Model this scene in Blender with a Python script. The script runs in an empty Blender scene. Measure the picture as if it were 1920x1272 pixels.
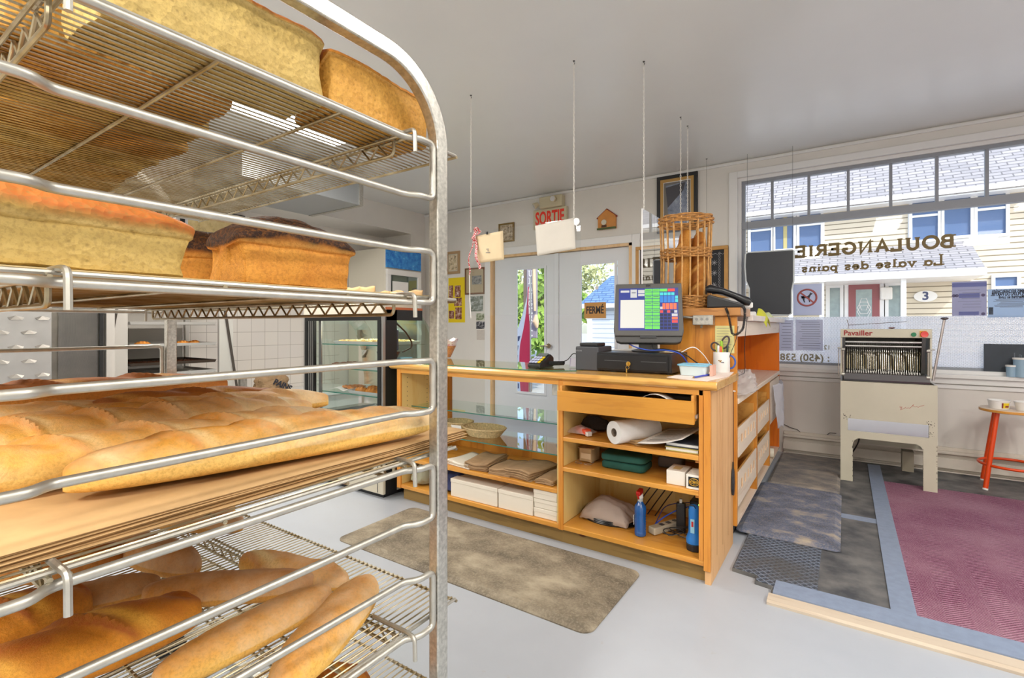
import bpy, bmesh, math, random
from math import sin, cos, pi, radians as R
from mathutils import Vector as V, Matrix, noise

# ------------------------------------------------------------------ camera, world, lights, exposure
C = bpy.context.scene.collection
FPX, CX, CY, HCAM = 927.0, 960.0, 612.0, 1.15
YAW = math.atan(625/927)
FW = V((-sin(YAW), cos(YAW), 0)); RT = V((cos(YAW), sin(YAW), 0))

cam_d = bpy.data.cameras.new('camera'); cam = bpy.data.objects.new('camera', cam_d); C.objects.link(cam)
cam.location = (0, 0, HCAM); cam.rotation_euler = (pi/2, 0, YAW)
cam_d.sensor_width = 36; cam_d.lens = FPX*36/1920; cam_d.shift_y = (CY-636)/1920
cam_d.clip_start = .02; cam_d.clip_end = 300
bpy.context.scene.camera = cam

def P(px, py, X=None, Y=None, Z=None):
    """point of a real plane (X, Y or Z = const) that the photo shows at a pixel"""
    d = FW + RT*((px-CX)/FPX) + V((0, 0, 1))*((CY-py)/FPX)
    if X is not None: t = X/d.x
    elif Y is not None: t = Y/d.y
    else: t = (Z-HCAM)/d.z
    return V((0, 0, HCAM)) + d*t

w = bpy.data.worlds.new('sky'); bpy.context.scene.world = w; w.use_nodes = True
wn = w.node_tree.nodes; wl = w.node_tree.links
bg = wn['Background']; sky = wn.new('ShaderNodeTexSky'); sky.sky_type = 'NISHITA'; sky.sun_disc = False
sky.sun_elevation = R(42); sky.sun_rotation = R(140); sky.air_density = 1.0; sky.dust_density = 1.5
wl.new(sky.outputs[0], bg.inputs[0]); bg.inputs[1].default_value = 0.30

def lamp(name, kind, loc, energy, color=(1, 1, 1), rot=(0, 0, 0), size=1, sy=None):
    l = bpy.data.lights.new(name, kind); l.energy = energy; l.color = color
    o = bpy.data.objects.new(name, l); C.objects.link(o); o.location = loc; o.rotation_euler = rot
    if kind == 'AREA':
        l.size = size
        if sy: l.shape = 'RECTANGLE'; l.size_y = sy
    return o
sun = lamp('sun', 'SUN', (4, -6, 12), 2.4, (1, .97, .9)); sun.data.angle = R(.6)
sun.rotation_euler = V((-.6, .55, -.75)).to_track_quat('-Z', 'Y').to_euler()
# the room's fluorescent ceiling fixtures; the last, out of view, is added to brighten counters and walls (the fittings themselves are built further down)
FIX = [(-3.33, 1.95), (-3.33, -.9), (-.6, -1.3), (1.9, -.9), (1.9, 2.3), (.5, 1.25)]
for i, (fx, fy) in enumerate(FIX):
    lamp('tube_light', 'AREA', (fx, fy, 2.60), (30, 54, 56, 38, 20, 11)[i], (1, .95, .87), (0, 0, 0), .3, 1.2)
vs = bpy.context.scene.view_settings
bpy.context.scene.display_settings.display_device = 'sRGB'
vs.view_transform = 'Standard'; vs.look = 'None'; vs.exposure = 0.56; vs.gamma = 1.0; vs.use_curve_mapping = False

# ------------------------------------------------------------------ materials
def S(r, g, b):
    f = lambda c: (c/255/12.92) if c/255 <= .04045 else ((c/255+.055)/1.055)**2.4
    return (f(r), f(g), f(b), 1)
MATS = {}
def nt(name):
    m = bpy.data.materials.new(name); m.use_nodes = True; MATS[name] = m
    n = m.node_tree.nodes; return m, n, m.node_tree.links, n['Principled BSDF']
def coords(n, l, scale=(1, 1, 1), rot=(0, 0, 0)):
    tc = n.new('ShaderNodeTexCoord'); mp = n.new('ShaderNodeMapping')
    mp.inputs['Scale'].default_value = scale; mp.inputs['Rotation'].default_value = rot
    l.new(tc.outputs['Object'], mp.inputs[0]); return mp.outputs[0]
def ramp(n, l, src, stops):
    r = n.new('ShaderNodeValToRGB'); e = r.color_ramp.elements
    while len(e) < len(stops): e.new(.5)
    for el, (p, c) in zip(e, stops): el.position = p; el.color = c
    l.new(src, r.inputs[0]); return r.outputs[0]
def noi(n, l, vec, scale, detail=3, rough=.55):
    t = n.new('ShaderNodeTexNoise'); t.inputs['Scale'].default_value = scale
    t.inputs['Detail'].default_value = detail; t.inputs['Roughness'].default_value = rough
    l.new(vec, t.inputs[0]); return t.outputs[0]
def bump(n, l, b, src, strength, dist=.01):
    bp = n.new('ShaderNodeBump'); bp.inputs['Strength'].default_value = strength; bp.inputs['Distance'].default_value = dist
    l.new(src, bp.inputs['Height']); l.new(bp.outputs[0], b.inputs['Normal'])
def mix(n, l, fac, a, b, mode='MIX'):
    m = n.new('ShaderNodeMix'); m.data_type = 'RGBA'; m.blend_type = mode
    for i, x in ((0, fac), (6, a), (7, b)):
        if hasattr(x, 'is_output'): l.new(x, m.inputs[i])
        else: m.inputs[i].default_value = x
    return m.outputs[2]
def plain(name, col, rough=.5, metal=0, var=.0, vscale=20, bmp=0, col2=None, spec=None, trans=0, scale=(1, 1, 1)):
    m, n, l, b = nt(name)
    b.inputs['Base Color'].default_value = col; b.inputs['Roughness'].default_value = rough; b.inputs['Metallic'].default_value = metal
    if spec is not None: b.inputs['Specular IOR Level'].default_value = spec
    if var or col2 or bmp:
        v = coords(n, l, scale); t = noi(n, l, v, vscale, 4)
        c2 = col2 or tuple(max(0, c*(1-var)) for c in col[:3])+(1,)
        l.new(ramp(n, l, t, [(.35, c2), (.65, col)]), b.inputs['Base Color'])
        if bmp: bump(n, l, b, t, bmp)
    if trans: b.inputs['Transmission Weight'].default_value = trans
    return m
def wood(name, light, dark, axis='X', rough=.38, sc=1.0, knots=True, coat=.25):
    m, n, l, b = nt(name)
    st = {'X': (.9, 9, 9), 'Y': (9, .9, 9), 'Z': (9, 9, .9)}[axis]
    v = coords(n, l, tuple(s*sc for s in st))
    t = noi(n, l, v, 1.6, 4, .6)
    wv = n.new('ShaderNodeMath'); wv.operation = 'MULTIPLY'; wv.inputs[1].default_value = 22; l.new(t, wv.inputs[0])
    sn = n.new('ShaderNodeMath'); sn.operation = 'SINE'; l.new(wv.outputs[0], sn.inputs[0])
    ml = n.new('ShaderNodeMath'); ml.operation = 'MULTIPLY_ADD'; ml.inputs[1].default_value = .5; ml.inputs[2].default_value = .5
    l.new(sn.outputs[0], ml.inputs[0])
    grain = ramp(n, l, ml.outputs[0], [(.0, light), (.65, light), (1, dark)])
    mid = tuple((a+c)/2 for a, c in zip(light, dark))
    big = ramp(n, l, noi(n, l, coords(n, l, tuple(s*.3 for s in st)), 2.2, 2), [(.3, light), (.7, mid)])
    col = mix(n, l, .55, grain, big)
    if knots:
        vo = n.new('ShaderNodeTexVoronoi'); vo.inputs['Scale'].default_value = 3.1
        ks = {'X': (.7, 1.6, 1.6), 'Y': (1.6, .7, 1.6), 'Z': (1.6, 1.6, .7)}[axis]
        l.new(coords(n, l, ks), vo.inputs[0])
        kr = ramp(n, l, vo.outputs[0], [(.035, (1, 1, 1, 1)), (.06, (0, 0, 0, 1))])
        col = mix(n, l, kr, col, S(96, 44, 14))
    l.new(col, b.inputs['Base Color']); b.inputs['Roughness'].default_value = rough
    b.inputs['Coat Weight'].default_value = coat; b.inputs['Coat Roughness'].default_value = .25
    bump(n, l, b, ml.outputs[0], .08, .004)
    return m
def glass(name, tint=(1, 1, 1, 1), refl=1.0, extra=0.0):
    m, n, l, b = nt(name); n.remove(b)
    out = n['Material Output']; tr = n.new('ShaderNodeBsdfTransparent'); tr.inputs[0].default_value = tint
    gl = n.new('ShaderNodeBsdfGlossy'); gl.inputs['Roughness'].default_value = .02; gl.inputs[0].default_value = (refl, refl, refl, 1)
    fr = n.new('ShaderNodeFresnel'); fr.inputs[0].default_value = 1.5
    ad = n.new('ShaderNodeMath'); ad.operation = 'ADD'; ad.inputs[1].default_value = extra; ad.use_clamp = True
    l.new(fr.outputs[0], ad.inputs[0])
    ge = n.new('ShaderNodeNewGeometry'); fr_ = n.new('ShaderNodeMath'); fr_.operation = 'SUBTRACT'; fr_.inputs[0].default_value = 1; l.new(ge.outputs['Backfacing'], fr_.inputs[1])
    mu = n.new('ShaderNodeMath'); mu.operation = 'MULTIPLY'; l.new(ad.outputs[0], mu.inputs[0]); l.new(fr_.outputs[0], mu.inputs[1])
    mx = n.new('ShaderNodeMixShader'); l.new(mu.outputs[0], mx.inputs[0]); l.new(tr.outputs[0], mx.inputs[1]); l.new(gl.outputs[0], mx.inputs[2])
    l.new(mx.outputs[0], out.inputs[0]); return m
def film(name, col, see=.2, mesh=False):
    m, n, l, b = nt(name); n.remove(b); out = n['Material Output']
    tr = n.new('ShaderNodeBsdfTransparent'); df = n.new('ShaderNodeBsdfDiffuse'); tl = n.new('ShaderNodeBsdfTranslucent')
    df.inputs[0].default_value = col; tl.inputs[0].default_value = col
    a = n.new('ShaderNodeMixShader'); a.inputs[0].default_value = .5; l.new(df.outputs[0], a.inputs[1]); l.new(tl.outputs[0], a.inputs[2])
    m2 = n.new('ShaderNodeMixShader'); m2.inputs[0].default_value = see; l.new(a.outputs[0], m2.inputs[1]); l.new(tr.outputs[0], m2.inputs[2])
    if mesh:
        tc = n.new('ShaderNodeTexCoord'); sx = n.new('ShaderNodeSeparateXYZ'); l.new(tc.outputs['Object'], sx.inputs[0])
        fs = []
        for s in (1, -1):
            q = n.new('ShaderNodeMath'); q.operation = 'MULTIPLY_ADD'; q.inputs[1].default_value = s*1.7; l.new(sx.outputs[2], q.inputs[0]); l.new(sx.outputs[0], q.inputs[2])
            k = n.new('ShaderNodeMath'); k.operation = 'MULTIPLY'; k.inputs[1].default_value = 290; l.new(q.outputs[0], k.inputs[0])
            sn = n.new('ShaderNodeMath'); sn.operation = 'SINE'; l.new(k.outputs[0], sn.inputs[0])
            fs.append(sn.outputs[0])
        mn = n.new('ShaderNodeMath'); mn.operation = 'MAXIMUM'; l.new(fs[0], mn.inputs[0]); l.new(fs[1], mn.inputs[1])
        g = n.new('ShaderNodeMath'); g.operation = 'LESS_THAN'; g.inputs[1].default_value = .1; l.new(mn.outputs[0], g.inputs[0])
        g2 = n.new('ShaderNodeMath'); g2.operation = 'MULTIPLY_ADD'; g2.inputs[1].default_value = .5; g2.inputs[2].default_value = see; l.new(g.outputs[0], g2.inputs[0])
        l.new(g2.outputs[0], m2.inputs[0])
    l.new(m2.outputs[0], out.inputs[0]); return m
def emit(name, col, s):
    m, n, l, b = nt(name); b.inputs['Base Color'].default_value = (0, 0, 0, 1)
    b.inputs['Emission Color'].default_value = col; b.inputs['Emission Strength'].default_value = s; b.inputs['Roughness'].default_value = .3
    return m

honey = wood('pine_honey', S(222, 158, 66), S(190, 118, 36), 'X')
honeyZ = wood('pine_honey_upright', S(218, 146, 54), S(186, 110, 32), 'Z')
honeyY = wood('pine_honey_deep', S(224, 166, 84), S(190, 122, 44), 'Y')
paleZ = wood('pine_pale_upright', S(232, 200, 150), S(206, 158, 98), 'Z')
paleX = wood('birch_pale', S(238, 208, 140), S(222, 182, 104), 'X', knots=False)
palebX = wood('birch_pale_deep', S(238, 212, 140), S(226, 186, 108), 'Z', knots=False)
whitewoodY = wood('pine_whitewashed', S(236, 220, 200), S(214, 186, 158), 'Y', knots=False, coat=0)
orangeZ = wood('pine_orange', S(240, 128, 16), S(218, 98, 8), 'Z')
slabX = wood('wood_slab_rustic', S(196, 136, 72), S(128, 76, 30), 'X', sc=2)
baseX = wood('toe_board_worn', S(150, 120, 66), S(108, 84, 42), 'X', rough=.7, coat=0)
stripX = wood('threshold_raw_pine', S(202, 188, 170), S(178, 160, 140), 'X', rough=.7, knots=False, coat=0)
wallm = plain('wall_white_paint', S(226, 222, 216), .6, var=.04, vscale=3)
ceilm = plain('ceiling_satin_paint', S(230, 230, 227), .28, var=.03, vscale=1.5, spec=.6)
trimm = plain('white_trim_paint', S(232, 231, 230), .4)
doorm = plain('white_door_paint', S(222, 226, 232), .4)
greyframe = plain('window_grey_frame', S(146, 150, 158), .45)
steel = plain('galvanised_steel', S(196, 194, 186), .4, .85, var=.22, vscale=60)
tubem = plain('scratched_aluminium_tube', S(204, 202, 194), .33, .85, var=.3, vscale=130, bmp=.05)
tubem2 = plain('chromed_wire', S(192, 189, 180), .42, .8, var=.15, vscale=50)
wirem = plain('browned_wire', S(186, 176, 152), .32, .9, col2=S(150, 132, 96), vscale=14)
stainless = plain('stainless_sheet', S(190, 190, 188), .3, .85, var=.12, vscale=5)
blackp = plain('black_plastic', S(30, 31, 34), .38)
greyp = plain('charcoal_plastic', S(78, 76, 74), .42)
darkm = plain('black_metal_paint', S(22, 23, 27), .3)
blackrub = plain('black_rubber', S(26, 26, 28), .7)
whitep = plain('white_plastic', S(235, 233, 230), .4)
cream = plain('cream_enamel', S(206, 198, 178), .32, var=.05, vscale=8)
redp = plain('red_paint', S(190, 30, 22), .4)
orangep = plain('orange_red_enamel', S(226, 74, 16), .3)
paperm = plain('white_paper', S(238, 236, 232), .7)
greyprint = plain('grey_print', S(110, 112, 122), .8)
darkprint = plain('dark_print', S(44, 44, 54), .7)
kraft = plain('kraft_paper', S(198, 160, 110), .75, var=.12, vscale=16)
kraftd = plain('kraft_bag_brown', S(172, 140, 104), .8, var=.15, vscale=25)
cardw = plain('white_card', S(236, 228, 214), .6)
brass = plain('brass', S(214, 178, 96), .25, 1)
pane = glass('window_glass', (.97, .98, .98, 1)); plexi = glass('clear_acrylic', (.97, .98, .98, 1), 1.0, .02)
shelfglass = glass('green_edge_glass', (.86, .94, .91, 1), 1, .03)
glassedge = plain('glass_edge_green', S(52, 116, 100), .15)
clearp = film('clear_plastic_film', S(240, 236, 234), .45)
baggy = film('milky_plastic_film', S(232, 218, 208), .12)

# ------------------------------------------------------------------ mesh builder
ORG = {}
class MB:
    def __init__(s): s.v = []; s.f = []; s.mi = []; s.cur = 0; s.col = None
    def add(s, vs, fs):
        o = len(s.v); s.v += [tuple(x) for x in vs]
        for f in fs: s.f.append([i+o for i in f]); s.mi.append(s.cur)
        return s
    def box(s, x0, x1, y0, y1, z0, z1):
        return s.add([(x, y, z) for x in (x0, x1) for y in (y0, y1) for z in (z0, z1)],
                     [(0, 1, 3, 2), (4, 6, 7, 5), (0, 4, 5, 1), (2, 3, 7, 6), (0, 2, 6, 4), (1, 5, 7, 3)])
    def obox(s, c, sz, rot=(0, 0, 0)):
        m = Matrix.Translation(V(c)) @ (Matrix.Rotation(rot[2], 4, 'Z') @ Matrix.Rotation(rot[1], 4, 'Y') @ Matrix.Rotation(rot[0], 4, 'X'))
        h = [q/2 for q in sz]
        return s.add([m @ V((x*h[0], y*h[1], z*h[2])) for x in (-1, 1) for y in (-1, 1) for z in (-1, 1)],
                     [(0, 1, 3, 2), (4, 6, 7, 5), (0, 4, 5, 1), (2, 3, 7, 6), (0, 2, 6, 4), (1, 5, 7, 3)])
    def tube(s, pts, r, n=8, closed=False, flat=None):
        pts = [V(p) for p in pts]; N = len(pts); rs = r if isinstance(r, (list, tuple)) else [r]*N
        up = None; vs = []
        for i, p in enumerate(pts):
            a = pts[(i-1) % N] if (i or closed) else p; b = pts[(i+1) % N] if (i < N-1 or closed) else p
            t = (b-a).normalized()
            if up is None:
                up = t.cross(V((0, 0, 1)));
                if up.length < .1: up = t.cross(V((0, 1, 0)))
                up.normalize()
            up = (up - t*up.dot(t)).normalized(); w_ = t.cross(up)
            for k in range(n):
                a_ = 2*pi*k/n; vs.append(p+(up*cos(a_)+w_*sin(a_))*rs[i])
        fs = [(i*n+k, i*n+(k+1) % n, (i+1) % N*n+(k+1) % n, (i+1) % N*n+k) for i in range(N if closed else N-1) for k in range(n)]
        if not closed: fs += [tuple(range(n-1, -1, -1)), tuple((N-1)*n+k for k in range(n))]
        return s.add(vs, fs)
    def cyl(s, p, q, r, n=16, r2=None): return s.tube([p, q], [r, r if r2 is None else r2], n)
    def lathe(s, prof, c=(0, 0, 0), n=24, axis='Z', cap=True):
        vs = []; m = {'Z': Matrix.Identity(3), 'Y': Matrix.Rotation(-pi/2, 3, 'X'), 'X': Matrix.Rotation(pi/2, 3, 'Y')}[axis]
        for r, z in prof:
            for k in range(n): vs.append(V(c)+m @ V((r*cos(2*pi*k/n), r*sin(2*pi*k/n), z)))
        fs = [(i*n+k, i*n+(k+1) % n, (i+1)*n+(k+1) % n, (i+1)*n+k) for i in range(len(prof)-1) for k in range(n)]
        if cap: fs += [tuple(range(n-1, -1, -1)), tuple((len(prof)-1)*n+k for k in range(n))]
        return s.add(vs, fs)
    def prism(s, pts, fn, a, b):
        """pts: 2-d outline; fn(u, v, w) -> 3-d; extruded w from a to b"""
        n = len(pts); vs = [fn(u, v, a) for u, v in pts]+[fn(u, v, b) for u, v in pts]
        fs = [tuple(range(n-1, -1, -1)), tuple(range(n, 2*n))]+[(i, (i+1) % n, n+(i+1) % n, n+i) for i in range(n)]
        return s.add(vs, fs)
    def grid(s, fn, nu, nv, cu=False, cv=False):
        vs = [fn(i/(nu if cu else nu-1), j/(nv if cv else nv-1)) for i in range(nu) for j in range(nv)]
        fs = [(i*nv+j, ((i+1) % nu)*nv+j, ((i+1) % nu)*nv+(j+1) % nv, i*nv+(j+1) % nv)
              for i in range(nu if cu else nu-1) for j in range(nv if cv else nv-1)]
        return s.add(vs, fs)
    def build(s, name, m, parent=None, smooth=False, bevel=0, local=False, org=None, solid=0, sub=0):
        if parent is not None:
            o3 = ORG[parent.name] if not local else V((0, 0, 0))
            if o3 is None: o3 = V((0, 0, 0))
        elif local: o3 = V((0, 0, 0))
        elif org is not None: o3 = V(org)
        else:
            xs = [p[0] for p in s.v]; ys = [p[1] for p in s.v]; zs = [p[2] for p in s.v]
            o3 = V(((min(xs)+max(xs))/2, (min(ys)+max(ys))/2, min(zs)))
        me = bpy.data.meshes.new(name)
        me.from_pydata([(p[0]-o3.x, p[1]-o3.y, p[2]-o3.z) for p in s.v], [], s.f); me.update()
        bm = bmesh.new(); bm.from_mesh(me); bmesh.ops.recalc_face_normals(bm, faces=bm.faces); bm.to_mesh(me); bm.free()
        for q in (m if isinstance(m, (list, tuple)) else [m]): me.materials.append(q)
        if len(me.materials) > 1: me.polygons.foreach_set('material_index', s.mi)
        if smooth: me.polygons.foreach_set('use_smooth', [True]*len(me.polygons))
        if s.col:
            at = me.color_attributes.new('mask', 'FLOAT_COLOR', 'POINT')
            at.data.foreach_set('color', [c for q in s.col for c in q])
        o = bpy.data.objects.new(name, me); C.objects.link(o)
        if parent is not None: o.parent = parent
        elif not local: o.location = o3
        ORG[o.name] = o3 if parent is None or not local else None
        if parent is not None: ORG[o.name] = ORG[parent.name] if not local else None
        if solid:
            md = o.modifiers.new('thick', 'SOLIDIFY'); md.thickness = solid; md.offset = 0
        if sub:
            md = o.modifiers.new('sub', 'SUBSURF'); md.levels = sub; md.render_levels = sub
        if bevel:
            md = o.modifiers.new('bevel', 'BEVEL'); md.width = bevel; md.segments = 2; md.limit_method = 'ANGLE'; md.angle_limit = R(40)
        if smooth and not sub:
            try:
                me.set_sharp_from_angle(angle=R(42))
            except Exception: pass
        return o
def tag(o, label=None, cat=None, group=None, kind=None):
    if label: o['label'] = label
    if cat: o['category'] = cat
    if group: o['group'] = group
    if kind: o['kind'] = kind
    return o
def thing(name, label, cat, loc=(0, 0, 0), rot=None, group=None):
    """an Empty at the thing's base; rot given: its parts are built in local coordinates"""
    o = bpy.data.objects.new(name, None); C.objects.link(o); o.location = loc; o.empty_display_size = .05
    ORG[o.name] = V(loc) if rot is None else None
    if rot is not None: o.rotation_euler = rot
    return tag(o, label, cat, group)
def struct(name, mb, m, **k): return tag(mb.build(name, m, **k), kind='structure')
def dup(root, loc, rot=None, label=None, group=None):
    r = root.copy(); C.objects.link(r); r.location = loc
    if rot is not None: r.rotation_euler = rot
    if label: r['label'] = label
    if group: r['group'] = group
    for ch in list(root.children):
        c = ch.copy(); C.objects.link(c); c.parent = r
        for g in list(ch.children):
            d = g.copy(); C.objects.link(d); d.parent = c
    return r
def B(*a): return MB().box(*a)
def arcpts(c, r, a0, a1, n, fn):
    return [fn(c[0]+r*cos(a0+(a1-a0)*i/n), c[1]+r*sin(a0+(a1-a0)*i/n)) for i in range(n+1)]
def fillet(pts, rad, n=5):
    pts = [V(p) for p in pts]; out = [pts[0]]
    for a, b, c in zip(pts, pts[1:], pts[2:]):
        r = min(rad, (a-b).length*.45, (c-b).length*.45)
        p, q = b+(a-b).normalized()*r, b+(c-b).normalized()*r
        for i in range(n+1):
            t = i/n; out.append(p*(1-t)**2+b*2*t*(1-t)+q*t*t)
    return out+[pts[-1]]
def text(body, size, m, parent, loc, rot=(pi/2, 0, 0), depth=.001, bold=0, sx=1, mirror=False, align='CENTER', name='lettering', world=True):
    cu = bpy.data.curves.new(name, 'FONT'); cu.body = body; cu.size = size; cu.extrude = depth/2; cu.offset = bold
    cu.align_x = align; cu.align_y = 'CENTER'; cu.resolution_u = 3
    t = bpy.data.objects.new(name, cu); C.objects.link(t)
    me = bpy.data.meshes.new_from_object(t.evaluated_get(bpy.context.evaluated_depsgraph_get()))
    bpy.data.objects.remove(t); me.name = name
    s = -sx if mirror else sx
    from mathutils import Euler
    mt = Matrix.Translation(V(loc)) @ Euler(rot).to_matrix().to_4x4() @ Matrix.Diagonal((s, 1, 1, 1))
    o3 = ORG.get(parent.name) if (parent is not None and world) else None
    if o3: mt = Matrix.Translation(-V(o3)) @ mt
    me.transform(mt); me.materials.clear(); me.materials.append(m)
    o = bpy.data.objects.new(name, me); C.objects.link(o)
    if parent is not None: o.parent = parent
    return o
# slab-serif lettering built from strokes
def _arc(cx, cy, rx, ry, a0, a1, n=12): return [(cx+rx*cos(R(a0+(a1-a0)*i/n)), cy+ry*sin(R(a0+(a1-a0)*i/n))) for i in range(n+1)]
GLY = {
 'B': (.66, [[(.16, 0), (.16, 1)], [(.16, .93), (.36, .93)]+_arc(.38, .73, .18, .2, 90, -90)+[(.16, .53)], _arc(.38, .29, .22, .24, 90, -90)+[(.16, .05)]], [(.1, 0), (.1, 1)]),
 'O': (.82, [_arc(.41, .5, .33, .46, 0, 360, 24)], []),
 'U': (.78, [[(.18, 1), (.18, .3)]+_arc(.4, .3, .22, .26, 180, 360)+[(.62, 1)]], [(.18, 1), (.62, 1)]),
 'L': (.64, [[(.2, 1), (.2, .05), (.58, .05), (.58, .25)]], [(.2, 1), (.14, 0)]),
 'A': (.8, [[(.12, 0), (.4, 1), (.68, 0)], [(.24, .34), (.56, .34)]], [(.12, 0), (.68, 0)]),
 'N': (.84, [[(.18, 0), (.18, 1), (.66, 0), (.66, 1)]], [(.18, 0), (.14, 1), (.68, 1)]),
 'G': (.8, [_arc(.42, .5, .32, .45, 48, 330, 20)+[(.68, .45), (.46, .45)]], [(.68, .45)]),
 'E': (.68, [[(.6, .8), (.6, .95), (.18, .95), (.18, .05), (.62, .05), (.62, .22)], [(.18, .52), (.46, .52), (.46, .62), (.46, .42)]], [(.12, 0), (.12, 1)]),
 'R': (.72, [[(.16, 0), (.16, 1)], [(.16, .93), (.36, .93)]+_arc(.38, .71, .18, .22, 90, -90)+[(.16, .49)], [(.36, .49), (.62, .03)]], [(.14, 0), (.14, 1), (.64, 0)]),
 'I': (.4, [[(.2, 0), (.2, 1)]], [(.2, 0), (.2, 1)]),
 'a': (.56, [_arc(.25, .25, .18, .21, 0, 360, 16), [(.43, .5), (.43, .02)]], [(.47, 0)]),
 'v': (.54, [[(.08, .5), (.27, .02), (.46, .5)]], [(.1, .5), (.44, .5)]),
 'l': (.32, [[(.16, .78), (.16, 0)]], [(.16, 0), (.12, .78)]),
 's': (.46, [[(.37, .36), (.37, .45)]+_arc(.22, .37, .12, .1, 60, 250, 8)+_arc(.23, .15, .13, .12, 80, -130, 8)+[(.08, .16)]], []),
 'e': (.52, [[(.08, .26), (.43, .26)]+_arc(.25, .25, .18, .21, 10, 320, 16)], []),
 'd': (.58, [_arc(.25, .25, .18, .21, 0, 360, 16), [(.43, .78), (.43, .02)]], [(.47, 0), (.4, .78)]),
 'p': (.58, [_arc(.33, .25, .18, .21, 0, 360, 16), [(.15, .5), (.15, -.24)]], [(.15, -.24), (.11, .5)]),
 'i': (.3, [[(.15, .48), (.15, 0)], [(.15, .62), (.15, .72)]], [(.15, 0), (.11, .48)]),
 'n': (.58, [[(.14, .5), (.14, 0)], [(.14, .3)]+_arc(.29, .3, .14, .16, 170, 0, 8)+[(.43, 0)]], [(.14, 0), (.43, 0), (.1, .48)]),
 ' ': (.34, [], [])}
def slab_text(body, h, x0, fn, depth, wgt=.13, sx=1.0, track=.04, width=None):
    """strokes with slab serifs; fn(u, v, w) -> 3-d"""
    tot = sum(GLY[c][0]+track for c in body); k = h*sx
    if width: k = width/tot
    mb = MB(); x = x0; d = depth; lay = 0
    for c in body:
        wd, strokes, serifs = GLY[c]
        for st in strokes:
            lay += 1; e = (lay % 5)*.00004
            pts = [(x+u*k, v*h) for u, v in st]; t = wgt*h/2
            closed = len(pts) > 3 and abs(pts[0][0]-pts[-1][0]) < 1e-6 and abs(pts[0][1]-pts[-1][1]) < 1e-6
            if closed: pts = pts[:-1]
            N = len(pts); L = []; Q = []
            for i, (a, b) in enumerate(pts):
                p0 = pts[(i-1) % N] if (i or closed) else pts[i]; p1 = pts[(i+1) % N] if (i < N-1 or closed) else pts[i]
                d0 = V((a-p0[0], b-p0[1])); d1 = V((p1[0]-a, p1[1]-b))
                if d0.length < 1e-9: d0 = d1
                if d1.length < 1e-9: d1 = d0
                d0.normalize(); d1.normalize(); tt = (d0+d1)
                if tt.length < .2: tt = d0
                tt.normalize(); nn = V((-tt.y, tt.x)); sc = min(1.8, 1/max(.5, nn.dot(V((-d0.y, d0.x)))))
                L.append((a+nn.x*t*sc, b+nn.y*t*sc)); Q.append((a-nn.x*t*sc, b-nn.y*t*sc))
            for i in range(N if closed else N-1):
                j = (i+1) % N; mb.prism([L[i], L[j], Q[j], Q[i]], fn, -e, d+e)
        for (u, v) in serifs:
            s = .055*h; yy = v*h+(s if v <= 0 else -s)*(1 if v in (0, 1) or v < 0 else 1)
            cx_ = x+u*k; mb.prism([(cx_-.13*k, yy-s), (cx_+.13*k, yy-s), (cx_+.13*k, yy+s), (cx_-.13*k, yy+s)], fn, -.0003, d+.0003)
        x += (wd+track)*k
    return mb
# ------------------------------------------------------------------ the room
WY, GY, ZC, XL, XR, YB = 5.14, 5.20, 2.736, -5.5, 3.3, -3.2
def floor_mat():
    m, n, l, b = nt('painted_concrete_floor')
    v = coords(n, l); t = noi(n, l, v, 1.2, 5, .6); t2 = noi(n, l, v, 26, 4, .7)
    c = ramp(n, l, t, [(.3, S(166, 171, 179)), (.7, S(180, 185, 193))])
    spots = ramp(n, l, t2, [(.66, (0, 0, 0, 1)), (.74, (.35, .35, .35, 1))])
    l.new(mix(n, l, spots, c, S(168, 160, 150)), b.inputs['Base Color'])
    l.new(ramp(n, l, t, [(.3, (.30, .30, .30, 1)), (.7, (.42, .42, .42, 1))]), b.inputs['Roughness'])
    bump(n, l, b, t2, .06, .003); return m
struct('floor', B(XL-.2, XR+.2, YB-.2, WY+.2, -.2, 0), floor_mat())
struct('ceiling', B(XL-.2, XR+.2, YB-.2, WY+.2, ZC, ZC+.2), ceilm)
WX0 = P(1383, 500, Y=WY).x; WX1 = 2.1; WZ0, WZ1 = .775, 2.57
DX0, DX1, DZ = -3.79, -1.90, 2.05
fw = MB()
for a in ((XL-.2, DX0, 0, ZC), (DX0, DX1, DZ, ZC), (DX1, WX0, 0, ZC), (WX0, WX1, 0, WZ0), (WX0, WX1, WZ1, ZC), (WX1, XR+.2, 0, ZC)):
    fw.box(a[0], a[1], WY, WY+.2, a[2], a[3])
struct('wall_front', fw, wallm)
struct('wall_left', B(XL-.2, XL, YB, WY, 0, ZC), wallm)
struct('wall_right', B(XR, XR+.2, YB, WY, 0, ZC), wallm)
struct('wall_back', B(XL-.2, XR+.2, YB-.2, YB, 0, ZC), wallm)
struct('ceiling_soffit', B(XL, -4.955, YB, WY, 2.42, ZC), wallm)
struct('trim_1', B(XL, -4.955, 4.86, WY, 0.0, 2.42), wallm)          # boxed corner chase
struct('trim_2', B(-4.66, -4.62, WY-.02, WY, 0, ZC).box(-4.955, XR, WY-.018, WY, ZC-.035, ZC-.012), trimm)
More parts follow.
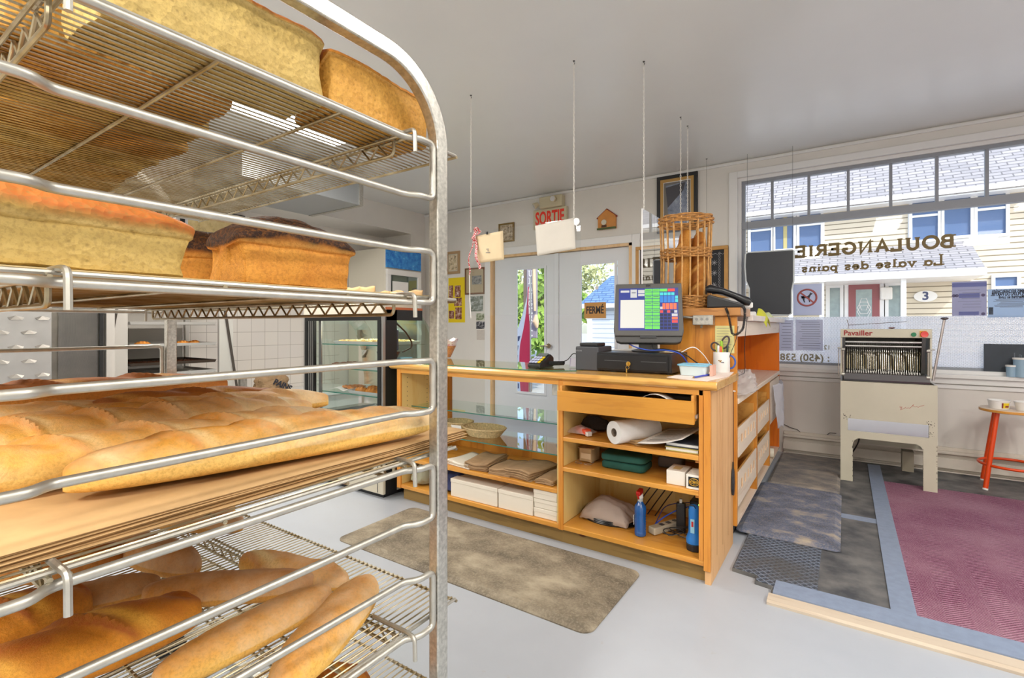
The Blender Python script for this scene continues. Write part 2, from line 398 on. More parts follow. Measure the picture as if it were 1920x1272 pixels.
def tile_mat():
    m, n, l, b = nt('glazed_wall_tile')
    tc = n.new('ShaderNodeTexCoord'); sx = n.new('ShaderNodeSeparateXYZ'); cb = n.new('ShaderNodeCombineXYZ')
    l.new(tc.outputs['Object'], sx.inputs[0]); l.new(sx.outputs[1], cb.inputs[0]); l.new(sx.outputs[2], cb.inputs[1])
    br = n.new('ShaderNodeTexBrick'); br.offset = 0; br.inputs['Scale'].default_value = 1
    br.inputs['Brick Width'].default_value = .155; br.inputs['Row Height'].default_value = .155; br.inputs['Mortar Size'].default_value = .0022
    br.inputs['Color1'].default_value = S(232, 226, 218); br.inputs['Color2'].default_value = S(228, 222, 216); br.inputs['Mortar'].default_value = S(176, 168, 158)
    l.new(cb.outputs[0], br.inputs[0]); l.new(br.outputs[0], b.inputs['Base Color']); b.inputs['Roughness'].default_value = .22
    return m
struct('trim_3', B(XL, XL+.012, -1, 4.1, 0, 1.5), tile_mat())
# big shop window -----------------------------------------------------------
wf = MB()
wf.box(WX0, WX0+.03, WY+.02, GY+.04, WZ0, WZ1).box(WX1-.03, WX1, WY+.02, GY+.04, WZ0, WZ1)
wf.box(WX0+.03, WX1-.03, WY+.02, GY+.04, WZ1-.03, WZ1).box(WX0+.03, WX1-.03, WY+.0, GY+.04, WZ0, WZ0+.03)
win = struct('window_1', wf, trimm)
fr = MB().box(WX0+.03, WX1-.03, GY-.03, GY+.03, 2.08, 2.145)
fr.box(WX0+.03, WX0+.06, GY-.02, GY+.03, WZ0+.03, 2.08).box(WX0+.03, WX0+.06, GY-.02, GY+.03, 2.145, WZ1-.03)
fr.box(WX0+.06, WX1-.03, GY-.02, GY+.03, WZ1-.06, WZ1-.03).box(WX0+.06, WX1-.03, GY-.02, GY+.03, WZ0+.03, WZ0+.05)
mx = [P(p, 380, Y=GY).x for p in (1448, 1517.5, 1591, 1670.5, 1756, 1850)]
st = (mx[-1]-mx[0])/5; mx = [mx[0]+st*i for i in range(9)]
for x in mx:
    if x < WX1-.1: fr.box(x-.011, x+.011, GY-.012, GY+.02, 2.145, WZ1-.06)
o = fr.build('window_frame', greyframe, win)
B(WX0+.03, WX1-.03, GY, GY+.006, WZ0+.03, WZ1-.03).build('pane', pane, win)
B(WX0+.062, WX1-.03, GY-.005, GY-.003, WZ0+.05, 1.232).build('frosted_film', film('frosted_mesh_film', S(246, 247, 250), .10, True), win)
# casing and sill mouldings
struct('trim_4', MB().box(WX0-.075, WX0-.0, WY-.018, WY, WZ0-.02, WZ1+.06).box(WX0, WX1+.1, WY-.018, WY, WZ1, WZ1+.06)
       .box(WX0-.02, WX1+.1, WY-.03, WY, WZ0-.075, WZ0-.03).box(WX0-.03, WX1+.1, WY-.055, WY+.02, WZ0-.03, WZ0)
       .box(WX0-.02, WX1+.1, WY-.012, WY, WZ0-.115, WZ0-.082), trimm, bevel=.003)
lettm = plain('olive_gold_vinyl', S(118, 98, 52), .5)
fnw = lambda x0: (lambda u, v, w: (x0-u, GY-.006-w, 0+v))
xa = P(1791, 450, Y=GY).x; xb = P(1490, 470, Y=GY).x
m1 = slab_text('BOULANGERIE', .100, 0, lambda u, v, w: (xa-u, GY-.004-w, 1.778+v), .001, wgt=.24, width=xa-xb)
m1.build('window_lettering', lettm, win)
xa2 = P(1771, 490, Y=GY).x; xb2 = P(1502, 500, Y=GY).x
slab_text('La valse des pains', .088, 0, lambda u, v, w: (xa2-u, GY-.004-w, 1.640+v), .001, wgt=.18, width=xa2-xb2).build('window_lettering', lettm, win)
grayl = plain('grey_vinyl', S(150, 144, 120), .6)
zt = P(1500, 671, Y=GY).z
text(': (450) 538 7', .088, grayl, win, (P(1500, 671, Y=GY).x+.0, GY-.008, zt), bold=.002, mirror=True)
text('12', .052, grayl, win, (P(1551, 652, Y=GY).x, GY-.008, P(1551, 652, Y=GY).z), bold=.001, mirror=True)
# patio doors -----------------------------------------------------------------
struct('trim_5', MB().box(DX0-.0, DX0+.035, WY-.02, WY+.1, 0, DZ).box(DX1-.035, DX1, WY-.02, WY+.1, 0, DZ).box(DX0, DX1, WY-.02, WY+.1, DZ-.03, DZ)
       , wood('pine_jamb', S(226, 188, 136), S(200, 150, 92), 'Z', coat=0))
struct('trim_6', MB().box(DX0-.09, DX0, WY-.024, WY, 0, DZ+.09).box(DX1, DX1+.09, WY-.024, WY, 0, DZ+.09).box(DX0, DX1, WY-.024, WY, DZ, DZ+.09), trimm, bevel=.006)
def patio(n, x0, x1, g0, g1, handle):
    d = tag(MB().box(x0, g0, WY+.03, WY+.075, .01, DZ-.035).box(g1, x1, WY+.03, WY+.075, .01, DZ-.035)
            .box(g0, g1, WY+.03, WY+.075, .01, .31).box(g0, g1, WY+.03, WY+.075, 1.88, DZ-.035).build('door_%d' % n, doorm), kind='structure')
    gm = MB()
    for a in ((g0, g0+.03, .31, 1.88), (g1-.03, g1, .31, 1.88), (g0+.03, g1-.03, .31, .34), (g0+.03, g1-.03, 1.85, 1.88)): gm.box(a[0], a[1], WY+.015, WY+.03, a[2], a[3])
    gm.build('glazing_bead', doorm, d, bevel=.003)
    B(g0, g1, WY+.048, WY+.053, .31, 1.88).build('pane', pane, d)
    if handle:
        h = MB().lathe([(.028, 0), (.028, .01), (.012, .014), (.012, .05)], (handle, WY+.03, .915), 16, 'Y')
        h2 = MB()
        for s_ in range(1):
            h2.lathe([(.028, 0), (.03, .006), (.02, .012), (.011, .016), (.011, .05)], (handle, WY-.02, .915), 16, 'Y')
            h2.tube([(handle, WY-.018, .915), (handle-.02, WY-.028, .917), (handle-.06, WY-.03, .914), (handle-.11, WY-.028, .910)], [.010, .009, .008, .006], 8)
        h2.build('door_handle', plain('antique_nickel', S(168, 152, 128), .3, .9), d, smooth=True)
patio(1, DX0+.04, -2.85, -3.43, -2.98, -2.93)
patio(2, -2.83, DX1-.04, -2.545, -2.085, None)
struct('trim_7', MB().box(-2.87, -2.81, WY+.01, WY+.03, .01, DZ-.035), doorm, bevel=.004)
# baseboard heater
hm = MB().box(-.465, 3.1, WY-.025, WY, .0, .20).box(-.465, 3.1, WY-.065, WY-.02, .155, .175).box(-.465, 3.1, WY-.075, WY-.062, .045, .125)
hm.box(-.465, 3.1, WY-.06, WY-.02, .0, .02)
struct('baseboard_front', hm, plain('cream_heater_enamel', S(222, 214, 202), .45, var=.06, vscale=6), bevel=.003)
# raised entrance platform edge and its coverings ---------------------------------
rub = plain('worn_black_rubber_sheet', S(118, 117, 115), .6, col2=S(66, 68, 72), vscale=7, bmp=.15)
def diamond_mat():
    m, n, l, b = nt('rubber_diamond_tread')
    tc = n.new('ShaderNodeTexCoord'); sx = n.new('ShaderNodeSeparateXYZ'); l.new(tc.outputs['Object'], sx.inputs[0])
    hs = []
    for s in (1, -1):
        q = n.new('ShaderNodeMath'); q.operation = 'MULTIPLY_ADD'; q.inputs[1].default_value = s; l.new(sx.outputs[1], q.inputs[0]); l.new(sx.outputs[0], q.inputs[2])
        k = n.new('ShaderNodeMath'); k.operation = 'MULTIPLY'; k.inputs[1].default_value = 170; l.new(q.outputs[0], k.inputs[0])
        sn = n.new('ShaderNodeMath'); sn.operation = 'SINE'; l.new(k.outputs[0], sn.inputs[0]); hs.append(sn.outputs[0])
    mx_ = n.new('ShaderNodeMath'); mx_.operation = 'MAXIMUM'; l.new(hs[0], mx_.inputs[0]); l.new(hs[1], mx_.inputs[1])
    worn = noi(n, l, coords(n, l), 3.5, 3)
    c = ramp(n, l, mx_.outputs[0], [(.72, S(66, 74, 86)), (.95, S(128, 138, 156))])
    c2 = mix(n, l, ramp(n, l, worn, [(.45, (0, 0, 0, 1)), (.62, (.8, .8, .8, 1))]), c, S(84, 84, 84))
    l.new(c2, b.inputs['Base Color']); b.inputs['Roughness'].default_value = .5
    bump(n, l, b, mx_.outputs[0], .5, .004); return m
plat = MB().prism([(-.44, 5.06), (-.44, 2.50), (-.335, 2.485), (-.335, 2.43), (-.265, 2.42), (-.265, 2.385), (3.0, 2.385), (3.0, 5.06)], lambda u, v, z: (u, v, z), 0, .016)
t = tag(plat.build('rubber_sheet_floor', rub), 'worn black rubber sheet flooring laid under the slicer and up to the window wall', 'floor mat')
dm = MB().prism([(-.435, 3.10), (-.435, 2.505), (-.33, 2.49), (-.33, 2.435), (-.26, 2.425), (-.26, 2.39), (-.10, 2.39), (-.10, 3.10)], lambda u, v, z: (u, v, z), .016, .0185)
tag(dm.build('tread_mat', diamond_mat()), 'small diamond-tread rubber mat with a notched corner at the counter end', 'floor mat')
def carpet_mat():
    m, n, l, b = nt('burgundy_herringbone_carpet')
    tc = n.new('ShaderNodeTexCoord'); sx = n.new('ShaderNodeSeparateXYZ'); l.new(tc.outputs['Object'], sx.inputs[0])
    def M(op, a, b_=None, c_=None):
        q = n.new('ShaderNodeMath'); q.operation = op
        for i, x in enumerate((a, b_, c_)):
            if x is None: continue
            if hasattr(x, 'is_output'): l.new(x, q.inputs[i])
            else: q.inputs[i].default_value = x
        return q.outputs[0]
    tri = M('PINGPONG', sx.outputs[0], .075)
    s = M('SINE', M('MULTIPLY', M('ADD', sx.outputs[1], tri), 380))
    v = coords(n, l); nz = noi(n, l, v, 2.4, 4); n2 = noi(n, l, v, 260, 2)
    c = ramp(n, l, s, [(.2, S(108, 60, 82)), (.9, S(172, 122, 148))])
    c = mix(n, l, ramp(n, l, nz, [(.42, (0, 0, 0, 1)), (.75, (.55, .55, .55, 1))]), c, S(176, 138, 152))
    c = mix(n, l, ramp(n, l, n2, [(.5, (0, 0, 0, 1)), (.7, (.5, .5, .5, 1))]), c, S(190, 160, 170))
    l.new(c, b.inputs['Base Color']); b.inputs['Roughness'].default_value = .95; b.inputs['Specular IOR Level'].default_value = .1
    bump(n, l, b, s, .4, .004); return m
tag(B(.205, 3.0, 2.455, 4.50, .0162, .0215).build('carpet_runner', carpet_mat()), 'burgundy herringbone entrance carpet with worn pale patches, taped along its edges', 'carpet')
tape = plain('grey_duct_tape', S(138, 152, 176), .42, var=.12, vscale=30)
tp = [(.150, .232, 2.476, 4.98, .0265, 'long grey tape strip joining the burgundy carpet to the black rubber sheet'),
      (-.255, 3.0, 2.352, 2.475, .0275, 'wide grey tape strip along the carpet edge behind the wooden threshold'),
      (-.06, .150, 3.52, 3.60, .0215, 'short grey tape strip across the black rubber sheet beside the cushioned mat')]
for x0, x1, y0, y1, z, lb in tp:
    tag(B(x0, x1, y0, y1, .0162, z-.004).build('floor_tape', tape), lb, 'tape')
tag(MB().prism([(2.282, 0), (2.282, .010), (2.292, .017), (2.350, .019), (2.350, 0)], lambda u, v, w: (w, u, v), -.27, 3.0).build('threshold_strip', stripX), 'raw pine threshold strip edging the taped carpet', 'threshold')
# floor mats
def mat_mesh(x0, x1, y0, y1, z0, h, r=.05, edge=.035):
    mb = MB(); N = 6; rings = []
    def ring(ins, z):
        rr = max(.005, r-ins*.6); pts = []
        for cx_, cy_, a in ((x1-ins-rr, y1-ins-rr, 0), (x0+ins+rr, y1-ins-rr, 90), (x0+ins+rr, y0+ins+rr, 180), (x1-ins-rr, y0+ins+rr, 270)):
            for i in range(N+1): pts.append((cx_+rr*cos(R(a+90*i/N)), cy_+rr*sin(R(a+90*i/N)), z))
        return pts
    rg = [ring(0, z0), ring(0, z0+h*.25), ring(edge, z0+h)]
    n = len(rg[0]); vs = rg[0]+rg[1]+rg[2]
    fs = [(i*n+k, i*n+(k+1) % n, (i+1)*n+(k+1) % n, (i+1)*n+k) for i in range(2) for k in range(n)]+[tuple(range(2*n, 3*n)), tuple(range(n-1, -1, -1))]
    return mb.add(vs, fs)
def worn(name, base, mid, light, sc):
    m, n, l, b = nt(name); v = coords(n, l, (1, 1.6, 1))
    a = noi(n, l, v, sc, 5, .65); c = ramp(n, l, a, [(.38, base), (.52, mid), (.68, light)])
    f = noi(n, l, coords(n, l, (1, 1, 1)), 120, 3); c = mix(n, l, ramp(n, l, f, [(.45, (0, 0, 0, 1)), (.75, (.5, .5, .5, 1))]), c, light)
    l.new(c, b.inputs['Base Color']); b.inputs['Roughness'].default_value = .75; bump(n, l, b, f, .25, .003); return m
tag(mat_mesh(-2.275, -.785, 1.677, 2.248, 0, .02).build('anti_fatigue_mat', worn('dusty_brown_mat', S(98, 88, 74), S(132, 121, 103), S(174, 162, 140), 3.2), smooth=False),
    'dusty brown anti-fatigue mat on the floor in front of the counter', 'floor mat')
tag(mat_mesh(-.505, -.02, 2.955, 3.97, .0195, .018, .03, .03).build('anti_fatigue_mat', worn('blue_grey_mat', S(78, 84, 102), S(100, 108, 130), S(172, 160, 144), 5.0)),
    'blue-grey cushioned mat with scuffed edges beside the tall shelf unit, nearer one', 'floor mat')
tag(mat_mesh(-.47, -.03, 3.985, 5.0, .0165, .016, .03, .02).build('anti_fatigue_mat', worn('taupe_mat', S(104, 102, 106), S(132, 126, 120), S(162, 150, 136), 5.0)),
    'greyish taupe cushioned mat behind the blue-grey one, nearest the window wall', 'floor mat')
# ceiling light fittings
for i, (fx, fy) in enumerate(FIX):
    f_ = thing('ceiling_light', ['white fluorescent ceiling light seen through the top rack shelf', 'fluorescent ceiling light at the back left of the room', 'fluorescent ceiling light behind the photographer', 'fluorescent ceiling light at the back right of the room', 'fluorescent ceiling light right of the entrance carpet', 'added unseen ceiling light overhead between the rack and the entrance'][i], 'ceiling light', (fx, fy, 2.62), group='ceiling lights')
    B(fx-.15, fx+.15, fy-.61, fy+.61, 2.66, ZC).build('light_housing', whitep, f_, bevel=.01)
    B(fx-.14, fx+.14, fy-.6, fy+.6, 2.625, 2.66).build('diffuser', emit('lamp_diffuser_%d' % i, (1, .96, .9, 1), 8.0), f_)
# ------------------------------------------------------------------ outdoors
struct('street_ground', B(-60, 60, 5.36, 90, -.5, -.35), plain('sunlit_paving', S(196, 192, 186), .8, var=.1, vscale=1.5))
HY = 20.0
def hp(px, py, y=HY): return P(px, py, Y=y)
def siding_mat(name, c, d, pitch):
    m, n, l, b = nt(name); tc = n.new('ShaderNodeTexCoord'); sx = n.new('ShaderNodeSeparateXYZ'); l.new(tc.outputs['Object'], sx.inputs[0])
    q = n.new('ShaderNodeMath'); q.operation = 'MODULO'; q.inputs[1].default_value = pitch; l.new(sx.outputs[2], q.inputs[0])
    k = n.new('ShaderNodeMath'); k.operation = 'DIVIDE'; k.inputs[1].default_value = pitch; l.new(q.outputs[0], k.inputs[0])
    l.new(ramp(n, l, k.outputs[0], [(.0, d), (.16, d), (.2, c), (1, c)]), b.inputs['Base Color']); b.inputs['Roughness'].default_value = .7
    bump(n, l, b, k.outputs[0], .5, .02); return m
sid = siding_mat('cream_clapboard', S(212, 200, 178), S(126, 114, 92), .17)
def shingle_mat(name, a, b_, mo, bw, rh, axes=(0, 1)):
    m, n, l, b = nt(name); tc = n.new('ShaderNodeTexCoord'); sx = n.new('ShaderNodeSeparateXYZ'); cb = n.new('ShaderNodeCombineXYZ')
    l.new(tc.outputs['Object'], sx.inputs[0]); l.new(sx.outputs[axes[0]], cb.inputs[0]); l.new(sx.outputs[axes[1]], cb.inputs[1])
    br = n.new('ShaderNodeTexBrick'); br.inputs['Scale'].default_value = 1; br.inputs['Brick Width'].default_value = bw; br.inputs['Row Height'].default_value = rh
    br.inputs['Mortar Size'].default_value = .018; br.inputs['Color1'].default_value = a; br.inputs['Color2'].default_value = b_; br.inputs['Mortar'].default_value = mo
    l.new(cb.outputs[0], br.inputs[0]); l.new(br.outputs[0], b.inputs['Base Color']); b.inputs['Roughness'].default_value = .85; return m
shg = shingle_mat('pale_grey_shingles', S(172, 168, 168), S(150, 148, 150), S(112, 110, 112), .42, .16)
hs = thing('house', 'cream clapboard house with pale shingle roof and covered porch across the street', 'house', (0, HY, -.35))
B(-6, 14, HY, HY+7, -.35, 5.2).build('house_wall', sid, hs)
MB().prism([(19.45, 5.06), (19.45, 5.24), (25, 9.6), (27.6, 5.2)], lambda u, v, w_: (w_, u, v), -6.3, 14.3).build('roof', shg, hs)
B(-6.3, 14.3, 19.38, 19.47, 5.08, 5.22).build('gutter', trimm, hs)
B(-6.3, 14.3, 19.47, 20.0, 5.02, 5.07).build('eave_soffit', trimm, hs)
tint = glass('house_window_glass', (.5, .56, .66, 1), 1, .22); dk = plain('dim_room_behind_glass', S(92, 112, 140), .5)
curt = plain('olive_curtain', S(176, 164, 110), .8)
def hwin(px0, px1, py0, py1, bar=True, curtain=False):
    a, b_ = hp(px0, py0), hp(px1, py1); x0, x1 = a.x, b_.x; z1 = a.z; z0 = b_.z
    f = MB()
    c_ = .08
    for q in ((x0-c_, x0, z0-c_, z1+c_), (x1, x1+c_, z0-c_, z1+c_), (x0, x1, z1, z1+c_), (x0, x1, z0-c_, z0)): f.box(q[0], q[1], HY-.08, HY, q[2], q[3])
    if bar: f.box(x0, x1, HY-.05, HY, (z0+z1)/2+.1, (z0+z1)/2+.17)
    o = f.build('house_window', trimm, hs)
    B(x0, x1, HY-.02, HY-.009, z0, z1).build('pane', plain('house_pane', S(88, 110, 146), .5, spec=.1) if 'house_pane' not in MATS else MATS['house_pane'], o)
    if curtain: B(x0+.25, x1-.2, HY-.034, HY-.021, z0+.0, z1).build('curtain', curt, o)
for q in ((1408, 1446, 408, 471), (1454, 1488, 402, 466, False, True), (1499, 1539, 397, 462), (1710, 1758, 379, 448), (1770, 1819, 371, 441, False), (1832, 1885, 364, 438), (1865, 1906, 521, 536, False)): hwin(*q)
for g0, g1, y0, y1 in ((1402, 1546, 395, 472), (1702, 1893, 366, 447)):
    a, b_ = hp(g0, y0), hp(g1, y1); B(a.x, b_.x, HY-.008, HY, hp(g1, y1).z-.15, 5.0).build('window_surround', trimm, hs)
# porch
MB().prism([(18.0, 2.66), (18.0, 2.72), (20.0, 3.72), (20.0, 3.60)], lambda u, v, w_: (w_, u, v), -5.5, 3.1).build('porch_roof', shg, hs)
MB().box(-5.5, 3.12, 17.93, 18.02, 2.52, 2.72).box(3.04, 3.12, 18.02, 20, 2.52, 2.68).box(-5.5, 3.04, 18.02, 20, 2.52, 2.56).build('porch_fascia', trimm, hs)
B(-5.5, 3.1, 18.0, 20.0, -.35, .35).build('porch_deck', plain('porch_boards', S(170, 160, 150), .7), hs)
for px in (1483, 1541, 1694):
    x = P(px, 560, Y=18.2).x
    B(x-.06, x+.06, 18.14, 18.26, .35, 2.52).build('porch_post', trimm, hs)
a, b_ = hp(1591, 532), hp(1649, 600); x0, x1 = a.x, b_.x; zt = a.z
dr = MB().box(x0, x1, HY-.09, HY, .35, zt).build('house_door', plain('maroon_door_paint', S(140, 62, 70), .5), hs)
MB().box(x0+.2, x1-.2, HY-.10, HY-.09, .7, zt-.22).build('door_light', plain('leaded_glass', S(150, 168, 170), .2, var=.2, vscale=6), dr)
ring = MB()
for k in range(3):
    ring.tube([(x0/2+x1/2+.18*cos(a_)*(1 if k < 2 else .7), HY-.105, 1.75+.22*sin(a_)+k*.12-.12) for a_ in [2*pi*i/6+pi/6*0 for i in range(6)]], .012, 4, True)
ring.build('leading', trimm, dr)
dc = MB()
for q in ((x0-.14, x0, .35, zt+.14), (x1, x1+.14, .35, zt+.14), (x0, x1, zt, zt+.14)): dc.box(q[0], q[1], HY-.07, HY, q[2], q[3])
dc.build('door_casing', trimm, hs)
for p0, p1 in ((1556, 1575), (1666, 1688)):
    q0, q1 = hp(p0, 538).x, hp(p1, 538).x
    sl = MB().box(q0-.12, q0, HY-.07, HY, .35, 2.6).box(q1, q1+.12, HY-.07, HY, .35, 2.6).box(q0, q1, HY-.07, HY, 2.45, 2.6).build('sidelight', trimm, hs)
    B(q0, q1, HY-.03, HY-.01, .6, 2.45).build('pane', MATS['leaded_glass'], sl)
c = hp(1735, 556)
nb = MB().lathe([(.30, 0), (.30, .03)], (0, 0, 0), 32, 'Y').build('house_number_plaque', whitep, hs, local=True); nb.location = (c.x, -.05, c.z+.35); nb.scale = (.95, 1, .58)
text('3', .36, plain('navy_print', S(60, 70, 110), .6), hs, (c.x, HY-.056, c.z), bold=.01)
c = hp(1661, 551); B(c.x-.16, c.x+.16, HY-.2, HY-.08, c.z-.2, c.z+.2).build('mailbox', whitep, hs, bevel=.04)
# trees and street things seen through the glazed doors
leafm = plain('sunlit_leaves', S(150, 178, 70), .6, col2=S(92, 132, 44), vscale=3)
leafp = plain('pale_sunlit_leaves', S(196, 200, 150), .6, col2=S(140, 150, 96), vscale=3)
barkm = plain('tree_bark', S(110, 92, 76), .9, var=.3, vscale=8)
def tree(x, y, r, zc, seed, m, label, n=2600, ls=.13):
    random.seed(seed); t = thing('leafy_tree', label, 'tree', (x, y, -.35), group='trees across the street')
    mb = MB()
    cl = [(random.gauss(0, .45), random.gauss(0, .45), random.gauss(0, .5)) for _ in range(14)]
    for _ in range(n):
        c_ = random.choice(cl); p = V((c_[0]+random.gauss(0, .2), c_[1]+random.gauss(0, .2), c_[2]+random.gauss(0, .2)))*r+V((x, y, zc))
        a = V((random.gauss(0, 1), random.gauss(0, 1), random.gauss(0, 1))).normalized(); b2 = a.orthogonal().normalized()
        s_ = ls*random.uniform(.6, 1.3); mb.add([p-a*s_, p+b2*s_*.5, p+a*s_, p-b2*s_*.5], [(0, 1, 2, 3)])
    mb.build('foliage', m, t)
    tr = MB().tube([(x, y, -.35), (x+.05, y, zc*.4), (x-.05, y, zc)], [.16, .12, .06], 8)
    for k in range(5):
        a = k*1.3; tr.tube([(x, y, zc*.45), (x+cos(a)*r*.3, y+sin(a)*r*.3, zc*.8), (x+cos(a)*r*.6, y+sin(a)*r*.6, zc+.3*r)], [.06, .04, .015], 6)
    tr.build('trunk', barkm, t)
tree(-6.9, 12.0, 1.1, 1.7, 1, leafm, 'bright green tree behind the hanging street sign, through the left door')
tree(-11.2, 15.5, 1.5, 1.9, 2, leafm, 'green tree at the left edge of the left door glass')
tree(-11.2, 20.5, 2.2, 3.6, 3, leafp, 'pale sunlit tree above the blue shed roof')
tree(-20.5, 27.5, 3.6, 3.2, 4, leafm, 'wide green tree far behind the others beyond the doors')
tree(-6.1, 9.6, .5, .9, 5, leafm, 'low green bush left of the small blue shed', 1400, .09)
sh = thing('garden_shed', 'small shed with blue shingle roof and pale siding beyond the right door', 'shed', (-4.2, 11.6, -.35))
sx0, sx1 = P(1104, 600, Y=11).x, -2.6
B(sx0, sx1, 11, 13, -.35, 1.72).build('shed_wall', siding_mat('pale_blue_siding', S(206, 214, 222), S(160, 170, 182), .11), sh)
bl = shingle_mat('blue_shingles', S(120, 150, 186), S(96, 128, 168), S(80, 108, 146), .3, .09)
MB().add([(sx0-.2, 10.8, 1.66), (sx1+.2, 10.8, 1.66), (sx1+.2, 12, 2.45), (sx0+.15, 12, 2.45), (sx0-.2, 13.2, 1.66), (sx1+.2, 13.2, 1.66)], [(0, 1, 2, 3), (3, 2, 5, 4), (0, 3, 4), (1, 5, 2), (0, 4, 5, 1)]).build('shed_roof', bl, sh)
MB().box(sx0-.03, sx0+.09, 10.97, 11, -.35, 1.7).box(sx0-.2, sx1+.2, 10.77, 10.83, 1.58, 1.68).box(-4.1, -3.4, 10.96, 11, .3, 1.4).build('shed_trim', trimm, sh)
# vertical sign on a post outside the left door
a = P(987, 500, Y=7.0); b_ = P(1004, 632, Y=7.0)
sg = thing('street_sign', 'tall mauve-grey outdoor bakery sign with white upright letters and painted baguette', 'sign', (a.x+.15, 7.05, -.35))
sw = .155; sx_ = a.x
B(sx_, sx_+.20, 7.0, 7.04, b_.z-.02, 2.45).build('sign_board', plain('mauve_grey_paint', S(158, 148, 160), .6), sg, bevel=.01)
B(sx_-.06, sx_-.01, 7.0, 7.08, -.35, 2.6).build('sign_post', plain('weathered_post', S(120, 104, 92), .8), sg)
zs = 2.33
for ch in 'BOULANGERIE':
    slab_text(ch, .098, 0, lambda u, v, w_: (sx_+.035+u, 6.999-w_, zs-.10+v), .002, wgt=.15, width=.095).build('lettering', whitep, sg); zs -= .1245
MB().tube([(sx_+.16, 6.985, 2.35), (sx_+.165, 6.975, 1.9), (sx_+.18, 6.975, 1.4)], [.02, .032, .02], 10).tube([(sx_+.20, 6.98, 1.34), (sx_+.20, 6.97, 1.22), (sx_+.22, 6.98, 1.12)], [.02, .055, .02], 10).build('painted_baguette', plain('painted_bread', S(226, 196, 160), .7), sg, smooth=True)
fl = thing('feather_flag', 'red, white and blue feather flag standing outside the left glazed door', 'flag', (sx_-.2, 6.4, -.35))
fx0 = P(966, 640, Y=6.4).x; fx1 = P(995, 640, Y=6.4).x
def flag(u, v):
    z = -.2+v*1.95; wd = (fx1-fx0)*(1 if v < .55 else 1-(v-.55)/.45*.93)
    return V((fx1-.02-wd*(1-u), 6.4+.03*sin(v*9+u*3), z))
MB().grid(lambda u, v: flag(.40+.6*u, v), 8, 40).build('flag_red_panel', film('flag_red', S(226, 70, 96), .0), fl, smooth=True)
MB().grid(lambda u, v: flag(.40*u, v), 5, 40).build('flag_white_panel', film('flag_white', S(240, 240, 245), .0), fl, smooth=True)
bk = MB()
for k in range(9):
    v = .04+k*.075
    if v < .6: bk.add([flag(.04, v)+V((0, -.012, 0)), flag(.32, v+.01)+V((0, -.012, 0)), flag(.34, v+.05)+V((0, -.012, 0)), flag(.08, v+.045)+V((0, -.012, 0))], [(0, 1, 2, 3)])
bk.build('flag_blocks', plain('flag_navy', S(70, 80, 120), .6), fl)
MB().tube([(fx1-.01, 6.41, -.35), (fx1-.01, 6.41, 1.9)], .012, 8).build('flag_pole', steel, fl, smooth=True)
# ------------------------------------------------------------------ bakery rack
RX0, RX1, RY0, RY1 = -1.955, -.683, .050, .776     # outer faces of the side frames
TW, TD = .0255, .031                               # tube: thickness in X, depth in Y
RTOP = 1.672
rack = thing('bakery_rack', 'tall open aluminium bakery rack with rounded top, nearest thing at the left', 'rack', ((RX0+RX1)/2, (RY0+RY1)/2, 0))
def side_frame(xo, s):
    # inverted U in the Y-Z plane, square tube
    rad = .16; ro, ri = rad, rad-TD
    outer = [(RY0, 0)]+arcpts((RY0+ro, RTOP-ro), ro, pi, pi/2, 14, lambda a, b: (a, b))+arcpts((RY1-ro, RTOP-ro), ro, pi/2, 0, 14, lambda a, b: (a, b))+[(RY1, 0)]
    inner = [(RY0+TD, 0)]+arcpts((RY0+ro, RTOP-ro), ri, pi, pi/2, 14, lambda a, b: (a, b))+arcpts((RY1-ro, RTOP-ro), ri, pi/2, 0, 14, lambda a, b: (a, b))+[(RY1-TD, 0)]
    mb = MB(); n = len(outer); x0, x1 = (xo-TW, xo) if s > 0 else (xo, xo+TW)
    vs = []
    for o_, i_ in zip(outer, inner): vs += [(x0, o_[0], o_[1]+.09), (x1, o_[0], o_[1]+.09), (x1, i_[0], i_[1]+.09), (x0, i_[0], i_[1]+.09)]
    vs = [(v[0], v[1], min(v[2], RTOP) if v[2] > .1 else v[2]) for v in vs]
    vs = [(v[0], v[1], v[2]) for v in vs]
    fs = [(i*4+k, i*4+(k+1) % 4, (i+1)*4+(k+1) % 4, (i+1)*4+k) for i in range(n-1) for k in range(4)]+[(0, 1, 2, 3), ((n-1)*4+3, (n-1)*4+2, (n-1)*4+1, (n-1)*4)]
    # only the feet are lifted for the casters
    vs2 = []
    for j, o_ in enumerate(zip(outer, inner)):
        for (x, (y, z)) in ((x0, o_[0]), (x1, o_[0]), (x1, o_[1]), (x0, o_[1])): vs2.append((x, y, .11 if z == 0 else z))
    return mb.add(vs2, fs).build('side_frame', tubem, rack, bevel=.003)
side_frame(RX1, 1); side_frame(RX0, -1)
for y in (RY0+.012, RY1-.02): B(RX0+TW, RX1-TW, y-.012, y+.012, .13, .165).build('cross_bar', tubem, rack, bevel=.002)
for x in (RX0+.012, RX1-.012):
    for y in (RY0+.015, RY1-.015):
        cs = MB().lathe([(.045, -.014), (.05, -.01), (.05, .01), (.045, .014)], (x, y, .05), 20, 'X'); cs.box(x-.02, x-.016, y-.02, y+.02, .04, .11).box(x+.016, x+.02, y-.02, y+.02, .04, .11).box(x-.02, x+.02, y-.02, y+.02, .1, .11)
        cs.build('caster', blackrub, rack)
Z_UP = [.367, .149, -.0686, -.280, -.495, -.715]; Z_LO = [.256, .047, -.170, -.386, -.606, -.82]
RR = .0062
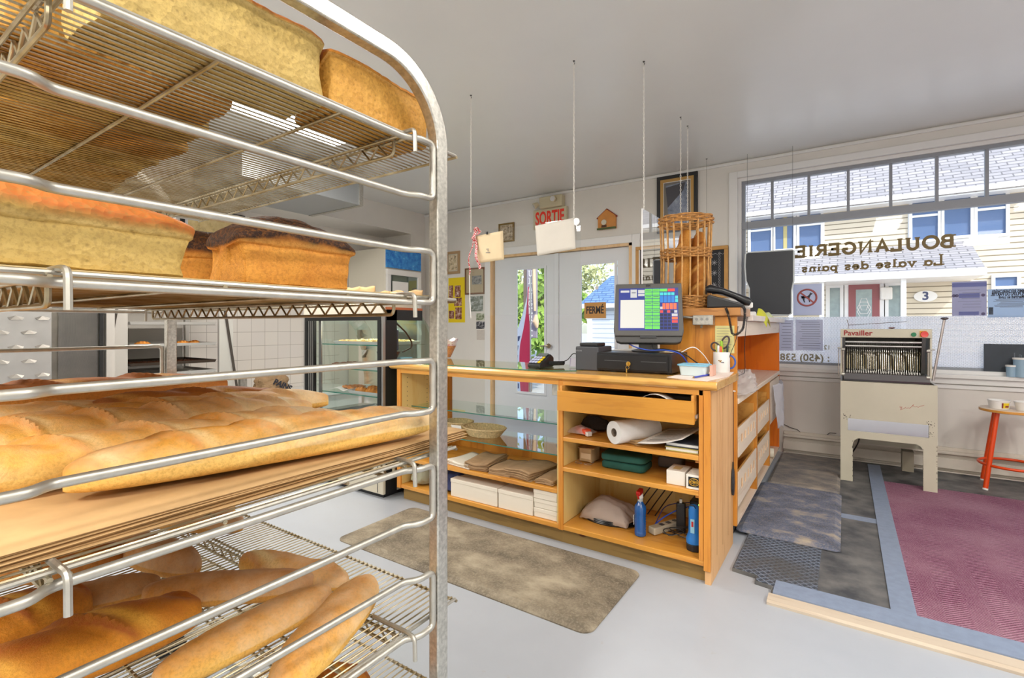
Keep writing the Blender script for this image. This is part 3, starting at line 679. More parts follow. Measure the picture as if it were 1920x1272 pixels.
def loops(xf, s, ups=Z_UP, los=Z_LO):
    # xf: inner face of the frame; rails jog inwards by .02
    for zu, zl in zip(ups, los):
        zu += HCAM; zl += HCAM
        xp = xf-s*.006; xi = xf-s*.024; yp, yn = RY1-TD-.008, RY0+TD+.008
        path = [(xp, yp, (zu+zl)/2), (xp, yp, zu), (xp, yp-.040, zu), (xi, yp-.060, zu), (xi, yn+.072, zu), (xp, yn+.054, zu), (xp, yn, zu), (xp, yn, zl),
                (xp, yn+.054, zl), (xi, yn+.072, zl), (xi, yp-.060, zl), (xp, yp-.040, zl), (xp, yp, zl), (xp, yp, (zu+zl)/2)]
        pts = fillet(path, .014, 4)
        MB().tube(pts, RR, 10).build('shelf_rail', tubem2, rack, smooth=True)
loops(RX1-.000, 1); loops(RX0+.0, -1)
# wire shelves, each resting on the rails by hooks
SX0, SX1, SY0, SY1 = -1.90, -.716, .015, .835
def wire_shelf(z, label, rest):
    t = thing('wire_shelf', label, 'shelf', ((SX0+SX1)/2, (SY0+SY1)/2, z), group='wire shelves of the bakery rack')
    g = MB(); n = 76
    for i in range(n):
        x = SX0+.008+(SX1-SX0-.016)*i/(n-1); g.tube([(x, SY0, z), (x, SY1, z)], .0017, 5)
    g.build('wire_grid', wirem, t)
    for y in (SY0, .345, .548, SY1): MB().tube([(SX0-.006, y, z-.005), (SX1+.006, y, z-.005)], .0032, 8).build('cross_rod', wirem, t, smooth=True)
    for y, s in ((.170, -1), (.685, 1)):
        tr = MB(); zl = z-.036
        for yy in (y-.008, y+.008): tr.tube([(SX0-.01, yy, z-.006), (SX1+.012, yy, z-.006)], .003, 8)
        tr.tube(fillet([(SX0+.02, y, z-.008), (SX0+.02, y, zl), (SX1-.03, y, zl), (SX1-.03, y, z-.008)], .012, 4), .0034, 8)
        zz = [(SX0+.03+(SX1-SX0-.08)*i/44, y, z-.009 if i % 2 else zl+.002) for i in range(45)]
        tr.tube(zz, .0026, 6); tr.build('truss', wirem, t, smooth=True)
        for sx, xf in ((1, SX1), (-1, SX0)):
            hk = fillet([(xf-sx*.09, y+.0, z+.003), (xf+sx*.006, y, z+.004), (xf+sx*.030, y-.002*s, z+.002), (xf+sx*.0315, y-.002*s, z-.042)], .010, 4)
            MB().tube(hk, .0042, 8).build('hook', tubem2, t, smooth=True)
    for x in (SX0-.002, SX1+.002): MB().tube([(x, SY0, z-.001), (x, SY1, z-.001)], .0036, 8).build('side_rod', tubem2, t, smooth=True)
    return t
SZ = [1.527, 1.209, .884, .549, .340]
lbs = ['wire shelf at the top of the rack, carrying the loaves seen from below', 'wire shelf of the rack at eye level, lined with a beige board', 'wire shelf of the rack carrying the long baguettes on brown paper',
       'wire shelf of the rack carrying the short pale loaves, below the baguettes', 'lowest wire shelf of the rack, under the round loaf']
for z, l_ in zip(SZ, lbs): wire_shelf(z, l_, None)
tag(B(SX0+.02, -.735, .06, .80, SZ[1]+.002, SZ[1]+.006).build('shelf_liner', plain('beige_hardboard', S(206, 182, 132), .7, var=.1, vscale=7)), 'beige board lining the eye-level rack shelf under the pan loaves', 'liner')
# brown paper sheets below the baguettes
random.seed(4)
for k in range(9):
    z = SZ[2]+.003+k*.0026; dx = random.uniform(-.006, .004); x1 = -.735+dx; x0 = -1.80+dx; ya, yb = .04+random.uniform(-.02, .01), .895+random.uniform(-.012, .008)
    mb = MB().grid(lambda u, v: (x0+(x1-x0)*u, ya+(yb-ya)*v, z+.0016*sin(v*7+k)*u+ (.004*(k/8)*max(0, sin(v*5-.5))*u**6)), 14, 20)
    o = tag(mb.build('kraft_sheet', kraft, smooth=True, solid=.0009), 'brown kraft paper sheet in the stack under the baguettes' + (', topmost of the stack' if k == 8 else ', one of those under the topmost'), 'paper', 'kraft paper sheets under the baguettes')

# ------------------------------------------------------------------ bread
def crust(name, side, mid, top, ear, flour=None, fs=9, bmp=.35, pores=False, pp=(.05, .48, .92)):
    m, n, l, b = nt(name); v = coords(n, l)
    at = n.new('ShaderNodeAttribute'); at.attribute_name = 'mask'; sp = n.new('ShaderNodeSeparateColor'); l.new(at.outputs['Color'], sp.inputs[0])
    big = noi(n, l, v, fs, 5, .6); ad = n.new('ShaderNodeMath'); ad.operation = 'MULTIPLY_ADD'; ad.inputs[1].default_value = .75; l.new(big, ad.inputs[0])
    sh = n.new('ShaderNodeMath'); sh.operation = 'ADD'; sh.inputs[1].default_value = -.375; l.new(sp.outputs[0], sh.inputs[0]); l.new(sh.outputs[0], ad.inputs[2])
    c = ramp(n, l, ad.outputs[0], [(pp[0], side), (pp[1], mid), (pp[2], top)])
    c = mix(n, l, sp.outputs[1], c, ear)
    fine = noi(n, l, v, 190, 3, .7)
    c = mix(n, l, ramp(n, l, fine, [(.35, (.42, .42, .42, 1)), (.55, (0, 0, 0, 1))]), c, tuple(x*.55 for x in mid[:3])+(1,))
    if flour:
        f1 = noi(n, l, v, 5.5, 4, .7); fm = n.new('ShaderNodeMath'); fm.operation = 'MULTIPLY'; l.new(f1, fm.inputs[0]); l.new(sp.outputs[2], fm.inputs[1])
        c = mix(n, l, ramp(n, l, fm.outputs[0], [(.38, (0, 0, 0, 1)), (.72, (.65, .65, .65, 1))]), c, flour)
    if pores:
        vo = n.new('ShaderNodeTexVoronoi'); vo.inputs['Scale'].default_value = 95; l.new(v, vo.inputs[0])
        pr = ramp(n, l, vo.outputs[0], [(.08, (1, 1, 1, 1)), (.24, (0, 0, 0, 1))])
        c = mix(n, l, mix(n, l, .5, pr, (0, 0, 0, 1)), c, tuple(x*.45 for x in mid[:3])+(1,))
        bp = n.new('ShaderNodeBump'); bp.inputs['Strength'].default_value = .5; bp.inputs['Distance'].default_value = .004
        l.new(vo.outputs[0], bp.inputs['Height']); l.new(bp.outputs[0], b.inputs['Normal'])
    else: bump(n, l, b, fine, bmp, .003)
    l.new(c, b.inputs['Base Color']); b.inputs['Roughness'].default_value = .62; b.inputs['Specular IOR Level'].default_value = .3
    return m
bag_gold = crust('baguette_crust_gold', S(240, 208, 128), S(236, 178, 84), S(216, 142, 52), S(240, 208, 146), S(244, 226, 190))
bag_dark = crust('baguette_crust_brown', S(212, 150, 72), S(190, 118, 46), S(150, 84, 30), S(220, 168, 92))
roll_pale = crust('roll_crust_pale', S(240, 196, 104), S(232, 170, 80), S(212, 146, 76), S(244, 222, 160), S(240, 222, 190))
roll_flour = crust('roll_crust_floured', S(226, 168, 70), S(206, 142, 66), S(176, 118, 66), S(226, 182, 110), S(220, 196, 166))
batard = crust('rustic_crust_amber', S(206, 126, 38), S(222, 146, 44), S(160, 84, 24), S(246, 190, 80), None, 14, .6)
loaf_pale = crust('pan_loaf_pale', S(204, 176, 106), S(194, 160, 88), S(186, 106, 46), S(216, 190, 128), None, 9, .4, True, pp=(.05, .45, .72))
loaf_brown = crust('pan_loaf_brown', S(214, 150, 62), S(196, 122, 44), S(46, 26, 16), S(226, 176, 96), None, 11, .7, pp=(.08, .36, .56))
loaf_amber = crust('pan_loaf_amber', S(208, 156, 72), S(194, 132, 48), S(176, 100, 34), S(228, 184, 110), None, 11, .4, True)
def nz(p, s, q=1.0): return noise.noise(V(p)*s+V((q*7.3, q*3.1, q)))
def long_loaf(L, w, h, seed, slashes=4, pt=3.0, bulge=.09, slashamp=.12, curve=0.0, nu=190, nv=40):
    vs = []; cols = []
    for i in range(nu):
        t = -1+2*i/(nu-1); t = max(-.9995, min(.9995, t)); tt = t
        r = (1-abs(t)**pt)**(1/2.1)
        for j in range(nv):
            a = 2*pi*j/nv; ca, sa = cos(a), sin(a)
            top = max(0, sa)**1.2
            f = (tt*.5+.5)*slashes+.38*ca+.15; ff = f-math.floor(f); act = 1 if abs(t) < .86 else max(0, 1-(abs(t)-.86)/.1)
            # each slash opens as a crest that curls over the next segment
            crest = math.exp(-((ff-.15)/.07)**2) if slashes else 0; swell = sin(pi*ff) if slashes else 0
            d = 1+act*top*slashamp*(swell*.8+crest*.95-.45)+bulge*nz((tt*L*.5, ca*w, sa*h), 9, seed)+.035*nz((tt*L*.5, ca*w, sa*h), 38, seed)
            y = ca*w/2*r*d+curve*(1-t*t); zz = sa*d
            z = h*(.40+.60*zz)if sa > 0 else h*.40*(1-(abs(sa))**.62)
            z = z*(.35+.65*r)+(1-(.35+.65*r))*h*.40*0.0+ (1-r)*h*.16
            vs.append((tt*L/2, y, max(0, z)))
            cols.append((min(1.3, .25+.6*max(0, sa)+(act*top*.75*math.exp(-((ff-.13)/.045)**2) if slashes else 0)), act*top*(math.exp(-((ff-.30)/.10)**2))*.9 if slashes else 0, 1 if sa > -.1 else 0, 1))
    fs = [(i*nv+j, (i+1)*nv+j, (i+1)*nv+(j+1) % nv, i*nv+(j+1) % nv) for i in range(nu-1) for j in range(nv)]+[tuple(range(nv)), tuple((nu-1)*nv+k for k in range(nv-1, -1, -1))]
    mb = MB(); mb.add(vs, fs); mb.col = cols; return mb
def place_long(name, label, cat, group, a, b, z, w, h, seed, m, **k):
    a, b = V(a), V(b); L = (b-a).length; mb = long_loaf(L, w, h, seed, **k)
    o = mb.build(name, m, None, smooth=True, local=True)
    o.location = ((a.x+b.x)/2, (a.y+b.y)/2, z); o.rotation_euler = (0, 0, math.atan2(b.y-a.y, b.x-a.x))
    return tag(o, label, cat, group)
PZ = SZ[2]+.030
G1 = 'baguettes on brown paper'
place_long('baguette', 'front pale golden baguette lying along the edge of the brown paper', 'bread', G1, (-.880, .215), (-.758, .80), PZ, .10, .074, 1, bag_gold, slashes=5, curve=.006, slashamp=.12)
place_long('baguette', 'second baguette from the front, with deep crests, behind the long front one', 'bread', G1, (-.990, -.02), (-.975, .700), PZ, .112, .070, 2, bag_gold, slashes=6, slashamp=.22)
place_long('baguette', 'thick golden baguette third from the front, ridged along its top', 'bread', G1, (-1.27, .02), (-1.135, .765), PZ, .130, .070, 3, bag_gold, slashes=7, slashamp=.24)
place_long('baguette', 'golden baguette whose right tip sticks out behind the ridged third one', 'bread', G1, (-1.40, .20), (-1.235, .885), PZ, .10, .066, 6, bag_gold, slashes=5, slashamp=.2)
place_long('baguette', 'darker brown baguette behind the golden ones with its left tip in view', 'bread', G1, (-1.575, .43), (-1.375, .83), PZ, .088, .066, 4, bag_dark, slashes=2, slashamp=.2)
place_long('baguette', 'long brown baguette furthest back, against the far side rail', 'bread', G1, (-1.90, .14), (-1.775, .87), PZ, .10, .084, 5, bag_dark, slashes=3, slashamp=.2)
place_long('baguette', 'golden baguette at the left edge in front of the long brown one', 'bread', G1, (-1.68, .05), (-1.565, .52), PZ, .10, .052, 8, bag_gold, slashes=3, slashamp=.12)
RZ = SZ[3]+.002; G2 = 'short loaves on the wire shelf'
place_long('short_loaf', 'dusty brown short loaf in the middle of the lower wire shelf', 'bread', G2, (-1.245, .435), (-.985, .675), RZ, .092, .062, 11, roll_flour, slashes=0)
place_long('short_loaf', 'small loaf lying behind the dusty brown one, pale crest and orange side', 'bread', G2, (-1.235, .64), (-.93, .715), RZ, .088, .055, 12, roll_pale, slashes=1, slashamp=.2)
place_long('short_loaf', 'long pale loaf in front of the dusty brown one, running toward the camera', 'bread', G2, (-.925, .335), (-.925, .668), RZ, .085, .062, 13, roll_pale, slashes=0)
place_long('short_loaf', 'smooth tan loaf nearest the right post on the lower wire shelf', 'bread', G2, (-.742, .435), (-.885, .745), RZ, .096, .066, 14, roll_pale, slashes=0)
place_long('batard_loaf', 'large amber rustic loaf with torn crest at the bottom left corner', 'bread', G2, (-1.13, .13), (-1.075, .475), RZ, .14, .085, 15, batard, slashes=2, slashamp=.2, pt=2.6)
place_long('batard_loaf', 'amber rustic loaf behind the large one at the left edge, under the hook', 'bread', G2, (-1.33, .10), (-1.28, .36), RZ, .13, .088, 16, batard, slashes=2, slashamp=.18)
place_long('short_loaf', 'floured roll behind the large rustic loaf, squarish end to the right', 'bread', G2, (-1.40, .25), (-1.275, .48), RZ, .085, .055, 17, roll_flour, slashes=0)
place_long('short_loaf', 'floured loaf lying crosswise behind the dusty brown one', 'bread', G2, (-1.60, .50), (-1.262, .545), RZ+.002, .10, .075, 18, roll_flour, slashes=0)
place_long('short_loaf', 'amber loaf at the back of the lower wire shelf under the paper edge', 'bread', G2, (-1.77, .62), (-1.44, .745), RZ, .10, .07, 19, roll_flour, slashes=0)
place_long('short_loaf', 'loaf at the far back corner of the lower wire shelf', 'bread', G2, (-1.86, .70), (-1.60, .80), RZ+.001, .09, .06, 20, roll_pale, slashes=0)
place_long('short_loaf', 'brown loaf glimpsed beneath the paper at the left of the lower wire shelf', 'bread', G2, (-1.62, .28), (-1.47, .48), RZ, .10, .075, 21, bag_dark, slashes=2)
place_long('round_loaf', 'round cracked amber loaf at the bottom edge, on the lowest wire shelf', 'bread', 'loaves on the lowest shelf', (-.875, .55), (-.835, .70), SZ[4]+.002, .155, .112, 23, batard, slashes=2, slashamp=.2, pt=2.0)
def pan_loaf(L, w, h, seed, lid=.62, over=.06, nu=44, nv=56, dome=.10, tilt=0):
    """tin loaf: straight-sided base, crease, domed overhanging top"""
    prof = []
    zc = h*lid
    prof += [(-w*.45+w*.9*i/8, 0.0, 0) for i in range(9)]
    prof += [(w*.5+w*.00*sin(q*pi), zc*q, .12) for q in (.06, .25, .5, .75, .9)]
    dd = h-zc
    prof += [(w*.49, zc*.98, .22), (w*(.5+over*.45), zc*1.04, .38), (w*(.5+over), zc+dd*.20, .52), (w*(.5+over*.95), zc+dd*.40, .74), (w*(.47+over*.4), zc+dd*.60, .9), (w*.38, zc+dd*.79, 1), (w*.27, zc+dd*.92, 1)]
    tops = [(w*.15, h*.985, 1), (w*.05, h, 1), (-w*.05, h, 1), (-w*.15, h*.985, 1)]
    right = prof[9:]; left = [(-a, b, c) for a, b, c in reversed(right)]
    ringp = prof[:9]+right+tops+left; n = len(ringp); vs = []; cols = []
    ts = [-1, -.985, -.95]+[-.88+1.76*i/(nu-7) for i in range(nu-6)]+[.95, .985, 1]
    for t in ts:
        e = abs(t); s = 1 if e <= .88 else (1-((e-.88)/.12)**2*.10); hd = 1-dome*e**2.2
        for (y, z, c_) in ringp:
            z2 = z if z < zc else zc+(z-zc)*(hd if e < .88 else hd*(1-((e-.88)/.12)**2*.35))
            p = V((t*L/2*(1 if z < zc*1.02 else 1+.05*(1 if e > .9 else 0)), y*s, z2))
            d = .040*nz(p, 15, seed)*w+.018*nz(p, 50, seed)*w
            dirv = V((0, y, z2-h*.45)).normalized() if abs(y)+abs(z2-h*.45) > 1e-6 else V((0, 0, 1))
            q = p+dirv*d; 
            vs.append((q.x+(d*2 if e > .97 else 0)*(1 if t > 0 else -1), q.y, max(0, q.z))); cols.append((c_, (.6 if .3 < c_ < .45 else 0), 1, 1))
    m = len(ts)
    fs = [(i*n+j, (i+1)*n+j, (i+1)*n+(j+1) % n, i*n+(j+1) % n) for i in range(m-1) for j in range(n)]
    # end caps: inner rings shrinking to the centre
    for base, sgn in ((0, -1), ((m-1)*n, 1)):
        prev = base; cx_ = sum(vs[base+j][0] for j in range(n))/n; cz = h*.45
        for k, (sc, out) in enumerate(((.7, .012), (.35, .018))):
            st = len(vs)
            for j in range(n):
                b0 = vs[base+j]; bulge_ = out*L*sgn*.6
                vs.append((b0[0]+bulge_+.01*nz((b0[1]*sc, b0[2]*sc, k), 30, seed)*w, b0[1]*sc, cz+(b0[2]-cz)*sc)); cols.append((cols[base+j][0]*(.4+.6*sc), 0, 1, 1))
            fs += [(prev+j, prev+(j+1) % n, st+(j+1) % n, st+j) for j in range(n)]; prev = st
        fs.append(tuple(prev+j for j in range(n)))
    mb = MB(); mb.add(vs, fs); mb.col = cols; return mb
def place_pan(label, group, cx_, cy_, z, L, w, h, seed, m, rot=pi/2, **k):
    o = pan_loaf(L, w, h, seed, **k).build('pan_loaf', m, None, smooth=True, local=True)
    o.location = (cx_, cy_, z); o.rotation_euler = (0, 0, rot); return tag(o, label, 'bread', group)
G3 = 'pan loaves on the top shelf'; Z1 = SZ[0]+.002
place_pan('big pale speckled loaf at the right edge of the top rack shelf', G3, -.800, .365, Z1, .30, .125, .125, 31, loaf_pale, lid=.8, over=.02)
place_pan('amber loaf on the top rack shelf nearest the rounded corner', G3, -.800, .655, Z1, .235, .12, .115, 32, loaf_amber, lid=.82, over=.03)
for k, (x, y1, mm, lb) in enumerate(((-.950, .45, loaf_amber, 'second loaf row from the right'), (-1.095, .48, loaf_pale, 'third loaf row from the right'), (-1.24, .50, loaf_amber, 'fourth loaf row from the right'),
                                     (-1.385, .50, loaf_pale, 'fifth loaf row from the right'), (-1.53, .51, loaf_amber, 'sixth loaf row from the right'), (-1.68, .52, loaf_amber, 'seventh loaf row from the right'), (-1.82, .52, loaf_pale, 'loaf row furthest from the right post'))):
    place_pan('loaf seen from below through the top rack shelf, ' + lb, G3, x, y1-.15, Z1, .29, .125, .12, 40+k, mm, lid=.8, over=.02)
Z2 = SZ[1]+.0065; G4 = 'pan loaves at eye level'
place_pan('big pale split-side loaf with orange crust at the left of the eye-level shelf', G4, -.812, .155, Z2, .315, .13, .108, 51, loaf_pale, lid=.50, over=.06, dome=.42)
place_pan('dark-topped brown loaf standing right on the eye-level shelf', G4, -.838, .505, Z2, .190, .135, .128, 52, loaf_brown, lid=.52, over=.05, dome=.50, rot=R(86))
place_pan('small dark-topped loaf between the pale loaf and the big brown one', G4, -1.06, .475, Z2, .17, .125, .122, 53, loaf_brown, lid=.52, over=.05, dome=.45, rot=R(70))
# ------------------------------------------------------------------ the wooden counter
KY0, KY1 = 2.30, 2.79            # staff side, customer side
KX0, KXD, KX1 = -2.465, -1.235, -.493
topm = wood('countertop_honey', S(224, 174, 92), S(186, 122, 44), 'X', rough=.22, knots=False, coat=.6)
ct = MB().prism([(2.285, .868), (2.272, .878), (2.270, .892), (2.278, .903), (2.29, .906), (2.80, .906), (2.80, .868)], lambda u, v, w_: (w_, u, v), -2.52, -.462)
tag(ct.build('countertop', topm, bevel=.003), 'long honey-coloured wooden countertop with rounded edge carrying the cash register', 'countertop')
# left bay: display cabinet
dc = thing('display_cabinet', 'open-backed wooden display cabinet with glass shelves, left half of the counter', 'cabinet', ((KX0+KXD)/2, 2.55, 0))
lx0, lx1 = KX0, KXD-.014
MB().box(lx0, lx0+.024, KY0+.008, KY1, .08, .868).build('side_panel', palebX, dc)
B(lx1-.018, lx1, KY0+.008, KY1, .105, .868).build('side_panel', palebX, dc)
MB().box(lx0-.004, lx0+.03, KY0-.006, KY0+.008, .08, .866).build('face_stile', honeyZ, dc, bevel=.002)
B(lx0+.03, lx1, KY0-.004, KY0+.016, .842, .868).build('top_rail', honey, dc)
B(lx0+.024, lx1, KY0, KY1, .08, .105).build('bottom_board', honey, dc, bevel=.003)
B(lx0+.024, lx1-.018, KY0+.006, KY1, .262, .285).build('wood_shelf', honey, dc, bevel=.003)
B(lx0+.05, lx1-.03, KY1-.012, KY1-.006, .40, .84).build('front_glass', pane, dc)
MB().box(lx0+.024, lx1-.018, KY1-.03, KY1, .285, .40).box(lx0+.024, lx1-.018, KY1-.03, KY1, .84, .868).box(lx0+.024, lx0+.05, KY1-.03, KY1, .40, .84).box(lx1-.045, lx1-.018, KY1-.03, KY1, .40, .84).box(lx0+.024, lx1-.018, KY1-.02, KY1, .105, .262).build('front_frame', honeyZ, dc)
for z, lb in ((.612, 1), (.441, 2)):
    g = B(lx0+.026, lx1-.02, 2.40, KY1-.035, z-.006, z).build('glass_shelf', shelfglass, dc)
    B(lx0+.026, lx1-.02, 2.3985, 2.40, z-.006, z).build('shelf_edge', glassedge, g)
pins = MB()
for x, s in ((lx0+.0245, 1), (lx1-.0185, -1)):
    for y in (2.36, 2.55):
        for k in range(16): pins.cyl((x, y, .34+k*.031), (x+s*.0015, y, .34+k*.031), .0028, 6)
pins.build('pin_holes', darkprint, dc)
B(lx0+.02, lx1, KY0+.035, KY0+.055, 0, .08).build('toe_board', baseX, dc)
B(lx1-.075, lx1-.02, 2.352, 2.356, .775, .835).build('metal_latch', steel, dc, bevel=.006)
# right bay: storage cabinet
sc = thing('storage_cabinet', 'honey pine counter cabinet with pulled-out drawer and open shelves under the cash register', 'cabinet', ((KXD+KX1)/2, 2.55, 0))
rx0, rx1 = KXD-.014, KX1
B(rx0, rx0+.016, KY0+.008, KY1, .105, .868).build('side_panel', palebX, sc)
B(rx0-.004, rx0+.022, KY0-.006, KY0+.008, .08, .866).build('face_stile', honeyZ, sc, bevel=.002)
MB().box(rx1-.05, rx1-.030, KY0-.004, KY0+.016, .105, .866).box(rx1-.028, rx1+.002, KY0-.010, KY0+.008, .065, .866).build('face_stile', honeyZ, sc, bevel=.002)
B(rx1-.026, rx1, KY0+.008, KY1+.035, .0, .868).build('end_panel', wood('pine_raw_planks', S(226, 180, 128), S(196, 140, 86), 'Z', rough=.6, coat=0), sc)
for k in range(1, 4):
    y = KY0+.13*k; B(rx1, rx1+.0006, y-.001, y+.001, .09, .866).build('plank_joint', plain('joint_line_brown_%d' % k, S(150, 96, 50), .8), sc)  # thin brown lines marking the joints between planks
B(rx0+.016, rx1-.026, KY0-.004, KY0+.016, .842, .868).build('top_rail', honey, sc)
B(rx0+.016, rx1-.026, KY0, KY1, .08, .105).build('bottom_board', honey, sc, bevel=.003)
B(rx0+.0, rx1-.026, KY0+.035, KY0+.055, 0, .08).build('toe_board', baseX, sc)
B(rx0+.016, rx1-.026, KY1-.012, KY1, .105, .868).build('back_panel', palebX, sc)
for z in (.570, .412):
    B(rx0+.016, rx1-.05, KY0-.002, KY1-.012, z-.023, z).build('wood_shelf', honey, sc, bevel=.003)
for z in (.548, .390):
    B(rx1-.07, rx1-.045, KY0+.02, KY0+.04, z-.016, z-.001).build('shelf_cleat', honeyZ, sc)
# drawer, pulled out
D0, D1, DY = rx0+.024, rx1-.062, KY0-.058
dw = MB().box(D0-.006, D1+.004, DY, DY+.02, .716, .818).build('drawer', wood('drawer_front_honey', S(210, 146, 50), S(190, 124, 34), 'X', knots=False), sc, bevel=.002)
MB().box(D0, D0+.012, DY+.02, KY1-.04, .725, .842).box(D1-.012, D1, DY+.02, KY1-.04, .725, .842).box(D0+.012, D1-.012, DY+.02, KY1-.04, .725, .733).box(D0+.012, D1-.012, KY1-.05, KY1-.04, .733, .83).build('drawer_box', honeyY, dw)
MB().box(D1+.002, D1+.01, DY+.03, KY1-.05, .74, .755).build('drawer_runner', steel, dw)
bt = tag(MB().box(D0+.05, D0+.38, 2.33, 2.55, .734, .80).build('cash_tray', plain('dark_teal_box', S(28, 44, 58), .6), bevel=.008), 'dark teal box inside the pulled-out counter drawer', 'box')
tag(MB().grid(lambda u, v: (D0+.40+.17*u, 2.27+.02+.08*v, .797+.034*sin(pi*u)), 14, 4).build('curved_paper', paperm, smooth=True, solid=.001), 'curled white paper sticking up in the open counter drawer', 'paper')
tag(B(D0+.49, D1-.03, 2.40, 2.62, .734, .822).build('cash_tray', blackp, bevel=.008), 'black box at the right inside the open drawer', 'box')
# things on the upper shelf (z .570)
z = .5705
def blob(name, label, cat, c, sx, sy, sz, seed, m, amp=.22, q=14, n=(22, 30), group=None, smooth=True, flat=True):
    mb = MB()
    def f(u, v):
        th = pi*u; ph = 2*pi*v; d = V((sin(th)*cos(ph), sin(th)*sin(ph), cos(th)))
        k = 1+amp*nz(d, 1.8, seed)+amp*.5*abs(nz(d, q*.35, seed+2))
        zz = d.z*k if d.z > 0 else (d.z*.35 if flat else d.z*k)
        return V((c[0]+sx*d.x*k, c[1]+sy*d.y*k, c[2]+sz*(zz+(.35 if flat else 1))/(1.35 if flat else 2)))
    mb.grid(f, n[0], n[1], cv=True); return tag(mb.build(name, m, smooth=smooth), label, cat, group)
p = P(1082, 815, Z=z)
o = thing('snack_bag', 'clear plastic bag holding an orange-red package, left end of the upper counter shelf', 'bag', (p.x, p.y, z))
mb = MB().grid(lambda u, v: V((p.x-.055+.14*u, p.y-.03+.10*v, z+.012+.032*sin(pi*u)**.6*sin(pi*v)**.5*(1+.5*nz((u, v, 0), 5, 1)))), 18, 14); mb.build('clear_bag', clearp, o, smooth=True)
MB().obox((p.x+.03, p.y+.01, z+.022), (.10, .045, .03), (0, 0, -.5)).build('red_package', plain('orange_red_wrap', S(232, 88, 56), .4), o, bevel=.01)
MB().obox((p.x+.078, p.y-.022, z+.016), (.02, .03, .022), (0, 0, -.5)).build('white_cap', whitep, o, bevel=.003)
blob('folded_towel', 'dark charcoal towel rolled up at the back left of the upper counter shelf', 'towel', (P(1128, 800, Z=z).x, 2.56, z), .085, .06, .075, 3, plain('charcoal_towel', S(66, 64, 66), .95, bmp=.6, vscale=200), .15)
a = P(1151, 833, Z=z); dirr = V((.55, 1, 0)).normalized()
pr = thing('paper_towel_roll', 'white paper towel roll lying on the upper counter shelf', 'paper roll', (a.x, a.y, z)); c0 = V((a.x, a.y-.0, z+.0565)); L_ = .26
up_ = V((0, 0, 1)); sd = dirr.cross(up_)
def rollmesh(c0, dirr, L_, ro, ri, n=36):
    mb = MB(); vs = []; sd = dirr.cross(V((0, 0, 1))).normalized(); up2 = sd.cross(dirr)
    for (r_, t_) in ((ro, 0), (ro, L_), (ri, L_), (ri, 0)):
        for k in range(n):
            a_ = 2*pi*k/n; vs.append(c0+dirr*t_+(sd*cos(a_)+up2*sin(a_))*(r_*(1+.012*nz((cos(a_), sin(a_), 0), 2, 5))))
    return mb.add(vs, [(i*n+k, i*n+(k+1) % n, ((i+1) % 4)*n+(k+1) % n, ((i+1) % 4)*n+k) for i in range(4) for k in range(n)])
rollmesh(c0, dirr, L_, .056, .0215).build('paper_roll', plain('soft_white_paper', S(238, 236, 234), .9, bmp=.15, vscale=90), pr, smooth=True)
rollmesh(c0+dirr*.001, dirr, L_-.002, .0213, .0195).build('cardboard_core', plain('grey_card', S(150, 134, 118), .9), pr, smooth=True)
def sheets(name, label, c, sx, sy, h, n, seed, m, rz=0, group=None, cat='paper bags', wav=.004):
    random.seed(seed); t = thing(name, label, cat, (c[0], c[1], c[2]), group=group)
    for k in range(n):
        dx, dy = random.uniform(-.006, .006), random.uniform(-.006, .006); z0 = c[2]+.001+h*k/n; a_ = rz+random.uniform(-.03, .03)
        def f(u, v):
            x, y = (u-.5)*sx, (v-.5)*sy
            return V((c[0]+dx+x*cos(a_)-y*sin(a_), c[1]+dy+x*sin(a_)+y*cos(a_), z0+wav*(k/n)*(1+sin(u*6+seed)+.6*sin(v*5+seed*2))))
        MB().grid(f, 12, 10).build('paper_bag', m, t, smooth=True, solid=h/n*.8)
    return t
a = P(1200, 832, Z=z); sheets('bag_stack', 'small stack of kraft paper bags beside the paper towel roll', (a.x+.005, a.y+.05, z), .11, .20, .022, 5, 2, kraft, -.5, 'stacks of paper bags')
a = P(1262, 838, Z=z)-V((.035, 0, 0))
mb = MB().grid(lambda u, v: V((a.x-.10+.21*u+.06*v, 2.29+.28*v, z+.022+.045*u+.03*v-.010*sin(pi*u))), 10, 10)
o = tag(mb.build('printed_sheets', paperm, smooth=True, solid=.002), 'folded white printed sheets leaning at the right of the upper counter shelf', 'paper')
ln = MB()
for k in range(9):
    v = .12+k*.085; f_ = lambda u, v: V((a.x-.10+.21*u+.06*v, 2.29+.28*v, z+.0245+.045*u+.03*v-.010*sin(pi*u)))
    ln.add([f_(.12, v), f_(.5, v), f_(.88, v), f_(.88, v+.02), f_(.5, v+.02), f_(.12, v+.02)], [(0, 1, 4, 5), (1, 2, 3, 4)])
ln.build('print', greyprint, o)
for k, (mm, lb) in enumerate(((plain('olive_yellow_cover', S(190, 176, 96), .5), 'yellow-edged binder lying under the dark one on the upper counter shelf'), (plain('dark_slate_cover', S(60, 64, 74), .5), 'dark slate binder lying on top of the yellow-edged one'))):
    t = thing('ring_binder', lb, 'binder', (-.62, 2.40, z+k*.021), group=None)
    MB().box(-.700, -.548, 2.315+k*.006, 2.56, z+.0005+k*.021, z+.003+k*.021).box(-.700, -.548, 2.315+k*.006, 2.56, z+.0165+k*.021, z+.019+k*.021).build('cover', mm, t, bevel=.001)
    MB().box(-.696, -.552, 2.322+k*.006, 2.55, z+.0035+k*.021, z+.016+k*.021).build('pages', paperm, t)
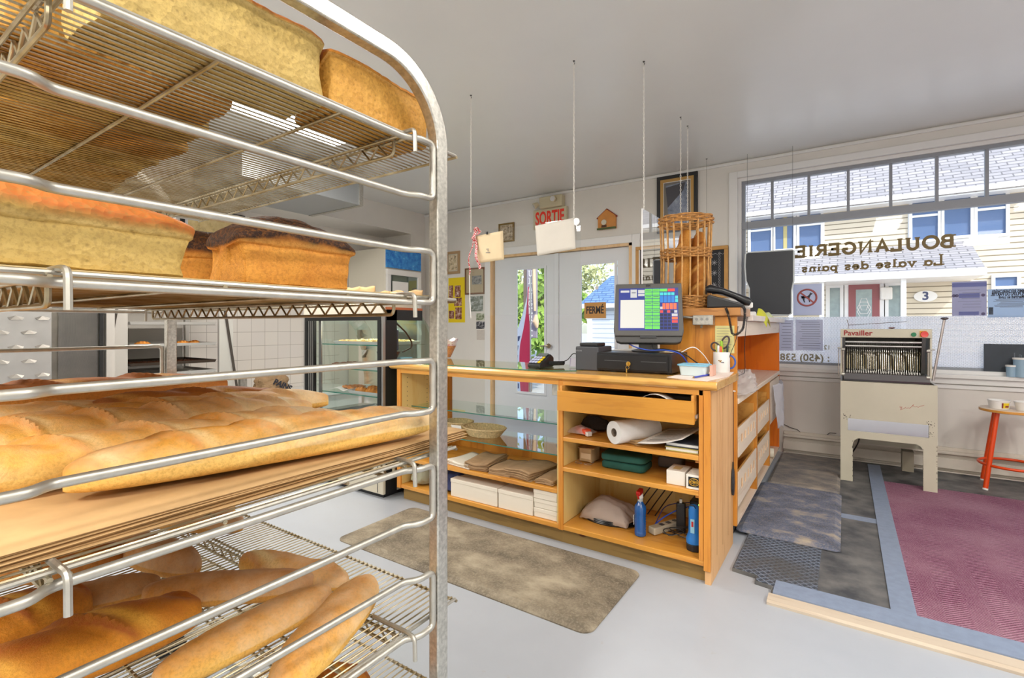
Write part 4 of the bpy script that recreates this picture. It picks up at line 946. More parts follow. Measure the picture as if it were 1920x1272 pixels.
# middle shelf (z .412)
z = .4125
a = P(1098, 868, Z=z); b_ = thing('tan_box', 'small tan cardboard box with an open lid on the middle counter shelf', 'box', (a.x, a.y, z))
MB().obox((a.x, a.y+.05, z+.04), (.074, .09, .07), (0, 0, -.1)).build('box_body', plain('tan_card', S(206, 178, 136), .8), b_, bevel=.002)
MB().obox((a.x+.012, a.y+.03, z+.083), (.11, .075, .004), (.12, -.10, -.2)).build('box_lid', kraftd, b_)
MB().obox((a.x, a.y+.002, z+.035), (.06, .001, .03), (0, 0, -.1)).build('box_print', plain('tan_print', S(232, 210, 176), .8), b_)
gl = thing('reading_glasses', 'thin wire reading glasses lying in front of the tan box', 'glasses', (a.x, a.y-.03, z))
for s in (-1, 1): MB().tube([(a.x+s*.026+.020*cos(q), a.y-.032+.013*sin(q), z+.003) for q in [2*pi*i/14 for i in range(14)]], .0012, 5, True).build('lens_rim', steel, gl)
for s in (-1, 1): MB().tube([(a.x+s*.046, a.y-.03, z+.003), (a.x+s*.05, a.y-.0, z+.012), (a.x+s*.03, a.y+.0, z+.004)], .0011, 5).build('temple_arm', steel, gl)
grn = plain('green_fleece', S(38, 92, 82), .9, var=.25, vscale=9, bmp=.5)
a = P(1163, 882, Z=z)
gt = MB()
def fold(cx_, cy_, z0, sx, sy, h, seed, layers):
    mb = MB()
    for k in range(layers):
        zz0, zz1 = z0+h*k/layers, z0+h*(k+1)/layers*1.0
        def f(u, v):
            th = 2*pi*v; th2 = pi*u; ex = .35
            sg = lambda q: (1 if q > 0 else -1)*abs(q)**ex
            x = cx_+sx/2*sg(cos(th))*abs(sin(th2))**.3*(1+.08*nz((cos(th), k, 0), 2, seed)); y = cy_+sy/2*sg(sin(th))*abs(sin(th2))**.3*(1+.08*nz((0, k, sin(th)), 2, seed))
            zq = (zz0+zz1)/2-(zz1-zz0)/2*sg(cos(th2))**1
            return V((x+.006*nz((x, y, k), 14, seed), y, max(z0+.0005, zq+.007*nz((x, y, zq), 9, seed+k))))
        mb.grid(f, 12, 36, cv=True)
    return mb
tag(fold(a.x+.01, a.y+.065, z, .235, .16, .082, 3, 2).build('folded_blanket', grn, smooth=True), 'folded dark green fleece cloth on the middle counter shelf', 'cloth')
tag(fold(P(1265, 872, Z=z).x, 2.62, z, .13, .1, .06, 5, 1).build('folded_cloth', plain('grey_cloth', S(112, 106, 106), .9), smooth=True), 'grey cloth behind the two small white boxes', 'cloth')
g0, g1 = P(1233, 905, Z=z), P(1273, 915, Z=z)
for k, (x0, x1, y0, lb) in enumerate(((-.695, -.610, 2.325, 'plain small white box on the middle counter shelf'), (-.600, -.530, 2.305, 'small white box with a black and gold oval emblem on its front'))):
    t = thing('small_box', lb, 'box', ((x0+x1)/2, y0, z))
    B(x0, x1, y0, y0+.12, z+.0005, z+.066).build('box_body', plain('ivory_card_%d' % k, S(232, 226, 216), .6), t, bevel=.002)
    if k == 1:
        B(x0+.010, x1-.010, y0-.0012, y0, z+.012, z+.056).build('emblem', blackp, t)
        em = MB(); cx_, cz = (x0+x1)/2, z+.034
        gold = plain('gold_foil', S(222, 176, 60), .35, .6)
        em.tube([(cx_+.021*cos(q), y0-.002, cz+.016*sin(q)) for q in [2*pi*i/20 for i in range(20)]], .0014, 5, True)
        for s in (-1, 1):
            em.tube([(cx_+s*.009+.007*cos(q), y0-.002, cz+.006*sin(q)) for q in [2*pi*i/12 for i in range(12)]], .0012, 5, True)
        em.tube([(cx_-.019, y0-.002, cz), (cx_+.019, y0-.002, cz)], .0011, 5).tube([(cx_, y0-.002, cz-.014), (cx_, y0-.002, cz+.014)], .0011, 5)
        em.build('emblem_mark', gold, t)
        MB().obox(((x0+x1)/2, y0+.05, z+.069), (.05, .04, .001), (.15, 0, .5)).build('open_flap', cardw, t)
    else: B(x0+.02, x1-.03, y0+.03, y0+.08, z+.0661, z+.067).build('lid_stamp', plain('gold_stamp', S(206, 176, 120), .6), t)
# bottom board (z .105)
z = .1055
a = P(1130, 985, Z=z)
ty = thing('oval_tray', 'black oval tray lying under the milky plastic bag at the bottom of the counter', 'tray', (a.x+.0, a.y+.11, z))
for r_, zz in ((1, .006), (.985, .013), (.97, .020)):
    MB().tube([(a.x+.0+.165*r_*cos(q), a.y+.115+.115*r_*sin(q), z+zz) for q in [2*pi*i/40 for i in range(40)]], .0035, 6, True).build('tray_rim', darkm, ty, smooth=True)
MB().lathe([(.16, 0), (.16, .003)], (0, 0, 0), 40).build('tray_base', darkm, ty, local=True).scale = (1, .7, 1)
bagm = MB()
def pbag(u, v):
    x = (u-.5)*2; y = (v-.5)*2; e = max(abs(x), abs(y))
    zz = .024+.085*(1-e**3)*(1-.35*abs(x+.2))+.018*nz((x, y, 0), 2.2, 7)*(1-e)+.012*abs(nz((x, y, 3), 4.5, 2))
    return V((a.x-.005+x*.155*(1-.15*abs(y)), a.y+.115+y*.11, z+max(.024, zz)-.02*max(0, e-.9)*8*(1 if abs(y) > .8 else 0)))
bagm.grid(pbag, 34, 26)
tag(bagm.build('plastic_bag', baggy, smooth=True, solid=.001), 'crumpled milky plastic bag draped over the black oval tray', 'bag')
a = P(1199, 1006, Z=z); c0 = (a.x, a.y+.012, z)
sb = thing('spray_bottle', 'clear ribbed spray bottle of blue liquid with red nozzle', 'bottle', c0)
blueliq = plain('blue_cleaner', S(22, 92, 168), .12, spec=.8)
prof = [(.020, 0), (.027, .004), (.0285, .02)]
for k in range(7): prof += [(.0285, .02+k*.013), (.0262, .0265+k*.013)]
prof += [(.0285, .112), (.029, .135), (.026, .150), (.015, .165), (.0125, .172)]
MB().lathe(prof, c0, 24).build('bottle_body', blueliq, sb, smooth=True)
MB().lathe([(.0126, .172), (.0125, .192)], c0, 20).build('bottle_neck', plain('clear_pet', S(196, 204, 206), .1), sb, smooth=True)
MB().lathe([(.0145, .189), (.0145, .206), (.012, .210)], c0, 20).build('collar', whitep, sb, smooth=True)
MB().obox((c0[0], c0[1]-.008, z+.219), (.022, .052, .022), (.12, 0, 0)).obox((c0[0], c0[1]-.03, z+.200), (.010, .008, .03), (.5, 0, 0)).build('spray_head', redp, sb, bevel=.005)
B(c0[0]-.0005-.03, c0[0]-.029, c0[1]-.012, c0[1]+.012, z+.05, z+.10).build('label', whitep, sb)
# flashlight, power bar, router, cords
a = P(1300, 1033, Z=z); c0 = (a.x, a.y+.012, z)
fl_ = thing('flashlight', 'blue plastic flashlight standing on its black lens head', 'flashlight', c0)
blu = plain('bright_blue_plastic', S(36, 120, 200), .35)
MB().lathe([(.033, 0), (.036, .004), (.036, .03), (.031, .034)], c0, 8).build('lens_head', blackp, fl_, bevel=.002)
MB().lathe([(.034, .034), (.036, .052), (.030, .068), (.0245, .085), (.024, .15), (.0245, .192), (.019, .206), (.008, .211)], c0, 24).build('body', blu, fl_, smooth=True)
MB().box(c0[0]-.010, c0[0]+.009, c0[1]-.0275, c0[1]-.024, z+.085, z+.15).build('switch_plate', plain('pale_blue_trim', S(150, 204, 228), .4), fl_, bevel=.004)
B(c0[0]-.005, c0[0]+.004, c0[1]-.0295, c0[1]-.0275, z+.115, z+.14).build('switch', redp, fl_, bevel=.001)
MB().tube(fillet([(c0[0]-.018, c0[1]-.012, z+.19), (c0[0]-.03, c0[1]-.028, z+.215), (c0[0]+.006, c0[1]-.026, z+.214), (c0[0]+.012, c0[1]-.02, z+.2)], .01), .002, 6).build('wrist_cord', blackp, fl_)
a = P(1228, 1000, Z=z)
pb = thing('power_bar', 'beige power bar among the tangled cables at the bottom of the counter', 'power bar', (a.x+.05, a.y+.06, z))
MB().obox((a.x+.035, a.y+.06, z+.02), (.045, .20, .036), (0, 0, -.45)).build('bar_housing', cream, pb, bevel=.006)
for k in range(3): MB().obox((a.x+.025+.02*k, a.y+.03+.045*k, z+.039), (.022, .022, .003), (0, 0, -.45)).build('socket', greyp, pb)
cb = thing('black_cable', 'tangle of thin black cables around the beige power bar', 'cable', (a.x+.1, a.y+.02, z))
random.seed(9)
for k in range(5):
    cx_, cy_ = a.x+.055+.028*k+random.uniform(-.01, .01), a.y+.03+random.uniform(-.02, .03); r_ = random.uniform(.03, .055)
    pts = [(cx_+r_*cos(q*1.0)*(1+.2*sin(q*2+k)), cy_+r_*.6*sin(q), z+.006+.05*abs(sin(q*.5+k))*(k % 3)/2+.004*k) for q in [2*pi*i/26*1.6 for i in range(27)]]
    MB().tube(pts, .0022, 6).build('loop', blackp, cb, smooth=True)
for k in range(4):
    x = P(1212+k*14, 940, Y=2.7).x
    MB().tube(fillet([(x-.05, 2.62, z+.03), (x-.02, 2.70, z+.09), (x+.03, 2.74, z+.17), (x+.03, 2.765, .37)], .05), .0032, 6).build('hanging_run', blackp, cb, smooth=True)
bc = thing('blue_cable', 'bright blue network cable looping up behind the spray bottle', 'cable', (a.x, a.y+.1, z))
MB().tube(fillet([(a.x-.03, a.y+.04, z+.006), (a.x+.01, a.y+.10, z+.05), (a.x+.10, a.y+.13, z+.11), (a.x+.19, a.y+.16, z+.13)], .05), .0034, 8).build('cable_run', plain('cable_blue', S(40, 80, 190), .4), bc, smooth=True)
MB().tube(fillet([(a.x-.02, a.y+.07, z+.02), (a.x+.0, a.y+.15, z+.09), (a.x+.07, a.y+.16, z+.12), (a.x+.19, a.y+.17, z+.14)], .05), .0026, 8).build('cable_run', plain('cable_navy', S(50, 60, 120), .4), bc, smooth=True)
ro = thing('router', 'dark router with green status lights behind the flashlight', 'router', (-.60, 2.62, z+.0))
B(-.66, -.545, 2.60, 2.72, z+.0005, z+.155).build('router_case', blackp, ro, bevel=.006)
for k in range(3): B(-.615+k*.02, -.608+k*.02, 2.597, 2.5995, z+.138-.007*k, z+.143-.007*k).build('status_light', emit('green_led_%d' % k, (.3, 1, .2, 1), 3), ro)
bp_ = P(1268, 1003, Z=z)
ch = thing('cordless_handset', 'black cordless device standing left of the blue flashlight', 'handset', (bp_.x, bp_.y+.04, z))
MB().obox((bp_.x+.01, bp_.y+.05, z+.075), (.045, .03, .148), (0, 0, .2)).build('handset_body', blackp, ch, bevel=.006)
MB().obox((bp_.x+.01, bp_.y+.046, z+.158), (.012, .014, .02), (0, 0, .2)).build('metal_plug', steel, ch)
# left bay contents --------------------------------------------------------
zb, zw = .1055, .2855
for k, (x0, x1, y0, zz, lb) in enumerate((
        (-2.015, -1.665, 2.315, zb, 'wide flat white cake box at the bottom left of the display cabinet'),
        (-1.655, -1.425, 2.315, zb, 'flat white cake box in the middle of the cabinet bottom'),
        (-1.418, -1.275, 2.320, zb, 'lowest of three stacked white cake boxes beside the cabinet divider'),
        (-1.418, -1.275, 2.322, zb+.0515, 'middle of three stacked white cake boxes beside the cabinet divider'),
        (-1.418, -1.275, 2.318, zb+.103, 'topmost of three stacked white cake boxes beside the cabinet divider'))):
    t = thing('cake_box', lb, 'box', ((x0+x1)/2, y0+.15, zz), group='white cake boxes in the counter')
    h = .050 if k > 1 else .108
    B(x0, x1, y0, y0+.32, zz+.0005, zz+h-.004).build('box_base', cardw, t, bevel=.002)
    B(x0-.002, x1+.002, y0-.002, y0+.322, zz+h-.022, zz+h).build('box_lid', cardw, t, bevel=.002)
blob('blue_cloth', 'dark blue cloth bundled at the left of the cabinet bottom', 'cloth', (P(862, 920, Z=zb).x-.02, 2.42, zb), .10, .09, .13, 4, plain('navy_cloth', S(54, 62, 104), .9, var=.3, vscale=12), .3)
blob('plastic_bag', 'grey-green plastic bag bundled at the far left end of the cabinet bottom', 'bag', (P(790, 908, Z=zb).x, 2.40, zb), .075, .075, .14, 6, plain('greygreen_plastic', S(158, 156, 132), .35), .3)
for k, (px, py, sx, sy, h, n, mm, lb) in enumerate((
        (872, 872, .20, .24, .02, 5, cardw, 'stack of white paper bags at the left of the wooden cabinet shelf'),
        (905, 876, .155, .26, .042, 9, kraftd, 'tall stack of brown paper bags at the left of the wooden shelf'),
        (940, 888, .145, .25, .030, 6, kraftd, 'thin stack of brown paper bags in the middle of the wooden shelf'),
        (992, 890, .19, .27, .044, 9, kraftd, 'thick wavy stack of brown paper bags right of the middle'),
        (1026, 905, .11, .22, .024, 5, kraftd, 'short stack of brown paper bags against the cabinet divider'))):
    q = P(px, py, Z=zw); x = q.x
    sheets('bag_stack', lb, (x, 2.33+sy/2, zw), sx, sy, h, n, 20+k, mm, random.choice((-.15, .1)) if k != 4 else 0, 'stacks of paper bags', wav=.006)
# wicker trays on the lower glass shelf
wick = plain('pale_wicker', S(222, 196, 148), .7, var=.35, vscale=90, bmp=.5)
def wicker_tray(c, rx, ry, label):
    t = thing('wicker_tray', label, 'basket', c, group='wicker trays on the glass shelf')
    mb = MB()
    def f(u, v):
        th = 2*pi*u; r_ = .72+.28*v; k = 1+.012*(1 if int(u*60) % 2 else -1)*v
        return V((c[0]+rx*r_*k*cos(th), c[1]+ry*r_*k*sin(th), c[2]+.002+.052*v))
    mb.grid(f, 60, 6, cu=True); mb.build('tray_wall', wick, t, solid=.003)
    MB().lathe([(.72, 0), (.72, .003)], (0, 0, .001), 40).build('tray_bottom', wick, t, local=True).scale = (rx, ry, 1)
    MB().tube([(c[0]+rx*cos(q), c[1]+ry*sin(q), c[2]+.054) for q in [2*pi*i/48 for i in range(48)]], .005, 6, True).build('tray_rim', wick, t, smooth=True)
q = P(893, 822, Z=.442); wicker_tray((q.x-.005, 2.555, .442), .155, .11, 'pale oval wicker tray on the lower glass shelf, nearer the middle')
q = P(855, 815, Z=.442); wicker_tray((q.x-.10, 2.62, .442), .11, .09, 'smaller wicker tray behind and left of the oval one')
q = P(857, 800, Z=.51)
for (px, py, lb) in ((776, 774, 'white price card standing on the glass shelf at the left of the cabinet'), (856, 803, 'white price card leaning in front of the smaller wicker tray')):
    q = P(px, py, Y=2.45); o = tag(MB().obox((q.x, q.y, q.z), (.075, .002, .04), (.35, 0, .1)).build('price_card', paperm), lb, 'card')
    mb = MB()
    for k in range(3): mb.obox((q.x-.0, q.y-.0035-.004*k, q.z+.01-.011*k), (.05-.01*k, .0006, .003), (.35, 0, .1))
    mb.build('print', darkprint, o)
# ------------------------------------------------------------------ tall shelving unit at the counter end
UX0, UX1, UY0, UY1 = -.885, -.475, 2.832, 4.86
su = thing('shelf_unit', 'tall orange pine shelving unit with basket drawers, running from the counter to the window', 'shelving unit', ((UX0+UX1)/2, (UY0+UY1)/2, 0))
B(UX0, UX1, UY0, UY0+.022, .09, 1.203).build('end_panel', honeyZ, su, bevel=.002)
pj = MB()
for k in range(1, 4): pj.box(UX0+.1*k-.001, UX0+.1*k+.001, UY0-.0006, UY0, .91, 1.2)
pj.build('plank_joint', plain('joint_brown', S(160, 100, 44), .8), su)
ysu = [3.50, 4.14]
for y in ysu: B(UX0+.012, UX1+.005, y, y+.032, .105, .735).build('divider', honeyZ, su)
B(UX0, UX1, UY1-.02, UY1, .09, 1.178).build('end_panel', orangeZ, su)
B(UX0, UX0+.012, UY0+.022, UY1-.02, .09, 1.178).build('back_panel', orangeZ, su)
B(UX0+.012, UX1, UY0+.022, UY1-.02, .09, .105).build('bottom_board', whitewoodY, su)
B(UX0+.012, UX1+.006, UY0+.022, UY1-.02, .735, .765).build('mid_shelf', whitewoodY, su, bevel=.004)
B(UX1-.018, UX1, UY0+.022, UY1, 1.095, 1.1775).build('top_apron', whitewoodY, su)
B(UX0+.05, UX1-.04, UY0+.06, UY1-.06, 0, .09).build('plinth', greyp, su)
B(UX1-.012, UX1, 4.176, UY1-.02, .40, .72).build('filler_board', whitewoodY, su)
def basket(y0, y1, z0, z1):
    m_ = MB(); x0, x1 = UX1-.0005, UX1+.004; n = 5; hw = .052; gap = (y1-y0-.11)/(n)
    zz0, zz1 = z0+(z1-z0)*.40, z0+(z1-z0)*.70
    m_.box(x0, x1, y0, y1, z0, zz0).box(x0, x1, y0, y1, zz1, z1)
    ys = [y0+.055+gap*(k+.5) for k in range(n)]; prev = y0
    for yc in ys: m_.box(x0, x1, prev, yc-hw/2, zz0, zz1); prev = yc+hw/2
    m_.box(x0, x1, prev, y1, zz0, zz1)
    o = m_.build('basket_drawer', whitewoodY, su)
    B(UX1-.013, x0, y0+.003, y1-.003, z0, z1-.006).build('inner_front', honeyY, o); x0 = UX1-.013
    MB().box(UX0+.05, x0, y0+.004, y0+.014, z0, z1+.05).box(UX0+.05, x0, y1-.014, y1-.004, z0, z1+.05).box(UX0+.05, x0, y0+.014, y1-.014, z0, z0+.008).build('drawer_side', honeyY, o)
for (ya, yb) in ((UY0+.028, 3.495), (3.537, 4.135)):
    for (za, zb_) in ((.45, .607), (.19, .372)): basket(ya, yb, za, zb_)
# the two tops of the shelving unit
tag(B(-.96, -.452, 2.80, 3.12, 1.205, 1.248).build('shelf_board', slabX, bevel=.004), 'rough brown wooden slab on the near end of the tall shelving unit', 'shelf board')
tag(B(-.92, -.440, 3.125, 4.93, 1.180, 1.215).build('shelf_board', plain('chipped_white_board', S(232, 222, 214), .5, var=.08, vscale=9), bevel=.004), 'chipped white top board of the shelving unit behind the brown slab', 'shelf board')
bread_bun = plain('dim_orange_object', S(186, 92, 44), .5, var=.3, vscale=12)
q = P(1418, 692, Z=.766); blob('squash', 'reddish brown gourd-like object on the middle shelf of the tall unit', 'gourd', (-.62, 3.45, .766), .06, .15, .09, 5, bread_bun, .12)
# clear crumpled bags
def crumple(name, label, c, s, seed, m, amp=.55):
    return blob(name, label, 'bag', c, s[0], s[1], s[2], seed, m, amp, 22, (30, 40))
crumple('plastic_bag', 'big crumpled clear plastic bag spilling over the front of the middle shelf', (-.50, 3.10, .767), (.075, .22, .115), 11, clearp)
crumple('plastic_bag', 'clear plastic bags stuffed in the upper basket drawer nearest the counter', (-.61, 3.15, .50), (.06, .16, .13), 12, clearp)
hb = MB().grid(lambda u, v: V((UX1+.012+.05*sin(pi*u)*(1-.4*v)+.014*nz((u, v, 1), 5, 3)+.03*v, 4.28+.42*u*(1-.35*v)+.04*v+.02*nz((u, v, 2), 4, 2), .70-.34*v+.02*nz((u, v, 4), 6, 1))), 24, 26)
tag(hb.build('hanging_bags', film('white_carrier_bag', S(236, 238, 246), .25), smooth=True, solid=.001), 'bundle of white carrier bags hanging from the far end of the shelving unit', 'bag')
tr_ = MB(); rollmesh(V((-.50, 4.40, .145)), V((1, .15, 0)).normalized(), .03, .037, .02).build('tape_roll', plain('pale_tape', S(232, 224, 206), .5))
tag(bpy.data.objects['tape_roll'], 'pale roll of tape on the bottom board of the shelving unit', 'tape')
# things on the white top
lemon = plain('pale_green_paper', S(214, 222, 160), .7)
q = P(1412, 578, X=-.60)
tag(MB().grid(lambda u, v: V((-.66+.20*v, q.y-.20+.40*u, 1.217+.045*sin(pi*u)**.7*(.4+.6*v)-.05*max(0, v-.85)*6)), 16, 14).build('curled_label_roll', lemon, smooth=True, solid=.001), 'pale green curled paper on the white top of the shelving unit', 'paper')
tag(MB().grid(lambda u, v: V((-.50+.06*v+.012, 3.62+.20*u, 1.217+.055*sin(pi*u)-.075*v*v)), 12, 10).build('yellow_note', plain('lime_paper', S(206, 206, 60), .7), smooth=True, solid=.001), 'lime yellow curled paper hanging over the edge of the white top', 'paper')
tag(MB().obox((-.62, 4.1, 1.238), (.12, .2, .04), (0, 0, .2)).build('white_packet', whitep, bevel=.01), 'small white packet on the white top near the window', 'packet')
jr = thing('spice_jar', 'small glass jar with brown contents behind the phone', 'jar', (-.80, 3.45, 1.216))
MB().lathe([(.033, .0), (.035, .01), (.035, .06), (.030, .07)], (-.80, 3.45, 1.216), 20).build('jar_glass', plain('brown_spice', S(150, 96, 62), .3), jr, smooth=True)
MB().lathe([(.032, .07), (.032, .12), (.030, .122)], (-.80, 3.45, 1.216), 20).build('jar_lid', plain('silver_lid', S(200, 200, 204), .3, .6), jr, smooth=True)
# electrical box and conduit, note on the panel
eb = thing('outlet_box', 'galvanised electrical outlet box under the wooden slab, with flexible conduit', 'outlet', (-.66, UY0-.02, 1.14))
q0, q1 = P(1303, 610, Y=UY0), P(1341, 592, Y=UY0)
B(q0.x, q1.x, UY0-.055, UY0-.0008, q0.z, q1.z+.002).build('metal_box', steel, eb, bevel=.004)
for k in range(3): MB().lathe([(.008, 0), (.008, .0015)], (q0.x+.022+.027*k, UY0-.056, (q0.z+q1.z)/2+.006), 14, 'Y').build('knockout', plain('dull_zinc_%d' % k, S(150, 150, 148), .4, .8), eb)
MB().cyl((q0.x+.045, UY0-.05, q0.z-.012), (q0.x+.045, UY0-.03, q0.z+.002), .006, 10).build('clamp_screw', steel, eb)
cd = MB().tube([(q0.x-.13, UY0-.03, q1.z-.008), (q0.x-.06, UY0-.03, q1.z-.006), (q0.x, UY0-.03, q1.z-.012)], .0075, 10); cd.build('flex_conduit', steel, eb, smooth=True)
a, b_ = P(1341, 611, Y=UY0), P(1377, 663, Y=UY0)
o = tag(B(a.x, b_.x, UY0-.0025, UY0-.001, b_.z, a.z).build('yellow_note', plain('pale_yellow_paper', S(222, 214, 150), .8)), 'pale yellow handwritten note taped to the pine end panel beside the mug', 'paper')
mb = MB()
for k in range(9): mb.box(a.x+.008, b_.x-.012-(k % 3)*.008, UY0-.0032, UY0-.0028, a.z-.015-k*.0145, a.z-.0135-k*.0145)
mb.build('handwriting', greyprint, o)
# thermometer cord and black fly swatter hanging on the cabinet end
fs_ = thing('hanging_brush', 'black mesh swatter head hanging by a twisted cord on the cabinet end panel', 'brush', (rx1+.01, 2.72, .4))
ya_ = P(1374, 800, X=rx1+.006).y
q = [P(1375, py, X=rx1+.008).z for py in (733, 868, 880, 928)]
MB().tube([(rx1+.008, ya_, q[0]), (rx1+.008, ya_+.002, (q[0]+q[1])/2), (rx1+.008, ya_, q[1])], .0022, 6).build('cord', plain('dark_twist_cord', S(90, 70, 60), .8), fs_)
MB().lathe([(.0, 0), (.004, .002), (.004, .012), (0, .014)], (rx1+.006, ya_, q[0]-.002), 10, 'X').build('hook_pin', whitep, fs_)
n_ = 14; MB().prism([(ya_+.022*cos(2*pi*k/n_), (q[2]+q[3])/2+(q[2]-q[3])/2*sin(2*pi*k/n_)*1.05) for k in range(n_)], lambda u, v, w_: (rx1+w_, u, v), .003, .012).build('brush_head', plain('black_mesh', S(40, 44, 54), .5, bmp=.6, vscale=160), fs_)
B(rx1+.004, rx1+.011, ya_-.004, ya_+.004, q[2], q[1]+.004).build('brush_neck', blackp, fs_)
# ------------------------------------------------------------------ on the countertop
TZ = .9062
gs = tag(MB().prism([(-2.44, 2.30), (-1.36, 2.30), (-1.20, 2.40), (-1.20, 2.76), (-2.44, 2.76)], lambda u, v, z: (u, v, z), TZ, TZ+.006).build('glass_sheet', shelfglass), 'clear glass sheet with clipped corner lying on the left half of the countertop', 'glass sheet')
MB().tube([(-2.44, 2.299, TZ+.003), (-1.36, 2.299, TZ+.003), (-1.199, 2.40, TZ+.003)], .0028, 6).build('glass_edge', glassedge, gs)
# cash drawer
a, b_ = P(1115, 696, Z=TZ), P(1259, 704, Z=TZ)
cx0, cx1, cy = a.x, b_.x, (a.y+b_.y)/2
cdx = thing('cash_box', 'black metal cash drawer with keys in its lock, under the till screen', 'cash drawer', ((cx0+cx1)/2, cy+.2, TZ))
B(cx0, cx1, cy, cy+.30, TZ+.006, TZ+.104).build('drawer_case', darkm, cdx, bevel=.004)
B(cx0+.016, cx1-.016, cy-.006, cy, TZ+.014, TZ+.092).build('drawer_front', darkm, cdx, bevel=.003)
for s in (0, 1): B(cx0+.06+s*.20, cx0+.19+s*.20, cy-.0075, cy-.006, TZ+.060, TZ+.0625).build('slot_line', plain('slot_grey_%d' % s, S(84, 86, 90), .4), cdx)
lx = (cx0+cx1)/2-.012
MB().lathe([(.012, 0), (.012, .005), (.009, .007)], (lx, cy-.013, TZ+.048), 20, 'Y').build('lock', brass, cdx, smooth=True)
MB().box(lx-.002, lx+.002, cy-.028, cy-.013, TZ+.040, TZ+.056).tube([(lx+.009*cos(q), cy-.024, TZ+.030+.009*sin(q)) for q in [2*pi*i/16 for i in range(16)]], .0012, 6, True).box(lx-.007, lx-.001, cy-.026, cy-.024, TZ+.004, TZ+.024).build('key', brass, cdx)
for x in (cx0+.02, cx1-.02):
    for y in (cy+.02, cy+.28): MB().cyl((x, y, TZ), (x, y, TZ+.006), .009, 10).build('rubber_foot', blackrub, cdx)
# receipt printer
a = P(1079, 694, Z=TZ); b_ = P(1113, 696, Z=TZ)
rp = thing('receipt_printer', 'dark grey receipt printer at the left of the cash drawer', 'printer', (a.x+.08, a.y+.1, TZ))
px0, px1 = a.x, cx0-.008; py = (a.y+b_.y)/2
B(px0, px1+.03, py+.0, py+.19, TZ+.0005, TZ+.132).build('printer_body', plain('printer_grey', S(66, 68, 74), .45), rp, bevel=.007)
B(px0+.02, px1+.02, py+.01, py+.12, TZ+.1325, TZ+.152).build('paper_cover', blackp, rp, bevel=.006)
text('EPSON', .012, plain('logo_grey', S(150, 152, 158), .5), rp, (px0+.022, py-.0006, TZ+.108), depth=.0005)
# till screen
mc = P(1213, 600, Y=2.60)
tl = thing('till_screen', 'grey touchscreen till showing green, blue and red keys', 'cash register', (mc.x, 2.62, TZ+.1045), rot=(0, 0, R(19)))
MB().lathe([(.085, 0), (.09, .006), (.06, .014), (.045, .02)], (0, .06, 0), 28).build('stand_base', greyp, tl, local=True, smooth=True)
MB().obox((0, .055, .045), (.10, .05, .075), (.15, 0, 0)).build('stand_neck', greyp, tl, local=True, bevel=.008)
tilt = R(-14)
def mt(x, y, z):   # local screen plane -> tilted
    return V((x, y*cos(tilt)-(z)*sin(tilt)*-1*-1, 0))+V((0, 0, 0))
TM = Matrix.Translation((0, .0, .085)) @ Matrix.Rotation(tilt, 4, 'X')
def tb(mb): mb.v = [tuple(TM @ V(p)) for p in mb.v]; return mb
W2 = .181
body = MB().prism([(-W2+.004, .0), (W2-.004, .0), (W2+.002, .03), (W2-.006, .30), (-W2+.006, .30), (-W2-.002, .03)], lambda u, v, w_: (u, w_, v), 0, .036)
tb(body).build('screen_housing', greyp, tl, local=True, bevel=.006)
chin = MB().prism([(-W2+.004, .0), (W2-.004, .0), (W2-.012, -.028), (W2-.035, -.036), (-W2+.035, -.036), (-W2+.012, -.028)], lambda u, v, w_: (u, w_, v), .003, .05)
tb(chin).build('screen_chin', plain('charcoal_chin', S(64, 63, 62), .45), tl, local=True, bevel=.005)
tb(MB().box(-.043, .043, -.002, .003, -.010, .004)).build('badge', blackp, tl, local=True)
SX, SZ0, SZ1 = .157, .032, .272
def disp(name, r, g, b_, e=.85): return emit(name, S(r, g, b_), e)
scr = tb(MB().box(-SX, SX, -.0015, .0, SZ0, SZ1)).build('display', disp('screen_blue', 40, 56, 140, .8), tl, local=True)
EM = {'g': disp('key_green', 110, 214, 90), 'r': disp('key_red', 226, 70, 60), 'o': disp('key_orange', 250, 112, 72), 'b': disp('key_blue', 40, 126, 206), 'c': disp('key_cyan', 70, 206, 206),
      'w': disp('panel_grey', 214, 210, 200, .9), 'l': disp('key_light', 200, 198, 196), 'k': disp('key_navy', 24, 28, 64), 'd': disp('screen_text', 60, 60, 100, .6)}
def cell(col, u0, u1, v0, v1, nm, y=-.0022):
    EMB.setdefault((col, nm), MB()).box(-SX+2*SX*u0, -SX+2*SX*u1, y, y+.0008, SZ1-(SZ1-SZ0)*v1, SZ1-(SZ1-SZ0)*v0)
EMB = {}
cell('w', .03, .435, .28, .945, 'receipt_panel'); cell('l', .20, .31, .03, .225, 'clock_tile'); cell('l', .03, .18, .05, .10, 'tool_tiles'); cell('l', .33, .44, .04, .12, 'tool_tiles'); cell('l', .33, .44, .135, .19, 'tool_tiles')
for k in range(12):
    v0 = .02+k*.080; cell('g', .445, .565, v0, v0+.066, 'green_keys'); cell('g', .573, .693, v0, v0+.066, 'green_keys')
cell('g', .70, .82, .02, .085, 'green_keys'); cell('r', .83, .945, .02, .085, 'red_keys')
for k in range(4): cell('c', .70+.062*k, .752+.062*k, .11, .175, 'cyan_keys'); cell('b', .70+.062*k, .752+.062*k, .19, .345, 'blue_keys'); cell('o', .74+.06*k, .79+.06*k, .365, .505, 'orange_keys')
cell('c', .95, .995, .19, .26, 'cyan_keys'); cell('c', .95, .995, .27, .34, 'cyan_keys'); cell('l', .70, .74, .445, .505, 'white_keys')
for k, c_ in enumerate('rkrkl'): cell(c_, .70+.058*k, .748+.058*k, .53, .59, 'mixed_keys')
